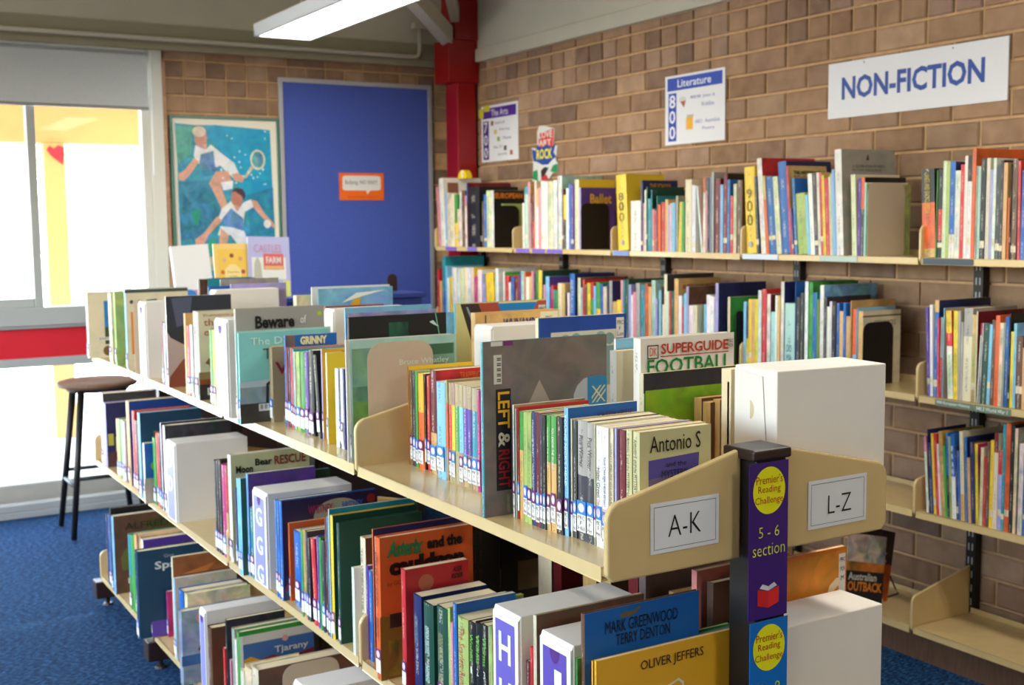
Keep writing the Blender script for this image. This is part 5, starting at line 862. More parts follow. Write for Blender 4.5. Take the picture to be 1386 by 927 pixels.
book||S|navy book, fourth book left of the tall charcoal covered book, second wall shelf|N1.00||0.00|3.255,4.1910,0.936,0.0096,0.2520,0.186,0.000
book||S|pale blue book, third book left of the tall charcoal covered book, second wall shelf|S1.00||0.00|3.255,4.1800,0.936,0.0138,0.2950,0.218,0.000
book||S|slim charcoal book, second book left of the tall charcoal covered book, second wall shelf|Q1.00||0.00|3.255,4.1650,0.936,0.0087,0.3120,0.231,0.000
book||S|white book, next book left of the tall charcoal covered book, second wall shelf|W1.00||0.00|3.255,4.1550,0.936,0.0104,0.2340,0.173,0.000
book|creamtall|S|tall cream spined book with a charcoal cover left of the AUSTRALIAN POETRY book|C1.00|Q|0.00|3.255,4.1440,0.936,0.0202,0.3670,0.266,0.000
book||S|pale green book, next book right of the tall charcoal covered book, second wall shelf|E1.00||0.00|3.255,4.1230,0.936,0.0124,0.2940,0.218,0.000
book||S|red book, second book right of the tall charcoal covered book, second wall shelf|R1.00||0.00|3.255,4.1100,0.936,0.0138,0.2910,0.215,0.000
book||S|dark green book, next book left of the AUSTRALIAN POETRY book, second wall shelf|D1.00||0.00|3.255,4.0950,0.936,0.0202,0.2950,0.218,0.000
book|poetry|S|tan book titled AUSTRALIAN POETRY on the second wall shelf|A1.00|A|0.15|3.255,4.0740,0.936,0.0268,0.3500,0.238,0.000
book||S|white book, next book right of the AUSTRALIAN POETRY book, second wall shelf|W1.00||0.00|3.255,4.0440,0.936,0.0212,0.2780,0.206,0.000
book||S|red book, second book right of the AUSTRALIAN POETRY book, second wall shelf|R1.00||0.00|3.255,4.0220,0.936,0.0150,0.2350,0.174,0.000
book||S|pale blue book, third book right of the AUSTRALIAN POETRY book, second wall shelf|S1.00||0.00|3.255,4.0060,0.936,0.0135,0.2890,0.214,0.000
book||S|lilac book, fourth book right of the AUSTRALIAN POETRY book, second wall shelf|V1.00|Z|0.50|3.255,3.9919,0.936,0.0160,0.3190,0.236,0.000
book||S|white book, fifth book right of the AUSTRALIAN POETRY book, second wall shelf|W1.00||0.00|3.255,3.9740,0.936,0.0242,0.2400,0.178,0.000
book||S|thick cream book, fifth book left of the midnight blue covered book, second wall shelf|C1.00||0.00|3.255,3.9490,0.936,0.0283,0.2420,0.179,0.000
book||S|pale blue book, fourth book left of the midnight blue covered book, second wall shelf|S1.00||0.00|3.255,3.8730,0.936,0.0121,0.2490,0.184,0.000
book||S|white book, third book left of the midnight blue covered book, second wall shelf|W1.00||0.00|3.255,3.8590,0.936,0.0237,0.2900,0.215,0.000
book||S|white book, second book left of the midnight blue covered book, second wall shelf|W1.00||0.00|3.255,3.8340,0.936,0.0212,0.2850,0.211,0.000
book||S|lilac book, next book left of the midnight blue covered book, second wall shelf|V1.00|L|0.30|3.255,3.8120,0.936,0.0095,0.2830,0.209,0.000
book|moonblue|S|pale spined book with a midnight blue cover on second wall shelf|V1.00|N|0.30|3.255,3.8019,0.936,0.0173,0.3410,0.264,0.000
book||S|cream book, next book right of the midnight blue covered book, second wall shelf|C1.00|g|0.40|3.255,3.7250,0.936,0.0138,0.2870,0.212,0.000
bookend|bookendthree|S|black bookend at the right end of the third run on the second wall shelf|K1.00||0.00|3.255,3.6750,0.936,0.0020,0.2320,0.040,0.000
book||S|pale blue book, second book right of the midnight blue covered book, second wall shelf|S1.00||0.00|3.255,3.6290,0.936,0.0135,0.2730,0.202,0.000
book||S|navy and yellow book, third book right of the midnight blue covered book, second wall shelf|N0.50;Y0.50||0.00|3.255,3.6130,0.936,0.0116,0.2510,0.186,0.000
book||S|yellow book, fourth book right of the midnight blue covered book, second wall shelf|Y1.00||0.00|3.255,3.6008,0.936,0.0171,0.2840,0.210,0.000
book||S|tan book, third book left of the red covered book, second wall shelf|A1.00||0.00|3.255,3.5830,0.936,0.0164,0.2850,0.211,0.000
book||S|yellow book, second book left of the red covered book, second wall shelf|Y1.00||0.00|3.255,3.5660,0.936,0.0185,0.2860,0.212,0.000
book||S|white book, next book left of the red covered book, second wall shelf|W1.00||0.00|3.255,3.5460,0.936,0.0187,0.3220,0.238,0.000
book|redspine|S|red spined book with a plain red cover on the second wall shelf|R1.00|R|0.00|3.255,3.5250,0.936,0.0253,0.3280,0.240,0.000
book||S|white book, next book right of the red covered book, second wall shelf|W1.00|M|0.00|3.255,3.4950,0.936,0.0192,0.3090,0.229,0.000
book||S|pale green book, second book right of the red covered book, second wall shelf|E1.00||0.00|3.255,3.4730,0.936,0.0242,0.2410,0.178,0.000
book||S|white book, third book right of the red covered book, second wall shelf|W1.00||0.00|3.255,3.4482,0.936,0.0098,0.3060,0.226,0.000
book||S|tan book, second book left of the wide pale blue book, second wall shelf|A1.00||0.00|3.255,3.4378,0.936,0.0144,0.3060,0.226,0.000
book||S|white book, next book left of the wide pale blue book, second wall shelf|W1.00|N|0.00|3.255,3.4180,0.936,0.0171,0.3610,0.240,0.000
book|dome|S|wide pale blue book with dark teal capitals on its spine on second wall shelf|E1.00||0.00|3.255,3.3980,0.936,0.0569,0.2790,0.206,0.000
book||S|slim blue book, next book right of the wide pale blue book, second wall shelf|B1.00|B|0.00|3.255,3.3405,0.936,0.0035,0.3640,0.240,0.000
book||S|charcoal book, second book right of the wide pale blue book, second wall shelf|Q1.00||0.00|3.255,3.3350,0.936,0.0189,0.3050,0.226,0.000
book||S|charcoal book, third book right of the wide pale blue book, second wall shelf|Q1.00||0.00|3.255,3.3130,0.936,0.0159,0.3230,0.239,0.000
book||S|white book, fourth book right of the wide pale blue book, second wall shelf|W1.00|g|0.00|3.255,3.2900,0.936,0.0170,0.3660,0.240,0.000
book||S|green book, fourth book left of the snowy blue covered book, second wall shelf|g1.00||0.70|3.255,3.2690,0.936,0.0189,0.3640,0.240,0.000
book||S|blue book, third book left of the snowy blue covered book, second wall shelf|B1.00||0.00|3.255,3.2490,0.936,0.0148,0.3260,0.240,0.000
book||S|slim teal book, second book left of the snowy blue covered book, second wall shelf|T1.00||0.00|3.255,3.2330,0.936,0.0078,0.3270,0.240,0.000
book||S|slim lime green book, next book left of the snowy blue covered book, second wall shelf|L1.00||0.00|3.255,3.2240,0.936,0.0076,0.3020,0.223,0.000
book|snow|S|white spined book with a snowy blue and green cover on second wall shelf|W1.00|S|0.60|3.255,3.2120,0.936,0.0183,0.3550,0.281,0.000
book||S|charcoal book, next book right of the snowy blue covered book, second wall shelf|Q1.00||0.00|3.255,3.1920,0.936,0.0141,0.3120,0.231,0.000
book||S|white book, second book right of the snowy blue covered book, second wall shelf|W1.00||0.00|3.255,3.1760,0.936,0.0121,0.2770,0.205,0.000
book||S|white book, third book right of the snowy blue covered book, second wall shelf|W1.00||0.00|3.255,3.1633,0.936,0.0107,0.2970,0.220,0.000
book||S|black book, fourth book right of the snowy blue covered book, second wall shelf|K1.00|M|0.00|3.255,3.1520,0.936,0.0183,0.2980,0.221,0.000
book||S|blue book, fifth book right of the snowy blue covered book, second wall shelf|B1.00||0.00|3.255,3.1280,0.936,0.0125,0.2930,0.217,0.000
book||S|tan book, sixth book right of the snowy blue covered book, second wall shelf|A1.00||0.00|3.255,3.1140,0.936,0.0171,0.2640,0.195,0.000
book||S|blue book, fifth book left of the ESKIMOS book, second wall shelf|B1.00||0.00|3.255,3.0963,0.936,0.0119,0.2950,0.218,0.000
book||S|tan book, fourth book left of the ESKIMOS book, second wall shelf|A1.00||0.00|3.255,3.0820,0.936,0.0196,0.2470,0.183,0.000
book||S|slim tan book, third book left of the ESKIMOS book, second wall shelf|A1.00|A|0.40|3.255,3.0618,0.936,0.0072,0.3050,0.226,0.000
book||S|orange and pale blue book, second book left of the ESKIMOS book, second wall shelf|O0.60;S0.40||0.00|3.255,3.0490,0.936,0.0154,0.2760,0.204,0.000
book||S|slim pale blue book, next book left of the ESKIMOS book, second wall shelf|S1.00|S|0.00|3.255,3.0330,0.936,0.0073,0.2800,0.194,0.000
book|eskimos|S|tan and cream book titled ESKIMOS behind a black bookend on second wall shelf|A1.00|C|0.20|3.255,3.0250,0.936,0.0222,0.2690,0.197,0.000
bookend|bookendfour|S|black bookend in front of the ESKIMOS book on second wall shelf|K1.00||0.00|3.255,3.0010,0.936,0.0020,0.2280,0.156,0.000
book||S|purple book, next book right of the ESKIMOS book, second wall shelf|P1.00||0.00|3.255,2.7112,0.936,0.0109,0.3000,0.222,0.056
book||S|white book, next book left of the orange striped blue book, second wall shelf|W1.00||0.00|3.255,2.6997,0.936,0.0102,0.3086,0.228,0.035
book|striped|S|royal blue book with an orange striped top, second wall shelf right of the gap|A0.12;B0.88|N|0.20|3.255,2.6889,0.936,0.0165,0.3250,0.264,0.000
book||S|slim red book, next book right of the orange striped blue book, second wall shelf|R1.00||0.00|3.255,2.6718,0.936,0.0083,0.2657,0.197,0.024
book||S|grey and red book, second book right of the orange striped blue book, second wall shelf|G0.50;R0.50||0.00|3.255,2.6629,0.936,0.0096,0.2700,0.200,0.000
book||S|slim pale blue book, third book right of the orange striped blue book, second wall shelf|S1.00|G|0.00|3.255,2.6527,0.936,0.0059,0.3010,0.223,0.000
book||S|yellow and red book, fourth book right of the orange striped blue book, second wall shelf|Y0.25;R0.15;W0.60||0.00|3.255,2.6295,0.936,0.0220,0.2929,0.217,0.053
book||S|yellow book, third book left of the wide grey and cream book, second wall shelf|Y1.00||0.00|3.255,2.6068,0.936,0.0159,0.2936,0.217,0.022
book||S|grey book, second book left of the wide grey and cream book, second wall shelf|G1.00||0.00|3.255,2.5904,0.936,0.0103,0.2946,0.218,0.017
book||S|slim white book, next book left of the wide grey and cream book, second wall shelf|W1.00||0.00|3.255,2.5794,0.936,0.0061,0.2587,0.191,0.007
book|greywide|S|wide grey and cream book on the second wall shelf right of the gap|G0.30;C0.70|G|0.00|3.255,2.5727,0.936,0.0333,0.3055,0.226,-0.001
book||S|tan book, next book right of the wide grey and cream book, second wall shelf|A1.00||0.00|3.255,2.5389,0.936,0.0148,0.2856,0.211,-0.001
book||S|slim cream book, second book right of the wide grey and cream book, second wall shelf|C1.00|M|0.00|3.255,2.5234,0.936,0.0067,0.2970,0.230,0.000
book||S|red and white book, third right of wide grey and cream book, second wall shelf|R0.15;W0.85||0.00|3.255,2.5161,0.936,0.0069,0.2609,0.193,-0.038
book||S|slim white book, fourth book right of the wide grey and cream book, second wall shelf|W1.00||0.00|3.255,2.5086,0.936,0.0067,0.2608,0.193,-0.032
book||S|dark green book, third book left of the leaning orange book, second wall shelf|D1.00||0.00|3.255,2.5013,0.936,0.0223,0.2618,0.194,-0.026
book||S|pale blue book, second book left of the leaning orange book, second wall shelf|S1.00||0.00|3.255,2.4785,0.936,0.0107,0.2588,0.191,-0.025
book||S|brown book, next book left of the leaning orange book, second wall shelf|Z1.00||0.00|3.255,2.4672,0.936,0.0148,0.2736,0.202,-0.013
book|orangelean|S|orange book leaning left on the second wall shelf right of the gap|O1.00||0.00|3.255,2.4518,0.936,0.0151,0.2886,0.214,-0.003
book||S|cream book, next book right of the leaning orange book, second wall shelf|C1.00||0.00|3.255,2.4361,0.936,0.0127,0.2657,0.197,-0.005
book||S|slim grey book, second book right of the leaning orange book, second wall shelf|G1.00||0.00|3.255,2.4228,0.936,0.0079,0.2667,0.197,-0.007
book||S|blue book, third book right of the leaning orange book, second wall shelf|B1.00||0.00|3.255,2.4143,0.936,0.0134,0.2866,0.212,0.004
book||S|slim black book, fourth book right of the leaning orange book, second wall shelf|K1.00|K|0.00|3.255,2.4003,0.936,0.0062,0.2965,0.219,0.002
book||S|yellow book, fifth book right of the leaning orange book, second wall shelf|Y1.00||0.00|3.255,2.3935,0.936,0.0099,0.2408,0.178,-0.001
book||S|pale blue book, sixth book right of the leaning orange book, second wall shelf|S1.00||0.00|3.255,2.3830,0.936,0.0095,0.2677,0.198,0.002
book||S|brown book, seventh book right of the leaning orange book, second wall shelf|Z1.00||0.60|3.255,2.3729,0.936,0.0226,0.2269,0.168,0.008
book||S|tan paperback, eighth book right of the leaning orange book, second wall shelf|A1.00||0.00|3.255,2.3497,0.936,0.0119,0.1940,0.144,0.003
book||S|white book, ninth book right of the leaning orange book, second wall shelf|W1.00||0.00|3.255,2.3372,0.936,0.0116,0.2650,0.196,0.000
book||U|pink and white book, second book left of the navy book at left, third wall shelf|I0.20;W0.80||0.00|3.255,2.7025,0.536,0.0097,0.2605,0.193,0.078
book||U|slim navy book, next book left of the navy book at left, third wall shelf|N1.00|N|0.00|3.255,2.6922,0.536,0.0036,0.2860,0.195,0.058
book|navythin|U|navy book near the left end of the third wall shelf|N1.00||0.00|3.255,2.6880,0.536,0.0144,0.2424,0.179,0.074
book||U|yellow book, next book right of the navy book at left, third wall shelf|Y1.00||0.00|3.255,2.6716,0.536,0.0098,0.2745,0.203,0.081
book|redthird|U|red book near the left end of the third wall shelf|R1.00||0.00|3.255,2.6611,0.536,0.0114,0.2765,0.205,0.078
book||U|slim white book, next book right of the red book, third wall shelf|W1.00||0.00|3.255,2.6491,0.536,0.0081,0.2426,0.180,0.081
book||U|tan book, second book right of the red book, third wall shelf|A1.00|Y|0.00|3.255,2.6404,0.536,0.0140,0.2864,0.212,0.076
book||U|green book, third book right of the red book, third wall shelf|g1.00||0.00|3.255,2.6258,0.536,0.0094,0.2385,0.176,0.075
book||U|blue and black book, second left of the blue and white capitals book, third wall shelf|B0.50;K0.50||0.00|3.255,2.6158,0.536,0.0091,0.2850,0.211,0.058
book||U|slim lime green book, next left of the blue and white capitals book, third wall shelf|L1.00||0.00|3.255,2.6060,0.536,0.0084,0.2741,0.203,0.062
book|france|U|blue and white book with white capitals on its spine on third wall shelf|B0.50;W0.50|B|0.00|3.255,2.5970,0.536,0.0159,0.2831,0.210,0.061
book||U|slim navy book, next book right of the blue and white capitals book, third wall shelf|N1.00||0.00|3.255,2.5805,0.536,0.0088,0.2463,0.182,0.064
book||U|slim blue book, next book left of the tall sandy cream book, third wall shelf|B1.00||0.00|3.255,2.5711,0.536,0.0081,0.2323,0.172,0.063
book|greyend|U|tall cream and sandy book on third wall shelf|C0.70;A0.30|C|0.20|3.255,2.5624,0.536,0.0141,0.2980,0.220,0.055
book||U|slim blue book, next book right of the tall sandy cream book, third wall shelf|B1.00|N|0.00|3.255,2.5432,0.536,0.0086,0.2819,0.209,0.049
book||U|tan book, second book right of the tall sandy cream book, third wall shelf|A1.00||0.00|3.255,2.5331,0.536,0.0102,0.2153,0.159,0.060
book||U|navy book, third book right of the tall sandy cream book, third wall shelf|N1.00|Z|0.00|3.255,2.5215,0.536,0.0146,0.2681,0.198,0.057
book||U|yellow book, fourth book right of the tall sandy cream book, third wall shelf|Y1.00|H|0.00|3.255,2.5043,0.536,0.0109,0.2660,0.197,0.047
book||U|cream book, third book left of the bright yellow book, third wall shelf|C1.00||0.00|3.255,2.4928,0.536,0.0116,0.2570,0.190,0.000
book||U|red book, second book left of the bright yellow book, third wall shelf|R1.00||0.00|3.255,2.4790,0.536,0.0093,0.2290,0.169,0.000
book||U|brown book, next book left of the bright yellow book, third wall shelf|Z1.00||0.00|3.255,2.4691,0.536,0.0116,0.2790,0.206,0.000
book|yellowthird|U|bright yellow book on the third wall shelf|Y1.00||0.00|3.255,2.4560,0.536,0.0121,0.2860,0.212,0.000
book||U|maroon and cream book, next book right of the bright yellow book, third wall shelf|M0.20;C0.80||0.00|3.255,2.4430,0.536,0.0152,0.3120,0.231,0.000
book||U|red and lilac book, next book left of the tall teal book, third wall shelf|R0.30;V0.70||0.00|3.255,2.4250,0.536,0.0130,0.2590,0.192,0.000
book|tealthird|U|tall teal book on the third wall shelf|T1.00||0.00|3.255,2.4114,0.536,0.0105,0.3440,0.240,0.000
book||U|orange book, next book right of the tall teal book, third wall shelf|O1.00||0.60|3.255,2.4000,0.536,0.0158,0.3490,0.240,0.000
book||U|black book, second book right of the tall teal book, third wall shelf|K1.00||0.00|3.255,2.3836,0.536,0.0142,0.3460,0.240,0.000
book||U|cream book, third book right of the tall teal book, third wall shelf|C1.00|G|0.50|3.255,2.3680,0.536,0.0100,0.3370,0.231,0.000
book||U|white book, fourth book right of the tall teal book, third wall shelf|W1.00||0.00|3.255,2.3510,0.536,0.0157,0.2920,0.216,0.000
book||U|blue book, fifth book right of the tall teal book, third wall shelf|B1.00||0.00|3.255,2.3330,0.536,0.0181,0.3040,0.225,0.000
book|bluepic|UT|cream picture book with a blue landscape picture, far end of the top row|W1.00|C|0.10|0.955,4.8498,1.025,0.0344,0.2577,0.179,0.000
book||UT|thick cream book, next book right of the blue landscape book, unit top row|C1.00||0.00|0.985,4.5990,1.025,0.0494,0.2640,0.195,0.000
book||UT|lime green book, next book left of the silhouettes book, unit top row|L1.00|L|0.60|0.985,4.5000,1.025,0.0237,0.2720,0.201,0.000
book|silhouettes|UT|tan picture book with rows of small dark silhouettes near the far end of top row|S1.00|C|0.20|0.985,4.3300,1.025,0.0224,0.2900,0.223,0.000
bookend|bookendfar|UT|tan bookend beside a white file box near far end of top row|A1.00||0.00|0.985,4.1950,1.025,0.0020,0.2570,0.039,0.000
box|farbox|UT|slim white file box near the far end of the top row|W1.00||0.00|0.985,4.1220,1.025,0.0897,0.2570,0.235,0.000
book||UT|maroon paperback, next book right of the slim white file box, unit top row|M1.00||0.00|0.985,3.8380,1.025,0.0222,0.2040,0.151,0.000
book||UT|white paperback, next book left of the dark furry book, unit top row|W1.00||0.00|0.985,3.8140,1.025,0.0184,0.2030,0.150,0.000
book|furry|UT|large book with a dark furry shape above dusty pink on its cover|W1.00|Q|0.80|0.985,3.7810,1.025,0.0175,0.2890,0.209,0.000
book||UT|tan book, next book right of the dark furry book, unit top row|A1.00||0.00|0.985,3.5750,1.025,0.0192,0.2480,0.184,0.000
book||UT|thick red paperback, second book right of the dark furry book, unit top row|R1.00||0.00|0.985,3.5552,1.025,0.0386,0.2130,0.158,0.000
book||UT|white book, next book left of the prehistoric giants book, unit top row|W1.00||0.00|0.985,3.5140,1.025,0.0228,0.2180,0.161,0.000
book|prehistoric|UT|grey spined book about prehistoric giants with red serif title and a bear|G1.00|C|0.10|0.985,3.4830,1.025,0.0554,0.2600,0.192,0.000
book||UT|thick green book, next book right of the prehistoric giants book, unit top row|g1.00||0.00|0.985,3.3220,1.025,0.0299,0.2170,0.161,0.000
book||UT|yellow book, next book left of the purple holed file box, unit top row|Y1.00||0.00|0.985,3.2910,1.025,0.0231,0.2170,0.161,0.000
box|midbox|UT|white file box with a purple thumb hole beside the Beware of book|W1.00||0.00|0.955,3.1600,1.025,0.1050,0.2620,0.235,0.000
book|beware|UT|warm grey picture book titled Beware of in heavy black serif letters|G1.00|G|0.00|0.960,3.0110,1.025,0.0148,0.2940,0.244,0.000
book||UT|slim turquoise book, next book right of the Beware of book, unit top row|j1.00|E|0.00|0.950,2.9700,1.025,0.0060,0.2380,0.258,0.000
book|dog|UT|turquoise picture book titled The Dog over a dark rocky shore|j1.00|j|0.10|0.952,2.9634,1.025,0.0107,0.2340,0.243,0.000
book|wtan|UT|tan paperback, next book right of the turquoise Dog book, unit top row|a1.00|a|0.10|1.030,2.9521,1.025,0.0226,0.1970,0.146,0.000
book|grinny|UT|blue paperback titled GRINNY in cream letters|B1.00|B|0.00|1.040,2.8650,1.025,0.0155,0.2320,0.138,0.000
book||UT|slim orange paperback, next book right of the GRINNY paperback, unit top row|O1.00||0.00|1.040,2.8489,1.025,0.0080,0.2020,0.149,0.000
book||UT|navy paperback, second book right of the GRINNY paperback, unit top row|N1.00||0.90|1.040,2.8400,1.025,0.0158,0.2030,0.150,0.000
book||UT|red paperback, third book right of the GRINNY paperback, unit top row|R1.00||0.00|1.040,2.8230,1.025,0.0145,0.2040,0.151,0.000
book||UT|teal paperback, fourth book right of the GRINNY paperback, unit top row|T1.00||0.00|1.040,2.8070,1.025,0.0116,0.2020,0.149,0.000
book||UT|slim white paperback, fifth book right of the GRINNY paperback, unit top row|W1.00||0.00|1.040,2.7948,1.025,0.0076,0.1960,0.145,0.000
book||UT|lime green paperback, fifth book left of the amber lantern book, unit top row|L1.00||0.00|1.040,2.7860,1.025,0.0237,0.1970,0.146,0.000
book||UT|thick green paperback, fourth book left of the amber lantern book, unit top row|g1.00||0.50|1.040,2.7610,1.025,0.0312,0.1990,0.147,0.000
book||UT|purple paperback, third book left of the amber lantern book, unit top row|P1.00||0.00|1.040,2.7290,1.025,0.0239,0.2030,0.150,0.000
book||UT|thick black paperback, second book left of the amber lantern book, unit top row|K1.00||0.00|1.040,2.7040,1.025,0.0330,0.2090,0.155,0.000
book||UT|black paperback, next book left of the amber lantern book, unit top row|K1.00||0.00|1.040,2.6483,1.025,0.0196,0.2002,0.148,0.108
book|amber|UT|amber yellow book with black lettering and a lantern on its cover|V1.00|J|0.15|1.045,2.6280,1.025,0.0080,0.2170,0.161,0.000
book|yellowclock|UT|bright yellow book in front of the amber book with the lantern|C1.00|Y|0.00|1.030,2.5640,1.025,0.0081,0.2140,0.158,0.000
book||UT|white paperback, next book right of the bright yellow book, unit top row|W1.00||0.00|1.035,2.5240,1.025,0.0191,0.1820,0.135,0.000
book||UT|navy paperback, second book right of the bright yellow book, unit top row|N1.00||0.00|1.035,2.5040,1.025,0.0103,0.1830,0.135,0.000
book||UT|white paperback, third book right of the bright yellow book, unit top row|W1.00||0.00|1.035,2.4930,1.025,0.0139,0.1850,0.137,0.000
book||UT|navy paperback, fourth book right of the bright yellow book, unit top row|N1.00||0.00|1.035,2.4780,1.025,0.0098,0.1840,0.136,0.000
book|ready|UT|sky blue picture book with coloured capitals behind the dark leaf cover|S1.00|S|0.30|1.000,2.3740,1.025,0.0065,0.3290,0.207,0.000
book|pinklilac|UT|lilac and pink picture book behind the dark leaf cover|V1.00|V|0.60|1.005,2.3669,1.025,0.0060,0.3180,0.209,0.000
book|leaf|UT|black green picture book with pale leaves on its cover|K1.00|K|0.15|1.000,2.3604,1.025,0.0085,0.3100,0.235,0.000
book|plastic|UT|tall white picture book behind the green whale cover|W1.00|W|0.00|0.985,2.3400,1.025,0.0078,0.2640,0.252,0.000
book|whale|UT|pale green picture book with a white whale in front of a dark book|C1.00|E|0.20|0.990,2.3316,1.025,0.0046,0.2630,0.256,0.000
bookend|bookendbig|UT|large tan bookend plate leaning on the green whale cover|A1.00||0.00|1.030,2.3265,1.025,0.0020,0.2550,0.157,0.000
book||UT|slim orange paperback, next book right of the green whale book, unit top row|O1.00|Y|0.00|1.085,2.2440,1.025,0.0035,0.2100,0.155,0.000
book||UT|brown paperback, second book right of the green whale book, unit top row|Z1.00||0.00|1.086,2.2399,1.025,0.0114,0.2020,0.149,0.000
book||UT|charcoal paperback, second book left of the orange yellow paperback, unit top row|Q1.00||0.00|1.086,2.2270,1.025,0.0130,0.2020,0.149,0.000
book||UT|green paperback, next book left of the orange yellow paperback, unit top row|g1.00||0.00|1.086,2.2130,1.025,0.0094,0.2020,0.149,0.000
book|orangeyellow|UT|orange yellow paperback beside the large tan bookend|J0.40;O0.60||0.00|1.086,2.2030,1.025,0.0248,0.2000,0.148,0.000
book||UT|slim black paperback, next book right of the orange yellow paperback, unit top row|K1.00||0.00|1.090,2.1776,1.025,0.0059,0.2000,0.148,0.000
book||UT|red paperback, next book left of the fiery red covered paperback, unit top row|R1.00||0.00|1.090,2.1690,1.025,0.0132,0.1980,0.147,0.000
book|trapped|UT|paperback with a fiery red cover taller than its neighbours|M0.60;A0.40|R|0.70|1.085,2.1450,1.025,0.0254,0.2130,0.126,0.000
book|bluepaper|UT|turquoise paperback left of the tan and rainbow striped series|S1.00|T|0.00|1.075,2.1000,1.025,0.0362,0.1950,0.144,0.000
book||UT|slim tan and orange paperback, next book right of the turquoise paperback, unit top row|a0.22;O0.45;a0.33||0.00|1.078,2.0632,1.025,0.0088,0.2010,0.149,0.000
book||UT|tan and red paperback, second book right of the turquoise paperback, unit top row|a0.22;R0.45;a0.33||0.00|1.080,2.0537,1.025,0.0103,0.1970,0.146,0.000
book||UT|tan and yellow paperback, third book right of the turquoise paperback, unit top row|a0.22;Y0.45;a0.33||0.00|1.080,2.0429,1.025,0.0138,0.1980,0.147,0.000
book||UT|tan and green paperback, fourth book right of the turquoise paperback, unit top row|a0.22;g0.45;a0.33||0.00|1.080,2.0280,1.025,0.0155,0.1980,0.147,0.000
book||UT|tan and pale blue paperback, fifth book right of the turquoise paperback, unit top row|a0.22;S0.45;a0.33||0.00|1.080,2.0119,1.025,0.0158,0.1980,0.147,0.000
book||UT|tan and purple paperback, fourth book left of the LEFT and RIGHT book, unit top row|a0.22;P0.45;a0.33||0.00|1.080,1.9950,1.025,0.0166,0.1980,0.147,0.000
book||UT|tan and purple paperback, third book left of the LEFT and RIGHT book, unit top row|a0.22;P0.45;a0.33||0.00|1.080,1.9778,1.025,0.0154,0.1980,0.147,0.000
book||UT|tan and teal paperback, second book left of the LEFT and RIGHT book, unit top row|a0.22;T0.45;a0.33||0.00|1.080,1.9618,1.025,0.0209,0.1970,0.146,0.000
book||UT|magenta paperback, next book left of the LEFT and RIGHT book, unit top row|H1.00||0.00|1.080,1.9400,1.025,0.0104,0.1960,0.145,0.000
book|leftright|UT|large dark grey picture book titled LEFT and RIGHT with a blue laced shoe|T1.00|Q|0.60|0.989,1.7630,1.025,0.0102,0.3050,0.257,0.000
book|achilles|UT|slim white paperback, next book right of the LEFT and RIGHT book, unit top row|W1.00|a|0.50|1.035,1.7340,1.025,0.0071,0.1970,0.146,0.000
book||UT|slim grey paperback, second book right of the LEFT and RIGHT book, unit top row|G1.00||0.00|1.035,1.7263,1.025,0.0073,0.1910,0.141,0.000
book||UT|slim red paperback, third book right of the LEFT and RIGHT book, unit top row|R1.00||0.00|1.035,1.7180,1.025,0.0056,0.1950,0.144,0.000
book||UT|green and tan paperback, fourth book right of the LEFT and RIGHT book, unit top row|g0.35;A0.65||0.00|1.033,1.7090,1.025,0.0118,0.1900,0.141,0.000
book||UT|lime green paperback, fifth book right of the LEFT and RIGHT book, unit top row|L1.00||0.00|1.033,1.6960,1.025,0.0116,0.1900,0.141,0.000
book||UT|lime green paperback, sixth book right of the LEFT and RIGHT book, unit top row|L1.00||0.00|1.033,1.6838,1.025,0.0126,0.1910,0.141,0.000
book|rhyming|UT|navy paperback, seventh book right of the LEFT and RIGHT book, unit top row|N1.00||0.00|1.033,1.6700,1.025,0.0128,0.1940,0.144,0.000
book||UT|maroon paperback, sixth book left of the YOUNG NICK'S HEAD book, unit top row|M1.00||0.00|1.033,1.6566,1.025,0.0118,0.1940,0.144,0.000
book||UT|slim charcoal paperback, fifth book left of the YOUNG NICK'S HEAD book, unit top row|Q1.00||0.00|1.033,1.6440,1.025,0.0082,0.1930,0.143,0.000
book||UT|slim black paperback, fourth book left of the YOUNG NICK'S HEAD book, unit top row|K1.00||0.00|1.033,1.6350,1.025,0.0083,0.1930,0.143,0.000
book|worldone|UT|green and tan paperback, third book left of the YOUNG NICK'S HEAD book, unit top row|g0.40;A0.60||0.00|1.035,1.6261,1.025,0.0106,0.1940,0.144,0.000
book|worldtwo|UT|green and tan paperback, second book left of the YOUNG NICK'S HEAD book, unit top row|g0.40;A0.60||0.00|1.036,1.6150,1.025,0.0151,0.1940,0.144,0.000
book||UT|black paperback, next book left of the YOUNG NICK'S HEAD book, unit top row|K1.00||0.00|1.037,1.5993,1.025,0.0161,0.1950,0.144,0.000
book|nick|UT|sky blue paperback titled YOUNG NICK'S HEAD|S1.00|B|0.00|1.041,1.5826,1.025,0.0107,0.2110,0.138,0.000
book||UT|slim cream paperback, next book right of the YOUNG NICK'S HEAD book, unit top row|C1.00||0.00|1.046,1.5713,1.025,0.0057,0.1940,0.144,0.000
book||UT|charcoal paperback, second book right of the YOUNG NICK'S HEAD book, unit top row|Q1.00||0.00|1.046,1.5649,1.025,0.0099,0.1920,0.142,0.000
book|winnerone|UT|thick grey and charcoal paperback, third right of the YOUNG NICK'S HEAD book, unit top row|G0.45;Q0.55||0.00|1.046,1.5540,1.025,0.0267,0.1950,0.144,0.000
book|winnertwo|UT|grey and charcoal paperback, fourth book right of the YOUNG NICK'S HEAD book, unit top row|G0.45;Q0.55||0.00|1.046,1.5260,1.025,0.0190,0.1940,0.144,0.000
book||UT|slim cream paperback, fifth book right of the YOUNG NICK'S HEAD book, unit top row|C1.00||0.00|1.046,1.5060,1.025,0.0046,0.1940,0.144,0.000
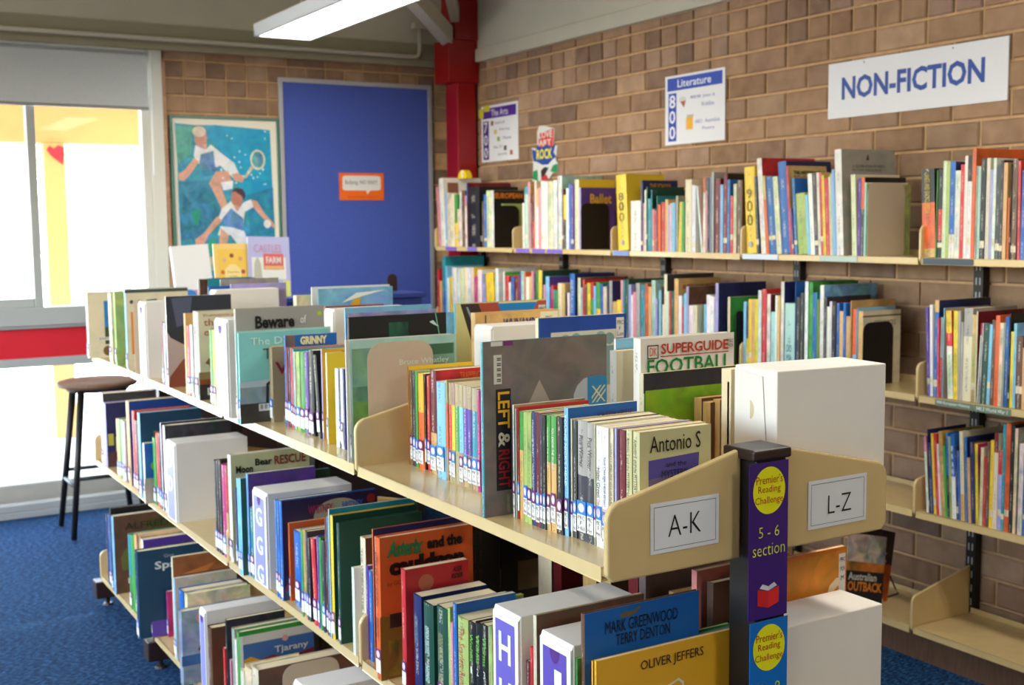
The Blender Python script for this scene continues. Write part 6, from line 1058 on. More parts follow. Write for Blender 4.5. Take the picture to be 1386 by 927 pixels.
book|hazel|UT|white paperback, sixth book right of the YOUNG NICK'S HEAD book, unit top row|W1.00||0.00|1.046,1.5008,1.025,0.0150,0.1930,0.143,0.000
book|courage|UT|white paperback, fifth book left of the nearest Antonio S book, unit top row|W1.00||0.00|1.046,1.4850,1.025,0.0154,0.1930,0.143,0.000
book|charlett|UT|slim cream paperback, fourth book left of the nearest Antonio S book, unit top row|C1.00||0.00|1.050,1.4690,1.025,0.0083,0.1930,0.143,0.000
book||UT|slim lilac paperback, third book left of the nearest Antonio S book, unit top row|V1.00||0.00|1.052,1.4601,1.025,0.0071,0.1940,0.144,0.000
book|ball|UT|maroon paperback, second book left of the nearest Antonio S book, unit top row|M1.00||0.00|1.054,1.4524,1.025,0.0155,0.1930,0.143,0.000
book|antoniotwo|UT|khaki paperback, next book left of the nearest Antonio S book, unit top row|F1.00||0.00|1.056,1.4362,1.025,0.0134,0.1950,0.144,0.000
book|antonio|UT|khaki paperback titled Antonio S at near end of the top row|F1.00|F|0.00|1.058,1.4222,1.025,0.0160,0.1940,0.139,0.000
book||UM|thick white book, next book left of the yellow house book, unit middle row|W1.00|Q|0.40|0.985,4.8210,0.604,0.0570,0.2840,0.210,0.000
book|housecover|UM|dark navy picture book with a yellow house at the far end of middle row|V1.00|N|0.30|0.985,4.7634,0.604,0.0409,0.2520,0.186,0.000
book||UM|thick tan book, next book right of the yellow house book, unit middle row|A1.00||0.00|0.985,4.5490,0.604,0.0423,0.2180,0.161,0.000
book||UM|thick green book, second book right of the yellow house book, unit middle row|g1.00||0.00|0.985,4.5030,0.604,0.0304,0.2240,0.166,0.000
book||UM|thick white book, second book left of the tall royal blue book, unit middle row|W1.00||0.00|0.985,4.4700,0.604,0.0412,0.2230,0.165,0.000
book||UM|grey book, next book left of the tall royal blue book, unit middle row|G1.00||0.00|0.985,4.4260,0.604,0.0249,0.2240,0.166,0.000
book|navycloth|UM|tall royal blue picture book near the far end of the middle row|A1.00|b|0.00|0.985,4.3800,0.604,0.0432,0.3070,0.247,0.000
book||UM|thick red book, next book right of the tall royal blue book, unit middle row|R1.00||0.00|0.985,4.2910,0.604,0.0328,0.2820,0.209,0.000
book||UM|thick maroon book, next book left of the dark teal picture book, unit middle row|M1.00||0.00|0.985,4.2576,0.604,0.0390,0.2520,0.186,0.000
book|darkteal|UM|dark teal picture book with a gold letter near far end of the middle row|S1.00|d|0.00|0.970,4.1460,0.604,0.0313,0.2950,0.215,0.000
book|treebook|UM|small book with a green tree on blue, far part of the middle row|W1.00|B|0.50|0.960,4.0480,0.604,0.0249,0.2050,0.152,0.000
book||UM|thick green book, next book right of the green tree book, unit middle row|g1.00||0.00|0.985,4.0170,0.604,0.0367,0.2270,0.168,0.000
book||UM|thick red book, second book right of the green tree book, unit middle row|R1.00||0.00|0.985,3.9700,0.604,0.0376,0.2490,0.184,0.000
book||UM|black book, third book right of the green tree book, unit middle row|K1.00||0.00|0.985,3.9300,0.604,0.0219,0.2550,0.189,0.000
book||UM|white book, second book left of the D file box, unit middle row|W1.00|K|0.00|0.985,3.9010,0.604,0.0122,0.2910,0.215,0.000
book||UM|thick white book, next book left of the D file box, unit middle row|W1.00|Q|0.80|0.985,3.8760,0.604,0.0276,0.2870,0.221,0.000
box|dbox|UM|white file box lettered D twice in the middle row|W1.00||0.00|0.975,3.7970,0.604,0.1050,0.2540,0.235,0.000
book||UM|black book, next book right of the D file box, unit middle row|K1.00||0.00|0.985,3.3210,0.604,0.0226,0.2650,0.196,0.000
book||UM|black book, second book right of the D file box, unit middle row|K1.00||0.00|0.985,3.2970,0.604,0.0205,0.2690,0.199,0.000
book||UM|black book, third book right of the D file box, unit middle row|K1.00||0.00|0.985,3.2750,0.604,0.0202,0.2730,0.202,0.000
book||UM|thick magenta book, second book left of the Moon Bear RESCUE book, unit middle row|H1.00||0.00|0.985,3.2540,0.604,0.0361,0.2650,0.196,0.000
book||UM|red and tan book, next book left of the Moon Bear RESCUE book, unit middle row|R0.50;A0.50||0.00|0.985,3.2160,0.604,0.0197,0.2680,0.198,0.000
book|moonbear|UM|khaki picture book titled Moon Bear RESCUE in the middle row|W1.00|F|0.10|0.985,3.1910,0.604,0.0260,0.3020,0.231,0.000
book||UM|navy book, next book right of the Moon Bear RESCUE book, unit middle row|N1.00||0.00|0.985,3.1310,0.604,0.0111,0.2190,0.162,0.000
book||UM|pale blue book, second book right of the Moon Bear RESCUE book, unit middle row|S1.00||0.00|0.970,3.0680,0.604,0.0180,0.2590,0.192,0.000
book||UM|pale blue book, third book right of the Moon Bear RESCUE book, unit middle row|S1.00|D|0.30|0.970,3.0470,0.604,0.0139,0.2620,0.255,0.000
book||UM|pale blue book, second book left of the G file box, unit middle row|S1.00|P|0.00|0.985,3.0325,0.604,0.0147,0.2760,0.191,0.000
book||UM|thick teal paperback, next book left of the G file box, unit middle row|T1.00|Z|0.40|0.985,3.0172,0.604,0.0381,0.1890,0.140,0.000
box|gbox|UM|white file box lettered G three times in the middle row|W1.00||0.00|0.985,2.9785,0.604,0.1050,0.2500,0.235,0.000
book||UM|blue book, next book right of the G file box, unit middle row|B1.00||0.00|0.985,2.8150,0.604,0.0154,0.2480,0.184,0.000
book||UM|blue book, next book left of the WHITNEY and BRITNEY book, unit middle row|B1.00||0.00|0.985,2.7980,0.604,0.0146,0.2510,0.186,0.000
book|whitney|UM|dark purple picture book about WHITNEY and BRITNEY in the middle row|B1.00|n|0.20|0.985,2.7820,0.604,0.0175,0.2520,0.259,0.000
book||UM|orange paperback, next book right of the WHITNEY and BRITNEY book, unit middle row|O1.00|O|0.00|1.000,2.7639,0.604,0.0102,0.1980,0.147,0.000
book|bluemid|UM|bright blue paperback in front of the WHITNEY book|B1.00||0.00|1.000,2.7310,0.604,0.0498,0.1880,0.139,0.000
book||UM|green paperback, next book right of the bright blue paperback, unit middle row|g1.00||0.00|0.985,2.6390,0.604,0.0153,0.2110,0.156,0.000
book||UM|tan paperback, second book right of the bright blue paperback, unit middle row|A1.00||0.00|0.985,2.6220,0.604,0.0139,0.2150,0.159,0.000
book||UM|charcoal paperback, third book right of the bright blue paperback, unit middle row|Q1.00||0.00|0.985,2.6070,0.604,0.0130,0.2140,0.158,0.000
book||UM|black paperback, fourth book right of the bright blue paperback, unit middle row|K1.00||0.00|0.985,2.5930,0.604,0.0149,0.2010,0.149,0.000
book||UM|red paperback, fifth book right of the bright blue paperback, unit middle row|R1.00||0.00|0.985,2.5630,0.604,0.0243,0.2045,0.151,0.068
book||UM|purple book, sixth book right of the bright blue paperback, unit middle row|P1.00||0.00|0.985,2.5360,0.604,0.0115,0.2180,0.161,0.000
book||UM|green book, fifth book left of the yellow lettered green book, unit middle row|g1.00||0.00|0.985,2.5239,0.604,0.0146,0.2170,0.161,0.000
book||UM|charcoal paperback, fourth book left of the yellow lettered green book, unit middle row|Q1.00||0.00|0.985,2.5087,0.604,0.0197,0.2150,0.159,0.000
book||UM|maroon book, third book left of the yellow lettered green book, unit middle row|M1.00||0.00|0.985,2.4830,0.604,0.0112,0.2740,0.203,0.000
book||UM|teal book, second book left of the yellow lettered green book, unit middle row|T1.00||0.00|0.985,2.4710,0.604,0.0099,0.2780,0.206,0.000
book||UM|slim white book, next book left of the yellow lettered green book, unit middle row|W1.00|T|0.10|0.985,2.4590,0.604,0.0069,0.2960,0.219,0.000
book|takeover|UM|dark green picture book with yellow lettering in the middle row|Y1.00|D|0.00|0.985,2.4515,0.604,0.0157,0.2840,0.210,0.000
book|olive|UM|plain dark olive picture book in the middle row|D1.00|D|0.20|0.985,2.4140,0.604,0.0147,0.2750,0.204,0.000
book||UM|white paperback, next book right of the plain olive book, unit middle row|W1.00||0.00|0.985,2.3350,0.604,0.0128,0.1940,0.144,0.000
book|willows|UM|cream and mauve book titled THE WIND IN THE WILLOWS|C1.00|Z|0.00|1.000,2.3216,0.604,0.0261,0.2620,0.194,0.000
book||UM|purple paperback, next book right of the WIND IN THE WILLOWS book, unit middle row|P1.00||0.60|1.000,2.2949,0.604,0.0139,0.2060,0.152,0.000
book||UM|blue paperback, second book right of the WIND IN THE WILLOWS book, unit middle row|B1.00||0.00|1.000,2.2800,0.604,0.0176,0.1990,0.147,0.000
book||UM|slim orange book, next book left of the orange cauldron album, unit middle row|O1.00|N|0.00|0.990,2.2330,0.604,0.0079,0.2990,0.221,0.000
book|cauldron|UM|orange comic album titled with green and black cauldron lettering|O1.00|O|0.10|0.972,2.1850,0.604,0.0248,0.2970,0.217,0.000
book|rider|UM|red hardback behind the thick navy and green paperbacks|R1.00|R|0.15|0.990,2.0990,0.604,0.0188,0.2490,0.144,0.000
book|hardnavy|UM|thick navy paperback, next book right of the red hardback, unit middle row|N1.00||0.00|1.000,2.0680,0.604,0.0342,0.2050,0.152,0.000
book|hardone|UM|thick dark green paperback, second book right of the red hardback, unit middle row|D1.00||0.00|1.000,2.0240,0.604,0.0405,0.2010,0.149,0.000
book|hardtwo|UM|thick dark green paperback, third book right of the red hardback, unit middle row|D1.00||0.00|1.000,1.9680,0.604,0.0422,0.2090,0.155,0.000
book||UM|slim lime green book, second book left of the blue picture book, unit middle row|L1.00||0.00|1.000,1.9180,0.604,0.0084,0.2170,0.161,0.000
book|pinkspine|UM|pink paperback, next book left of the blue picture book, unit middle row|I1.00||0.00|1.000,1.9090,0.604,0.0091,0.1920,0.142,0.000
book|bluecover|UM|blue picture book between the green paperbacks and the H file box|B1.00|B|0.20|1.000,1.8980,0.604,0.0132,0.2320,0.129,0.000
book|scarlett|UM|thick lime green paperback, next book right of the blue picture book, unit middle row|L1.00||0.00|1.000,1.8840,0.604,0.0386,0.2120,0.157,0.000
book|sone|UM|black paperback, second book right of the blue picture book, unit middle row|K1.00||0.00|1.000,1.8370,0.604,0.0208,0.2150,0.159,0.000
book|stwo|UM|black book, third book right of the blue picture book, unit middle row|K1.00||0.00|1.000,1.8150,0.604,0.0234,0.2200,0.163,0.000
book|sthree|UM|black book, second book left of the H file box, unit middle row|K1.00||0.00|1.000,1.7910,0.604,0.0235,0.2230,0.165,0.000
book||UM|lime green book, next book left of the H file box, unit middle row|L1.00||0.00|1.000,1.7669,0.604,0.0125,0.2260,0.167,0.000
box|hbox|UM|white file box lettered H in the middle row|W1.00||0.00|0.990,1.7300,0.604,0.0854,0.2770,0.235,0.000
book||UM|maroon paperback, next book right of the H file box, unit middle row|M1.00||0.00|1.000,1.6400,0.604,0.0117,0.2040,0.151,0.000
book||UM|red book, second book right of the H file box, unit middle row|R1.00||0.00|1.000,1.6270,0.604,0.0091,0.2310,0.171,0.000
book|brickcover|UM|cream book, next book left of the J file box, unit middle row|C1.00|Z|0.40|0.985,1.5920,0.604,0.0094,0.2980,0.217,0.000
box|jbox|UM|white file box lettered J beside the blue book|W1.00||0.00|0.985,1.5710,0.604,0.0911,0.2790,0.235,0.000
book|forest|UM|green forest picture book between the blue and yellow books|g1.00|g|0.90|0.985,1.4690,0.604,0.0061,0.2650,0.303,0.000
book|greenwood|UM|blue picture book by MARK GREENWOOD and TERRY DENTON|Z1.00|B|0.00|0.990,1.4623,0.604,0.0094,0.3360,0.224,0.000
book||UM|slim golden yellow book, next book right of the MARK GREENWOOD book, unit middle row|J1.00||0.00|0.990,1.4350,0.604,0.0073,0.2700,0.200,0.000
book|oliver|UM|yellow picture book by OLIVER JEFFERS at near end of the middle row|J1.00|J|0.00|0.990,1.4270,0.604,0.0080,0.2740,0.268,0.000
book||UB|thick navy book, third book left of the ALFRED book, unit bottom row|N1.00||0.00|0.985,4.8060,0.126,0.0376,0.2770,0.205,0.000
book||UB|thick blue book, second book left of the ALFRED book, unit bottom row|B1.00||0.00|0.985,4.7640,0.126,0.0384,0.2850,0.211,0.000
book||UB|black book, next book left of the ALFRED book, unit bottom row|K1.00|K|0.00|0.980,4.6990,0.126,0.0195,0.3260,0.289,0.000
book|alfred|UB|dark olive picture book titled ALFRED at far end of bottom row|S1.00|Z|0.40|0.975,4.6550,0.126,0.0319,0.3060,0.249,0.000
book||UB|thick teal and green book, next book right of the ALFRED book, unit bottom row|T0.55;g0.45||0.00|0.985,4.4370,0.126,0.0401,0.2810,0.208,0.000
book||UB|thick green book, second book right of the ALFRED book, unit bottom row|g1.00||0.00|0.985,4.3930,0.126,0.0425,0.2900,0.215,0.000
book||UB|thick tan book, third book right of the ALFRED book, unit bottom row|A1.00||0.00|0.985,4.3370,0.126,0.0327,0.3030,0.224,0.000
book||UB|thick brown book, second book left of the purple portraits book, unit bottom row|Z1.00||0.00|0.985,4.3010,0.126,0.0354,0.3080,0.228,0.000
book||UB|thick tan book, next book left of the purple portraits book, unit bottom row|A1.00||0.00|0.985,4.2620,0.126,0.0272,0.3140,0.232,0.000
book|portraits|UB|purple book with round portraits in the bottom row|W1.00|P|0.00|0.985,4.2340,0.126,0.0297,0.3070,0.183,0.000
book|spa|UB|dark teal picture book overhanging the bottom shelf|d1.00|d|0.20|0.930,4.1020,0.126,0.0383,0.3060,0.231,0.000
book|purplelean|UB|purple book leaning at the far bracket of the bottom row|P1.00|P|0.00|0.972,4.0631,0.126,0.0157,0.1684,0.125,0.314
book||UB|magenta paperback, next book right of the leaning purple book, unit bottom row|H1.00|H|0.00|1.020,4.0459,0.126,0.0158,0.1610,0.119,0.000
book||UB|thick lime green paperback, second book right of the leaning purple book, unit bottom row|L1.00||0.00|1.070,4.0295,0.126,0.0465,0.1470,0.109,0.000
book||UB|thick yellow paperback, third book right of the leaning purple book, unit bottom row|Y1.00||0.00|1.080,3.9824,0.126,0.0285,0.1450,0.107,0.000
book||UB|maroon paperback, second book left of the brown and orange book, unit bottom row|M1.00||0.00|1.090,3.9533,0.126,0.0256,0.1410,0.105,0.000
book||UB|dark green paperback, next book left of the brown and orange book, unit bottom row|D1.00||0.00|1.100,3.9271,0.126,0.0148,0.1380,0.105,0.000
book|brown|UB|brown and orange picture book in the bottom row|C1.00|o|0.40|0.985,3.8280,0.126,0.0167,0.3390,0.240,0.000
book||UB|pale blue book, next book right of the brown and orange book, unit bottom row|S1.00|C|0.40|0.985,3.8107,0.126,0.0156,0.2730,0.207,0.000
book|terry|UB|navy blue paperback titled TERRY in the bottom row|B1.00|B|0.00|0.965,3.6830,0.126,0.0508,0.2750,0.204,0.000
book||UB|thick cream book, next book right of the TERRY paperback, unit bottom row|C1.00||0.00|0.970,3.6316,0.126,0.0306,0.2740,0.203,0.000
book|sunbook|UB|grey blue picture book with a pink sun in the bottom row|s1.00|s|0.70|0.940,3.6004,0.126,0.0334,0.2340,0.253,0.000
box|lowbox|UB|slim white file box behind a brown book in the bottom row|W1.00||0.00|0.965,3.4450,0.126,0.0560,0.2810,0.235,0.000
book||UB|thick brown book, next book right of the slim white file box, unit bottom row|Z1.00|Z|0.00|0.965,3.3790,0.126,0.0365,0.2430,0.180,0.000
book||UB|red paperback, second book right of the slim white file box, unit bottom row|R1.00||0.00|0.985,3.2930,0.126,0.0178,0.1990,0.147,0.000
book||UB|black book, third book right of the slim white file box, unit bottom row|K1.00|Q|0.80|0.980,3.2450,0.126,0.0136,0.2970,0.173,0.000
book||UB|pink paperback, third book left of the Tjarany book, unit bottom row|I1.00||0.00|0.985,3.2308,0.126,0.0102,0.1830,0.135,0.000
book||UB|grey book, second book left of the Tjarany book, unit bottom row|G1.00||0.00|0.985,3.2070,0.126,0.0250,0.2830,0.209,0.000
book||UB|white book, next book left of the Tjarany book, unit bottom row|W1.00||0.00|0.985,3.1814,0.126,0.0177,0.2580,0.191,0.000
book|tjarany|UB|green edged picture book titled Tjarany in the bottom row|g1.00|W|0.00|0.985,3.1590,0.126,0.0231,0.2890,0.218,0.000
book||UB|thick cream paperback, next book right of the Tjarany book, unit bottom row|C1.00||0.00|0.980,3.1240,0.126,0.0295,0.1910,0.141,0.000
book||UB|thick cream book, next book left of the torn cream book, unit bottom row|C1.00||0.00|0.980,3.0900,0.126,0.0587,0.2160,0.160,0.000
book|worn|UB|worn cream book with a torn spine in the bottom row|C1.00|Z|0.40|0.980,3.0270,0.126,0.0513,0.2330,0.280,0.000
bookend|bookendlow|UB|tan bookend plate in the bottom row|A1.00||0.00|1.050,2.9751,0.126,0.0020,0.2310,0.163,0.000
box|lastbox|UB|white file box in front of the tan bookend in the bottom row|W1.00||0.00|1.000,2.7540,0.126,0.1050,0.2800,0.235,0.000
book||R|brown book, second book left of the grey brown picture book, back row|Z1.00|Z|0.00|1.315,4.5620,1.025,0.0300,0.3060,0.222,0.000
book||R|black book, next book left of the grey brown picture book, back row|K1.00|T|0.00|1.343,4.5310,1.025,0.0200,0.3090,0.172,0.000
book|brownphoto|R|grey brown picture book far along the back row|G1.00|G|0.50|1.370,4.4500,1.025,0.0100,0.3070,0.230,0.000
book||R|blue book, next book right of the grey brown picture book, back row|B1.00|B|0.00|1.319,4.4390,1.025,0.0150,0.2820,0.195,0.000
book|lilacgrey|R|lilac grey picture book far along the back row behind a white file box|V1.00|V|0.30|1.370,4.3270,1.025,0.0100,0.2930,0.215,0.000
box|rbox|R|white file box in the back row above the grey Beware book|W1.00||0.00|1.290,4.3160,1.025,0.0700,0.2770,0.240,0.000
book||R|cream book, next book right of the white file box above Beware, back row|C1.00|C|0.00|1.400,3.7570,1.025,0.0300,0.2770,0.160,0.000
book|whiteback|R|white picture book behind the sky blue one in back row|W1.00|W|0.00|1.325,3.3970,1.025,0.0080,0.3210,0.257,0.000
book|skyyellow|R|sky blue picture book with a yellow shape in back row|S1.00|S|0.50|1.325,3.3440,1.025,0.0080,0.3180,0.242,0.000
book|rust|R|rust red book in the back row beside a white box|O1.00|M|0.00|1.325,3.2990,1.025,0.0120,0.2680,0.190,0.000
box|foldbox|R|white box behind the green whale cover in the back row|W1.00||0.00|1.321,3.2860,1.025,0.0700,0.2640,0.239,0.000
book||R|pale blue book, next book left of the patterned cover book, back row|S1.00|S|0.50|1.325,2.7930,1.025,0.0080,0.2740,0.167,0.000
book|aboriginal|R|picture book with bold rust, blue and cream patterned cover in back row|T1.00|Y|0.00|1.325,2.4850,1.025,0.0100,0.3190,0.253,0.000
book|wunambi|R|tan picture book titled WUNAMBI in the back row|A1.00|A|0.30|1.325,2.4040,1.025,0.0200,0.3020,0.228,0.000
box|wbox|R|white file box in the back row beside the WUNAMBI book|W1.00||0.00|1.323,2.3830,1.025,0.0800,0.2770,0.237,0.000
book|lun|R|royal blue picture book with a pale photo panel in the back row|C1.00|B|0.20|1.325,2.1230,1.025,0.0120,0.3070,0.229,0.000
book|rainbow|R|pale blue book with a rainbow shape in the back row|W1.00|S|0.00|1.325,1.8400,1.025,0.0080,0.2850,0.211,0.000
book|plain|R|plain cream hardback in the back row|G1.00|C|0.00|1.308,1.8310,1.025,0.0200,0.2650,0.196,0.000
book|football|R|white book titled SUPERGUIDE FOOTBALL in the back row|W1.00|W|0.00|1.325,1.7800,1.025,0.0220,0.2910,0.228,0.000
book|field|R|picture book with a bright green field cover in the back row|C1.00|g|0.20|1.322,1.7570,1.025,0.0140,0.2280,0.229,0.000
pages|pagesone|R|old paperback with browned pages farthest beside the big white box|A1.00||0.00|1.430,1.7290,1.025,0.0230,0.1780,0.125,0.000
pages|pagestwo|R|old paperback with browned pages, middle one beside the big white box|A1.00||0.00|1.430,1.7040,1.025,0.0230,0.1730,0.125,0.000
pages|pagesthree|R|old paperback with browned pages nearest the big white box|A1.00||0.00|1.440,1.6860,1.025,0.0200,0.1790,0.115,0.000
book|redthin|R|thin red paperback pressed between old browned pages and a pale block|R1.00|R|0.00|1.370,1.5670,1.025,0.0050,0.2290,0.169,0.000
pages|paleblock|R|pale paged book touching the left side of the big white box|W1.00||0.00|1.370,1.5820,1.025,0.0250,0.2510,0.185,0.000'''
for i, rec in enumerate(BOOKS.strip().split('\n')): make(rec, i)
# ------------------------------------------------------------------ things beside the books
def file_box_at(label, P, z, h, slit=False, yaw=0.0, L=.23, t=.10):
    r = root('file_box', label, 'file box', (P[0], P[1], z), (0, 0, yaw), 'white file boxes'); w = M['board']
    m = MB(); m.box((0, 0, 0), (L, t, h)); m.build('box_body', w, r, bevel=.002)
    m = MB(); m.prism([(t-.002, .004), (t-.002, h-.006), (t*.32, h-.012), (t*.20, h*.42), (t*.20, .004)][::-1], 'x', -.0022, -.0008); m.build('front_flap', w, r, bevel=.0008)
    if slit:
        m = MB(); m.face([(-.0024, t*.60+.011*math.cos(PI*k/10+PI/2), h*.73-.016*math.sin(PI*k/10+PI/2)) for k in range(11)], hx('cfc096')); m.build('thumb_hole', M['flat'], r)
    return r
file_box_at('big blank white file box standing above the L-Z paper sign', (1.343, 1.416), 1.027, .262, True, math.radians(-6.0), .226, .115)
file_box_at('big blank white file box below the L-Z end bracket', (1.352, 1.400), .606, .262, False, 0.0, .228, .098)
def standing(name, label, cat, loc, rot, w, h, t, col, items=(), pat=.2, group=None):
    r = root(name, label, cat, loc, rot, group)
    m = MB(); m.box((0, -t, 0), (w, -t+.0015, h), col, pat); m.box((0, -.0015, 0), (w, 0, h), col, pat); m.box((0, -t+.0015, 0), (.0015, -.0015, h), col, pat); m.build('cover', M['print'], r)
    if t > .005:
        m = MB(); m.box((.0015, -t+.0015, .001), (w-.001, -.0015, h-.001)); m.build('pages', M['paper'], r)
    if items: art(r, name, w, h, t, items, 0)
    return r
standing('picture_book', 'orange picture book showing a face and a white letter behind the lower white box', 'book', (1.372, 1.522, .606), (0, 0, 0), .235, .335, .012, hx('d8741c'),
         [('n', 'e08a28', .2, .5, .98, .98, .35), ('p', 'f0d8b0', [(.78, .60), (.78, .73), (.82, .80), (.89, .835), (.97, .83), (.97, .79), (.91, .79), (.86, .765), (.83, .71), (.83, .60)]), ('r', 'e8e2d4', .915, .72, .985, .965), ('t', 'PRC', '2a2624', .925, .92, .975, .945), ('t', 'MOR', '2a2624', .925, .87, .975, .895), ('t', 'M', '2a2624', .935, .82, .965, .845)], .2)
ol = standing('magazine', 'glossy Australian OUTBACK magazine standing tilted on the bottom wall shelf', 'magazine', (3.115, 2.945, .150), (math.radians(-7), math.radians(13), 0), .200, .275, .004, hx('7a5a48'),
         [('n', 'c8b8a8', 0, .62, 1, 1, .9), ('n', 'c87830', 0, .5, 1, .64, .8), ('r', '1c1c22', 0, 0, 1, .52), ('t', 'Australian', 'd8d4c8', .06, .40, .80, .50, .02), ('t', 'OUTBACK', 'e8862c', .06, .26, .96, .385, .03)], .5)
standing('magazine', 'dark orange glossy magazine standing behind the Australian OUTBACK magazine', 'magazine', (3.185, 2.985, .150), (math.radians(-7), math.radians(17), 0), .205, .290, .004, hx('5a2c18'),
         [('n', '3a2a22', 0, .55, 1, 1, .6), ('n', 'b84c14', 0, .08, 1, .58, .7), ('p', 'd8d0c8', [(.35, .1), (.36, .3), (.7, .34), (.9, .1)]), ('t', 'AK', 'a89c90', .55, .60, .85, .72)], .5)
st = root('book_stand', 'small black wire book stand on the bottom wall shelf behind the magazines', 'stand', (3.40, 3.03, .1252))
m = MB(); m.tube([(-.10, -.04, .006), (.08, -.02, .006), (.085, .0, .02), (.035, .03, .16), (-.13, .03, .16), (-.10, -.04, .006)], .003, n=6); m.build('wire', M['blacksteel'], st, smooth=True)
# dark books of the far side, seen between the shelves
for i, (x, yf, t, h, d, c, k, lab, it) in enumerate((
    (1.335, 2.345, .018, .30, .21, '1c1a1c', 'book', 'black picture book with orange capitals behind the orange cauldron album', [('t', 'MAGIC', 'b05a18', .1, .34, .8, .46)]),
    (1.33, 2.300, .016, .31, .22, '201c1a', 'book', 'black picture book with a dim brown figure in the shadow of the far side', [('c', '5c4a30', .3, .72, .018), ('r', '6a6048', .2, .28, .45, .50)]),
    (1.345, 2.150, .055, .27, .19, 'c8bca0', 'pages', 'pale paged book in the shadow of the far side', ()),
    (1.34, 2.080, .03, .29, .205, '6a1a1c', 'book', 'dark red book with small lettering in the shadow of the far side', [('t', 'the black', '8a6048', .45, .52, .85, .56), ('t', 'wolf', '8a6048', .45, .46, .7, .5)]),
    (1.35, 1.985, .05, .26, .18, 'a8854c', 'pages', 'browned paged book farther from the near post on the shaded far side', ()),
    (1.35, 1.925, .04, .25, .18, 'a8854c', 'pages', 'browned paged book nearer the near post on the shaded far side', ()),
    (1.33, 1.800, .03, .30, .21, '6c1e20', 'book', 'maroon book behind the MARK GREENWOOD book on the shaded far side', ()),
    (1.31, 1.740, .02, .31, .23, '6a5c54', 'book', 'grey picture book behind the MARK GREENWOOD book on the shaded far side', [('t', 'Once upon a', '8a7c70', .15, .66, .8, .72)]),
    (1.34, 1.690, .05, .25, .19, 'a8905c', 'pages', 'pale brown paged paperback on the shaded far side', ()),
    (1.32, 1.600, .014, .315, .22, 'c87c74', 'book', 'dusty pink book just behind the near post on the shaded far side', ()),
    (1.33, 1.570, .016, .30, .21, '4a3428', 'book', 'dark brown picture book just behind the near post on the shaded far side', ()))):
    if k == 'book': standing('book', lab, 'book', (x, yf, .606), (0, 0, 0), d, h, t, hx(c), it, .3, 'books on the shaded far side of the low unit')
    else:
        r = root('book', lab, 'book', (x, yf, .606), group='books on the shaded far side of the low unit')
        m = MB(); m.box((0, -t+.0015, .001), (d-.002, -.0015, h-.001)); m.build('pages', M['oldpaper'] if c[0] == 'a' else M['paper'], r)
        m = MB(); m.box((0, -t, 0), (d, -t+.0015, h), hx('5a4030')); m.box((0, -.0015, 0), (d, 0, h), hx('5a4030')); m.build('cover', M['print'], r)
# display cabinet behind the unit with three books standing on it
cb = root('display_cabinet', 'dark brown cabinet with a navy top behind the far end of the low unit', 'cabinet', (2.05, 5.55, 0))
m = MB(); m.box((-.62, -.20, .06), (.62, .20, 1.06)); m.build('carcass', M['brown'], cb, bevel=.004)  # dark brown stands in for the shadow on the carcass below the navy band
m = MB(); m.box((-.625, -.205, 1.06), (.625, .205, 1.17)); m.build('top_band', M['navy'], cb, bevel=.004)
m = MB(); m.box((-.64, -.22, 1.17), (.64, .22, 1.195)); m.build('cabinet_top', M['navy'], cb, bevel=.004)
m = MB(); m.box((-.58, -.16, 0), (.58, .18, .06)); m.build('plinth', M['blacksteel'], cb)
t8 = math.radians(-8)
standing('display_book', 'blank white display book standing behind the far end of the unit', 'book', (1.475, 5.46, 1.197), (t8, math.radians(-3), 0), .172, .245, .03, hx('e8e6e2'), [('r', 'b890b8', 0, .0, .9, .16), ('c', '2c7cc0', .35, .05, .03)], 0)
standing('display_book', 'yellow display book with small round portraits behind the far end of the unit', 'book', (1.660, 5.45, 1.197), (t8, 0, 0), .168, .255, .012, hx('ecc878'),
         [('r', 'ecc050', .1, .05, .9, .90), ('c', '8a5030', .5, .78, .010), ('c', 'c8a890', .28, .70, .010), ('c', 'd89a70', .74, .72, .010), ('c', 'c8703c', .22, .48, .010), ('c', 'a84c40', .80, .48, .010), ('p', 'f0d890', [(.28, .2), (.28, .52), (.42, .62), (.60, .62), (.74, .52), (.74, .2)]), ('t', 'Stories', 'b08838', .34, .46, .68, .50), ('t', 'of the', 'b08838', .4, .38, .62, .42)], 0)
standing('display_book', 'lilac display book titled CASTLES with a red FARM panel', 'book', (1.812, 5.43, 1.197), (t8, math.radians(2), 0), .205, .290, .006, hx('b4b4dc'),
         [('t', 'CASTLES', 'd090a8', .14, .74, .80, .87), ('r', 'e0e0d8', .08, .30, .9, .66), ('r', 'd8645c', .36, .46, .84, .72), ('t', 'FARM', 'e0d8d8', .42, .56, .78, .67, .03), ('r', 'e0b070', .38, .47, .82, .52), ('p', 'b8b8a8', [(.12, .32), (.14, .56), (.22, .68), (.30, .55), (.32, .32)]), ('r', 'd8d870', .8, .02, .98, .28)], 0)
m = MB(); m.prism(rrect(0, 0, .055, .085, .025, corners='ab'), 'y', 0, .004); o = root('bookend', 'small brown bookend on the navy cabinet in front of the blue board', 'bookend', (2.58, 5.55, 1.1955)); m.build('plate', M['brown'], o)
m = MB(); m.box((0, 0, 0), (.055, .07, .0015)); m.build('base', M['brown'], o)
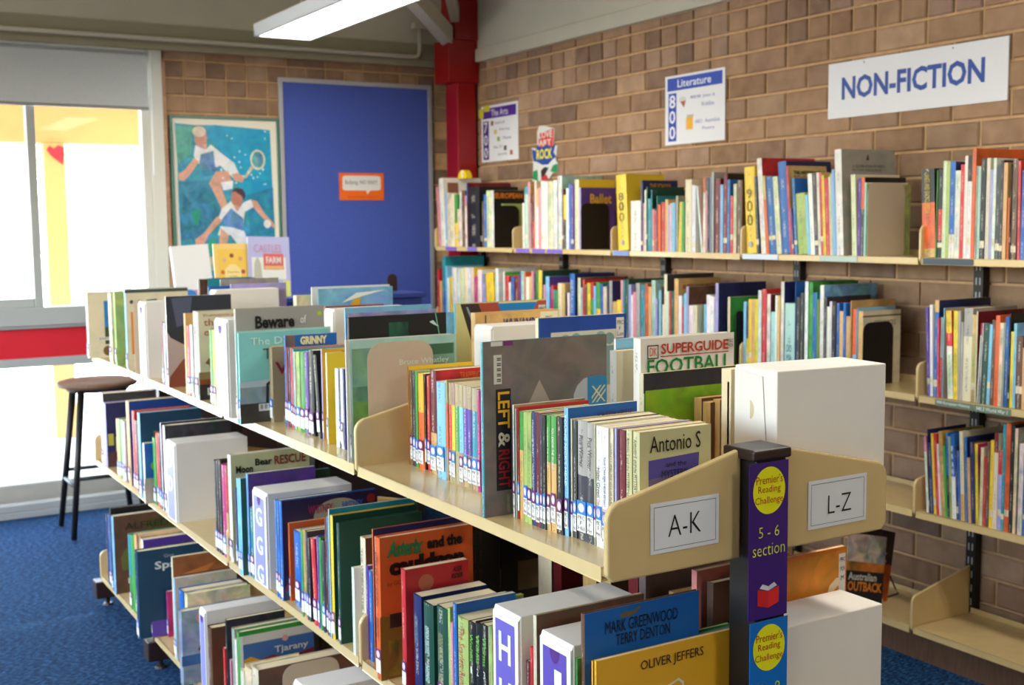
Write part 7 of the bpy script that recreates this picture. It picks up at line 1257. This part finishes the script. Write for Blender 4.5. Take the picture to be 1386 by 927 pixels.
# bar stool
sr = root('bar_stool', 'black bar stool with a round brown wooden seat by the low window', 'stool', (1.265, 6.20, 0))
m = MB(); pr = [(0, .735), (.165, .735), (.188, .742), (.196, .754), (.190, .766), (.165, .772), (0, .770)]
for k in range(32):
    a, b = 2*PI*k/32, 2*PI*(k+1)/32
    for (r0, z0), (r1, z1) in zip(pr, pr[1:]): m.face([(r0*math.cos(a), r0*math.sin(a), z0), (r0*math.cos(b), r0*math.sin(b), z0), (r1*math.cos(b), r1*math.sin(b), z1), (r1*math.cos(a), r1*math.sin(a), z1)])
m.build('seat', M['wood'], sr, smooth=True)
m = MB()
for k in range(32):
    a, b = 2*PI*k/32, 2*PI*(k+1)/32; m.face([(.150*math.cos(a), .150*math.sin(a), .720), (.150*math.cos(b), .150*math.sin(b), .720), (.158*math.cos(b), .158*math.sin(b), .736), (.158*math.cos(a), .158*math.sin(a), .736)]); m.face([(0, 0, .720), (.150*math.cos(b), .150*math.sin(b), .720), (.150*math.cos(a), .150*math.sin(a), .720)])
m.build('seat_ring', M['blacksteel'], sr)
Q = [(-1, -1), (1, -1), (1, 1), (-1, 1)]
for sx, sy in Q: m = MB(); m.tube([(sx*.100, sy*.100, .73), (sx*.178, sy*.165, .006)], .019, .014, 10); m.build('leg', M['blacksteel'], sr, smooth=True)
for i, (z, k) in enumerate(((.30, .150), (.26, .154), (.30, .150), (.26, .154))):
    a, b = Q[i], Q[(i+1) % 4]; m = MB(); m.tube([(a[0]*k, a[1]*k*.95, z), (b[0]*k, b[1]*k*.95, z)], .010, n=8); m.build('stretcher', M['blacksteel'], sr, smooth=True)

# ------------------------------------------------------------------ things on the walls
def board_back(name, label, cat, x0, x1, z0, z1, t, fw, face, frm):
    r = root(name, label, cat, (x0, YB-.001, z0)); w, h = x1-x0, z1-z0
    m = MB(); m.box((fw*.5, -t*.6, fw*.5), (w-fw*.5, 0, h-fw*.5)); m.build('panel', face, r)
    for nm, a, b in (('frame_side', (0, 0), (fw, h)), ('frame_side', (w-fw, 0), (w, h)), ('frame_rail', (fw, 0), (w-fw, fw)), ('frame_rail', (fw, h-fw), (w-fw, h))):
        m = MB(); m.box((a[0], -t, a[1]), (b[0], 0, b[1])); m.build(nm, frm, r, bevel=.002)
    return r
board_back('notice_board', 'big blue felt notice board in an aluminium frame on the back wall', 'notice board', 2.440, 3.430, .95, 2.385, .018, .026, M['felt'], mat('aluminium', hx('b4b6ba'), .35, .5, metal=.3))
pp = board_back('framed_painting', 'framed watercolour of two tennis players in a thin green frame', 'painting', 1.808, 2.434, 1.235, 2.146, .022, .014, mat('picture_mount', hx('e2dccc'), .7, .2), mat('green_frame', hx('4c7a6c'), .4, .5))
pt = root('painting_print', '', '', (0, 0, 0)); bpy.data.objects.remove(pt)
m = MB(); PW, PH = .626, .911
def PP(u, v, k): return (u*PW, -.0134-.00004*k, v*PH)
K = [0]
def poly(c, pts, a=.35):
    K[0] += 1; m.face([PP(u/742*1.068-.035, 1-(v-30)/927*1.02, K[0]) for u, v in pts], hx(c), [(0, 0, 0, a)]*len(pts))
def pdisc(c, u, v, rx, ry, a=.3): poly(c, [(u+rx*math.cos(2*PI*i/18), v-ry*math.sin(2*PI*i/18)) for i in range(18)][::1], a)
poly('3e9cb8', [(55, 72), (180, 80), (300, 76), (480, 84), (662, 95), (668, 400), (676, 640), (672, 930), (70, 930), (60, 560), (62, 300)], .75)
poly('1c9cc4', [(280, 78), (660, 96), (668, 420), (520, 500), (440, 420), (330, 210), (260, 140)], .3); poly('2c90b0', [(480, 470), (672, 420), (672, 930), (500, 930), (520, 700)], .6)
poly('58a89c', [(58, 90), (170, 84), (150, 240), (64, 300)], .5); poly('3c88a8', [(62, 400), (250, 380), (330, 560), (200, 700), (70, 720)], .7); poly('2c9c78', [(140, 560), (190, 540), (180, 640), (150, 620)], .3); poly('3aa088', [(230, 720), (290, 700), (280, 800), (240, 790)], .3)
sk, sh = 'd8a48c', 'e0e0e4'
pdisc('c89080', 212, 150, 40, 52); pdisc('d8c8b0', 205, 115, 42, 30); poly('d8a090', [(215, 185), (250, 180), (245, 225), (220, 215)])
poly(sh, [(178, 190), (240, 215), (275, 185), (345, 235), (420, 285), (450, 345), (410, 370), (330, 300), (310, 310), (200, 300), (165, 250)], .25); poly('6c94c0', [(210, 240), (290, 220), (300, 320), (230, 330), (195, 300)], .6)
poly(sk, [(170, 260), (198, 280), (150, 340), (100, 390), (70, 385), (65, 350), (100, 335)]); poly(sk, [(400, 350), (440, 340), (485, 365), (470, 395), (420, 385)])
poly(sk, [(300, 335), (380, 330), (400, 385), (330, 420), (370, 520), (330, 545), (300, 480), (255, 400)]); poly('e0e4ec', [(330, 395), (410, 385), (405, 430), (345, 440)], .3)
poly('c8b890', [(480, 365), (530, 300), (545, 312), (495, 372)]); pdisc('d8d4c0', 575, 265, 50, 58); pdisc('6aa8b8', 575, 265, 38, 46, .8)
pdisc('c08068', 430, 485, 36, 55); poly('4a3850', [(395, 450), (420, 425), (470, 430), (488, 460), (480, 500), (460, 470), (420, 445)]); poly('d8a088', [(405, 520), (450, 530), (440, 570), (410, 555)])
poly(sh, [(390, 500), (430, 560), (470, 510), (520, 490), (545, 530), (480, 560), (465, 640), (440, 680), (370, 660), (350, 600), (300, 610), (330, 545)], .25); poly('6490c8', [(330, 600), (390, 540), (470, 600), (460, 690), (370, 660)], .7)
poly(sk, [(300, 585), (330, 610), (240, 690), (200, 760), (160, 750), (155, 715), (210, 680)]); poly(sk, [(520, 490), (560, 500), (610, 570), (680, 640), (665, 655), (600, 600), (540, 540)]); pdisc('e6e4dc', 626, 630, 24, 24)
poly('e0e4ea', [(320, 640), (400, 650), (470, 670), (500, 740), (430, 750), (380, 690), (345, 700), (300, 690)], .3); poly(sk, [(320, 650), (370, 690), (350, 770), (310, 860), (285, 870), (300, 780)]); poly(sk, [(440, 740), (500, 740), (525, 830), (490, 850)])
poly('6c4c44', [(190, 745), (230, 810), (250, 850), (235, 855), (180, 760)]); pdisc('b8b4a0', 262, 850, 45, 40, .6)
for i in range(26):
    rr = random.Random(i); u, v = rr.uniform(300, 640), rr.uniform(100, 420); pdisc('c8e4ec', u, v, rr.uniform(3, 8), rr.uniform(3, 8), 0)
m.build('painted_sheet', M['print'], pp)
# anti bullying card
bc = root('speech_bubble_card', 'orange card with a white speech bubble pinned on the blue board', 'card', (2.803, YB-.014, 1.681)); w, h = .290, .162
m = MB(); m.box((0, -.002, 0), (w, 0, h), hx('f06a10')); m.build('card', M['flat'], bc)
m = MB(); m.face([(x*w, -.0026, z*h) for x, z in rrect(.07, .36, .93, .90, .08)], hx('e4e2de')); m.face([(.60*w, -.0026, .37*h), (.62*w, -.0026, .22*h), (.70*w, -.0026, .37*h)], hx('e4e2de')); m.build('speech_bubble', M['flat'], bc)
text('Bullying. NO WAY!', bc, (.13*w, -.0034, .54*h), 'cover', .72*w, .20*h, hx('6a6a64'), 'lettering'); text('www.bullyingnoway.gov.au', bc, (.17*w, -.0026, .09*h), 'cover', .68*w, .06*h, hx('7a3408'), 'lettering')
# signs on the right wall: local y runs to the right as one reads them
def wall_sign(name, label, cat, y1, y0, z0, z1, mt, th=.004):
    r = root(name, label, cat, (XW-.001, y1, z0)); w, h = y1-y0, z1-z0
    m = MB(); m.box((-th, -w, 0), (0, 0, h), (.78, .79, .82)); m.build('sign_panel', M['flat'], r, bevel=.001); return r, w, h
def quad(r, nm, c, a, b, x): m = MB(); m.face([(x, -a[0], a[1]), (x, -a[0], b[1]), (x, -b[0], b[1]), (x, -b[0], a[1])], hx(c)); return m.build(nm, M['flat'], r)
r, w, h = wall_sign('section_sign', 'large white NON-FICTION sign with blue capitals on the brick wall', 'sign', 3.498, 2.671, 1.932, 2.148, None, .006)
text('NON-FICTION', r, (-.0068, -.088*w, .32*h), 'wall', .80*w, .41*h, hx('0f3f94'), 'lettering', .032)
for yy in (.22, .72): quad(r, 'screw', '6a6c74', (yy*w, .93*h), (yy*w+.006, .93*h+.006), -.0066)
r, w, h = wall_sign('subject_sign', 'white Literature 800 poster with blue bands on the brick wall', 'poster', 4.547, 4.121, 1.892, 2.212, None, .002)
quad(r, 'title_band', '1440a8', (.04*w, .78*h), (.96*w, .965*h), -.0026); text('Literature', r, (-.0032, -.22*w, .82*h), 'wall', .56*w, .11*h, (.82, .84, .92), 'lettering', .01)
quad(r, 'number_band', '1440a8', (.06*w, .05*h), (.20*w, .745*h), -.0026)
for i, s in enumerate('800'): text(s, r, (-.0032, -.078*w, (.53-.225*i)*h), 'wall', .105*w, .19*h, (.82, .84, .92), 'lettering', .015)
for s, u, v, ww, hh in (('808.88  Jokes &', .44, .62, .40, .055), ('Riddles', .63, .51, .2, .055), ('A821  Australian', .52, .275, .40, .055), ('Poetry', .64, .165, .2, .055)): text(s, r, (-.0026, -u*w, v*h), 'wall', ww*w, hh*h, hx('5a6cac'), 'lettering')
quad(r, 'picture', 'e8a818', (.37*w, .20*h), (.48*w, .37*h), -.0026); quad(r, 'picture', 'b4b8a0', (.38*w, .37*h), (.49*w, .41*h), -.0027)
m = MB(); m.face([(-.0028, -(.31+.06*math.cos(2*PI*i/14))*w, (.63+.05*math.sin(2*PI*i/14))*h) for i in range(14)], hx('cfccc8')); m.face([(-.003, -.27*w, .61*h), (-.003, -.33*w, .52*h), (-.003, -.36*w, .62*h)], hx('a8543c')); m.build('picture', M['flat'], r)
r, w, h = wall_sign('subject_sign', 'white The Arts 700 poster with purple bands beside the red column', 'poster', 6.318, 5.892, 1.898, 2.228, None, .002)
quad(r, 'title_band', '4a1c88', (.04*w, .77*h), (.95*w, .955*h), -.0026); text('The Arts', r, (-.0032, -.28*w, .80*h), 'wall', .46*w, .12*h, (.78, .76, .86), 'lettering', .01)
quad(r, 'number_band', '3a1670', (.05*w, .04*h), (.21*w, .73*h), -.0026)
for i, s in enumerate('700'): text(s, r, (-.0032, -.075*w, (.52-.225*i)*h), 'wall', .105*w, .19*h, (.78, .76, .86), 'lettering', .015)
for s, u, v, ww in (('Handicraft', .38, .655, .26), ('Performing', .50, .525, .28), ('Music', .60, .375, .22), ('Films TV', .34, .225, .24), ('Sport & Play', .46, .09, .26)): text(s, r, (-.0026, -u*w, v*h), 'wall', ww*w, .05*h, hx('4a4470'), 'lettering')
for c, u, v in (('8a5040', .27, .64), ('d8c03c', .36, .48), ('90a850', .44, .35), ('5a3c34', .62, .18), ('a8603c', .78, .09)): quad(r, 'picture', c, (u*w, v*h), ((u+.07)*w, (v+.08)*h), -.0026)
quad(r, 'sticky_note', 'c8c020', (.08*w, .90*h), (.24*w, 1.01*h), -.0034); quad(r, 'sticky_note', 'd0c83c', (-.06*w, .80*h), (.07*w, .96*h), -.0038)
# cut out rock poster
r = root('cut_out_poster', 'small hand cut poster with ROCK in yellow on a blue burst above the books', 'poster', (XW-.001, 5.75, 1.76)); w, h = .27, .31
def pol(nm, c, pts, x): m = MB(); m.prism([(-u*w, v*h) for u, v in pts], 'x', -x-.0006, -x, hx(c)); m.build(nm, M['flat'], r)
pol('paper_backing', 'd8d8d4', [(.02, .02), (.06, .30), (.0, .62), (.22, .60), (.22, .90), (.30, 1.0), (.46, .99), (.88, .92), (.84, .62), (.98, .62), (.92, .36), (1, .30), (.98, .16), (.8, .14), (.62, .02)], .001)
pol('red_lettering_ground', 'd0402c', [(.26, .60), (.30, .86), (.86, .92), (.82, .60)], .0018); pol('blue_burst', '1c4496', [(.05, .46), (.02, .60), (.16, .56), (.24, .66), (.40, .60), (.6, .66), (.72, .60), (.92, .64), (.84, .50), (.95, .42), (.80, .38), (.64, .30), (.42, .30), (.22, .36), (.08, .38)], .0026)
pol('green_shape', '1c8a50', [(.03, .06), (.06, .20), (.22, .22), (.24, .02)], .002); pol('green_shape', '1c8a50', [(.72, .18), (.82, .28), (.99, .30), (.98, .16), (.84, .15)], .002); pol('dark_shape', '2a2024', [(.36, .20), (.5, .26), (.66, .24), (.54, .14), (.44, .06), (.38, .04)], .0022); pol('red_shape', 'c03030', [(.36, .02), (.44, .10), (.58, .12), (.66, .02)], .003)
text('LOVE', r, (-.0032, -.30*w, .77*h), 'wall', .5*w, .12*h, (.75, .72, .68), 'lettering', .02); text('ART', r, (-.0032, -.28*w, .63*h), 'wall', .48*w, .11*h, (.75, .72, .68), 'lettering', .02); text('ROCK', r, (-.0038, -.20*w, .40*h), 'wall', .60*w, .18*h, hx('f0e418'), 'lettering', .03)
# yellow toy hat lying on the tall books by the column
ht = root('yellow_sun_ornament', 'small yellow ornament lying on the books beside the red column', 'ornament', (3.36, 6.16, 1.795))
m = MB()
for k in range(16):
    a, b = PI*k/16, PI*(k+1)/16
    m.face([(-.005, 0, 0), (-.005, .055*math.cos(a), .05*math.sin(a)), (-.005, .055*math.cos(b), .05*math.sin(b))][::-1], hx('ecc818')); m.face([(.03, 0, 0), (.03, .055*math.cos(a), .05*math.sin(a)), (.03, .055*math.cos(b), .05*math.sin(b))], hx('ecc818'))
    m.face([(-.005, .055*math.cos(a), .05*math.sin(a)), (-.005, .055*math.cos(b), .05*math.sin(b)), (.03, .055*math.cos(b), .05*math.sin(b)), (.03, .055*math.cos(a), .05*math.sin(a))][::-1], hx('ecc818'))
m.build('ornament_body', M['flat'], ht)
quad(ht, 'pale_stripe', 'ece4b8', (-.012, .002), (.012, .047), -.0056)
flush_texts()
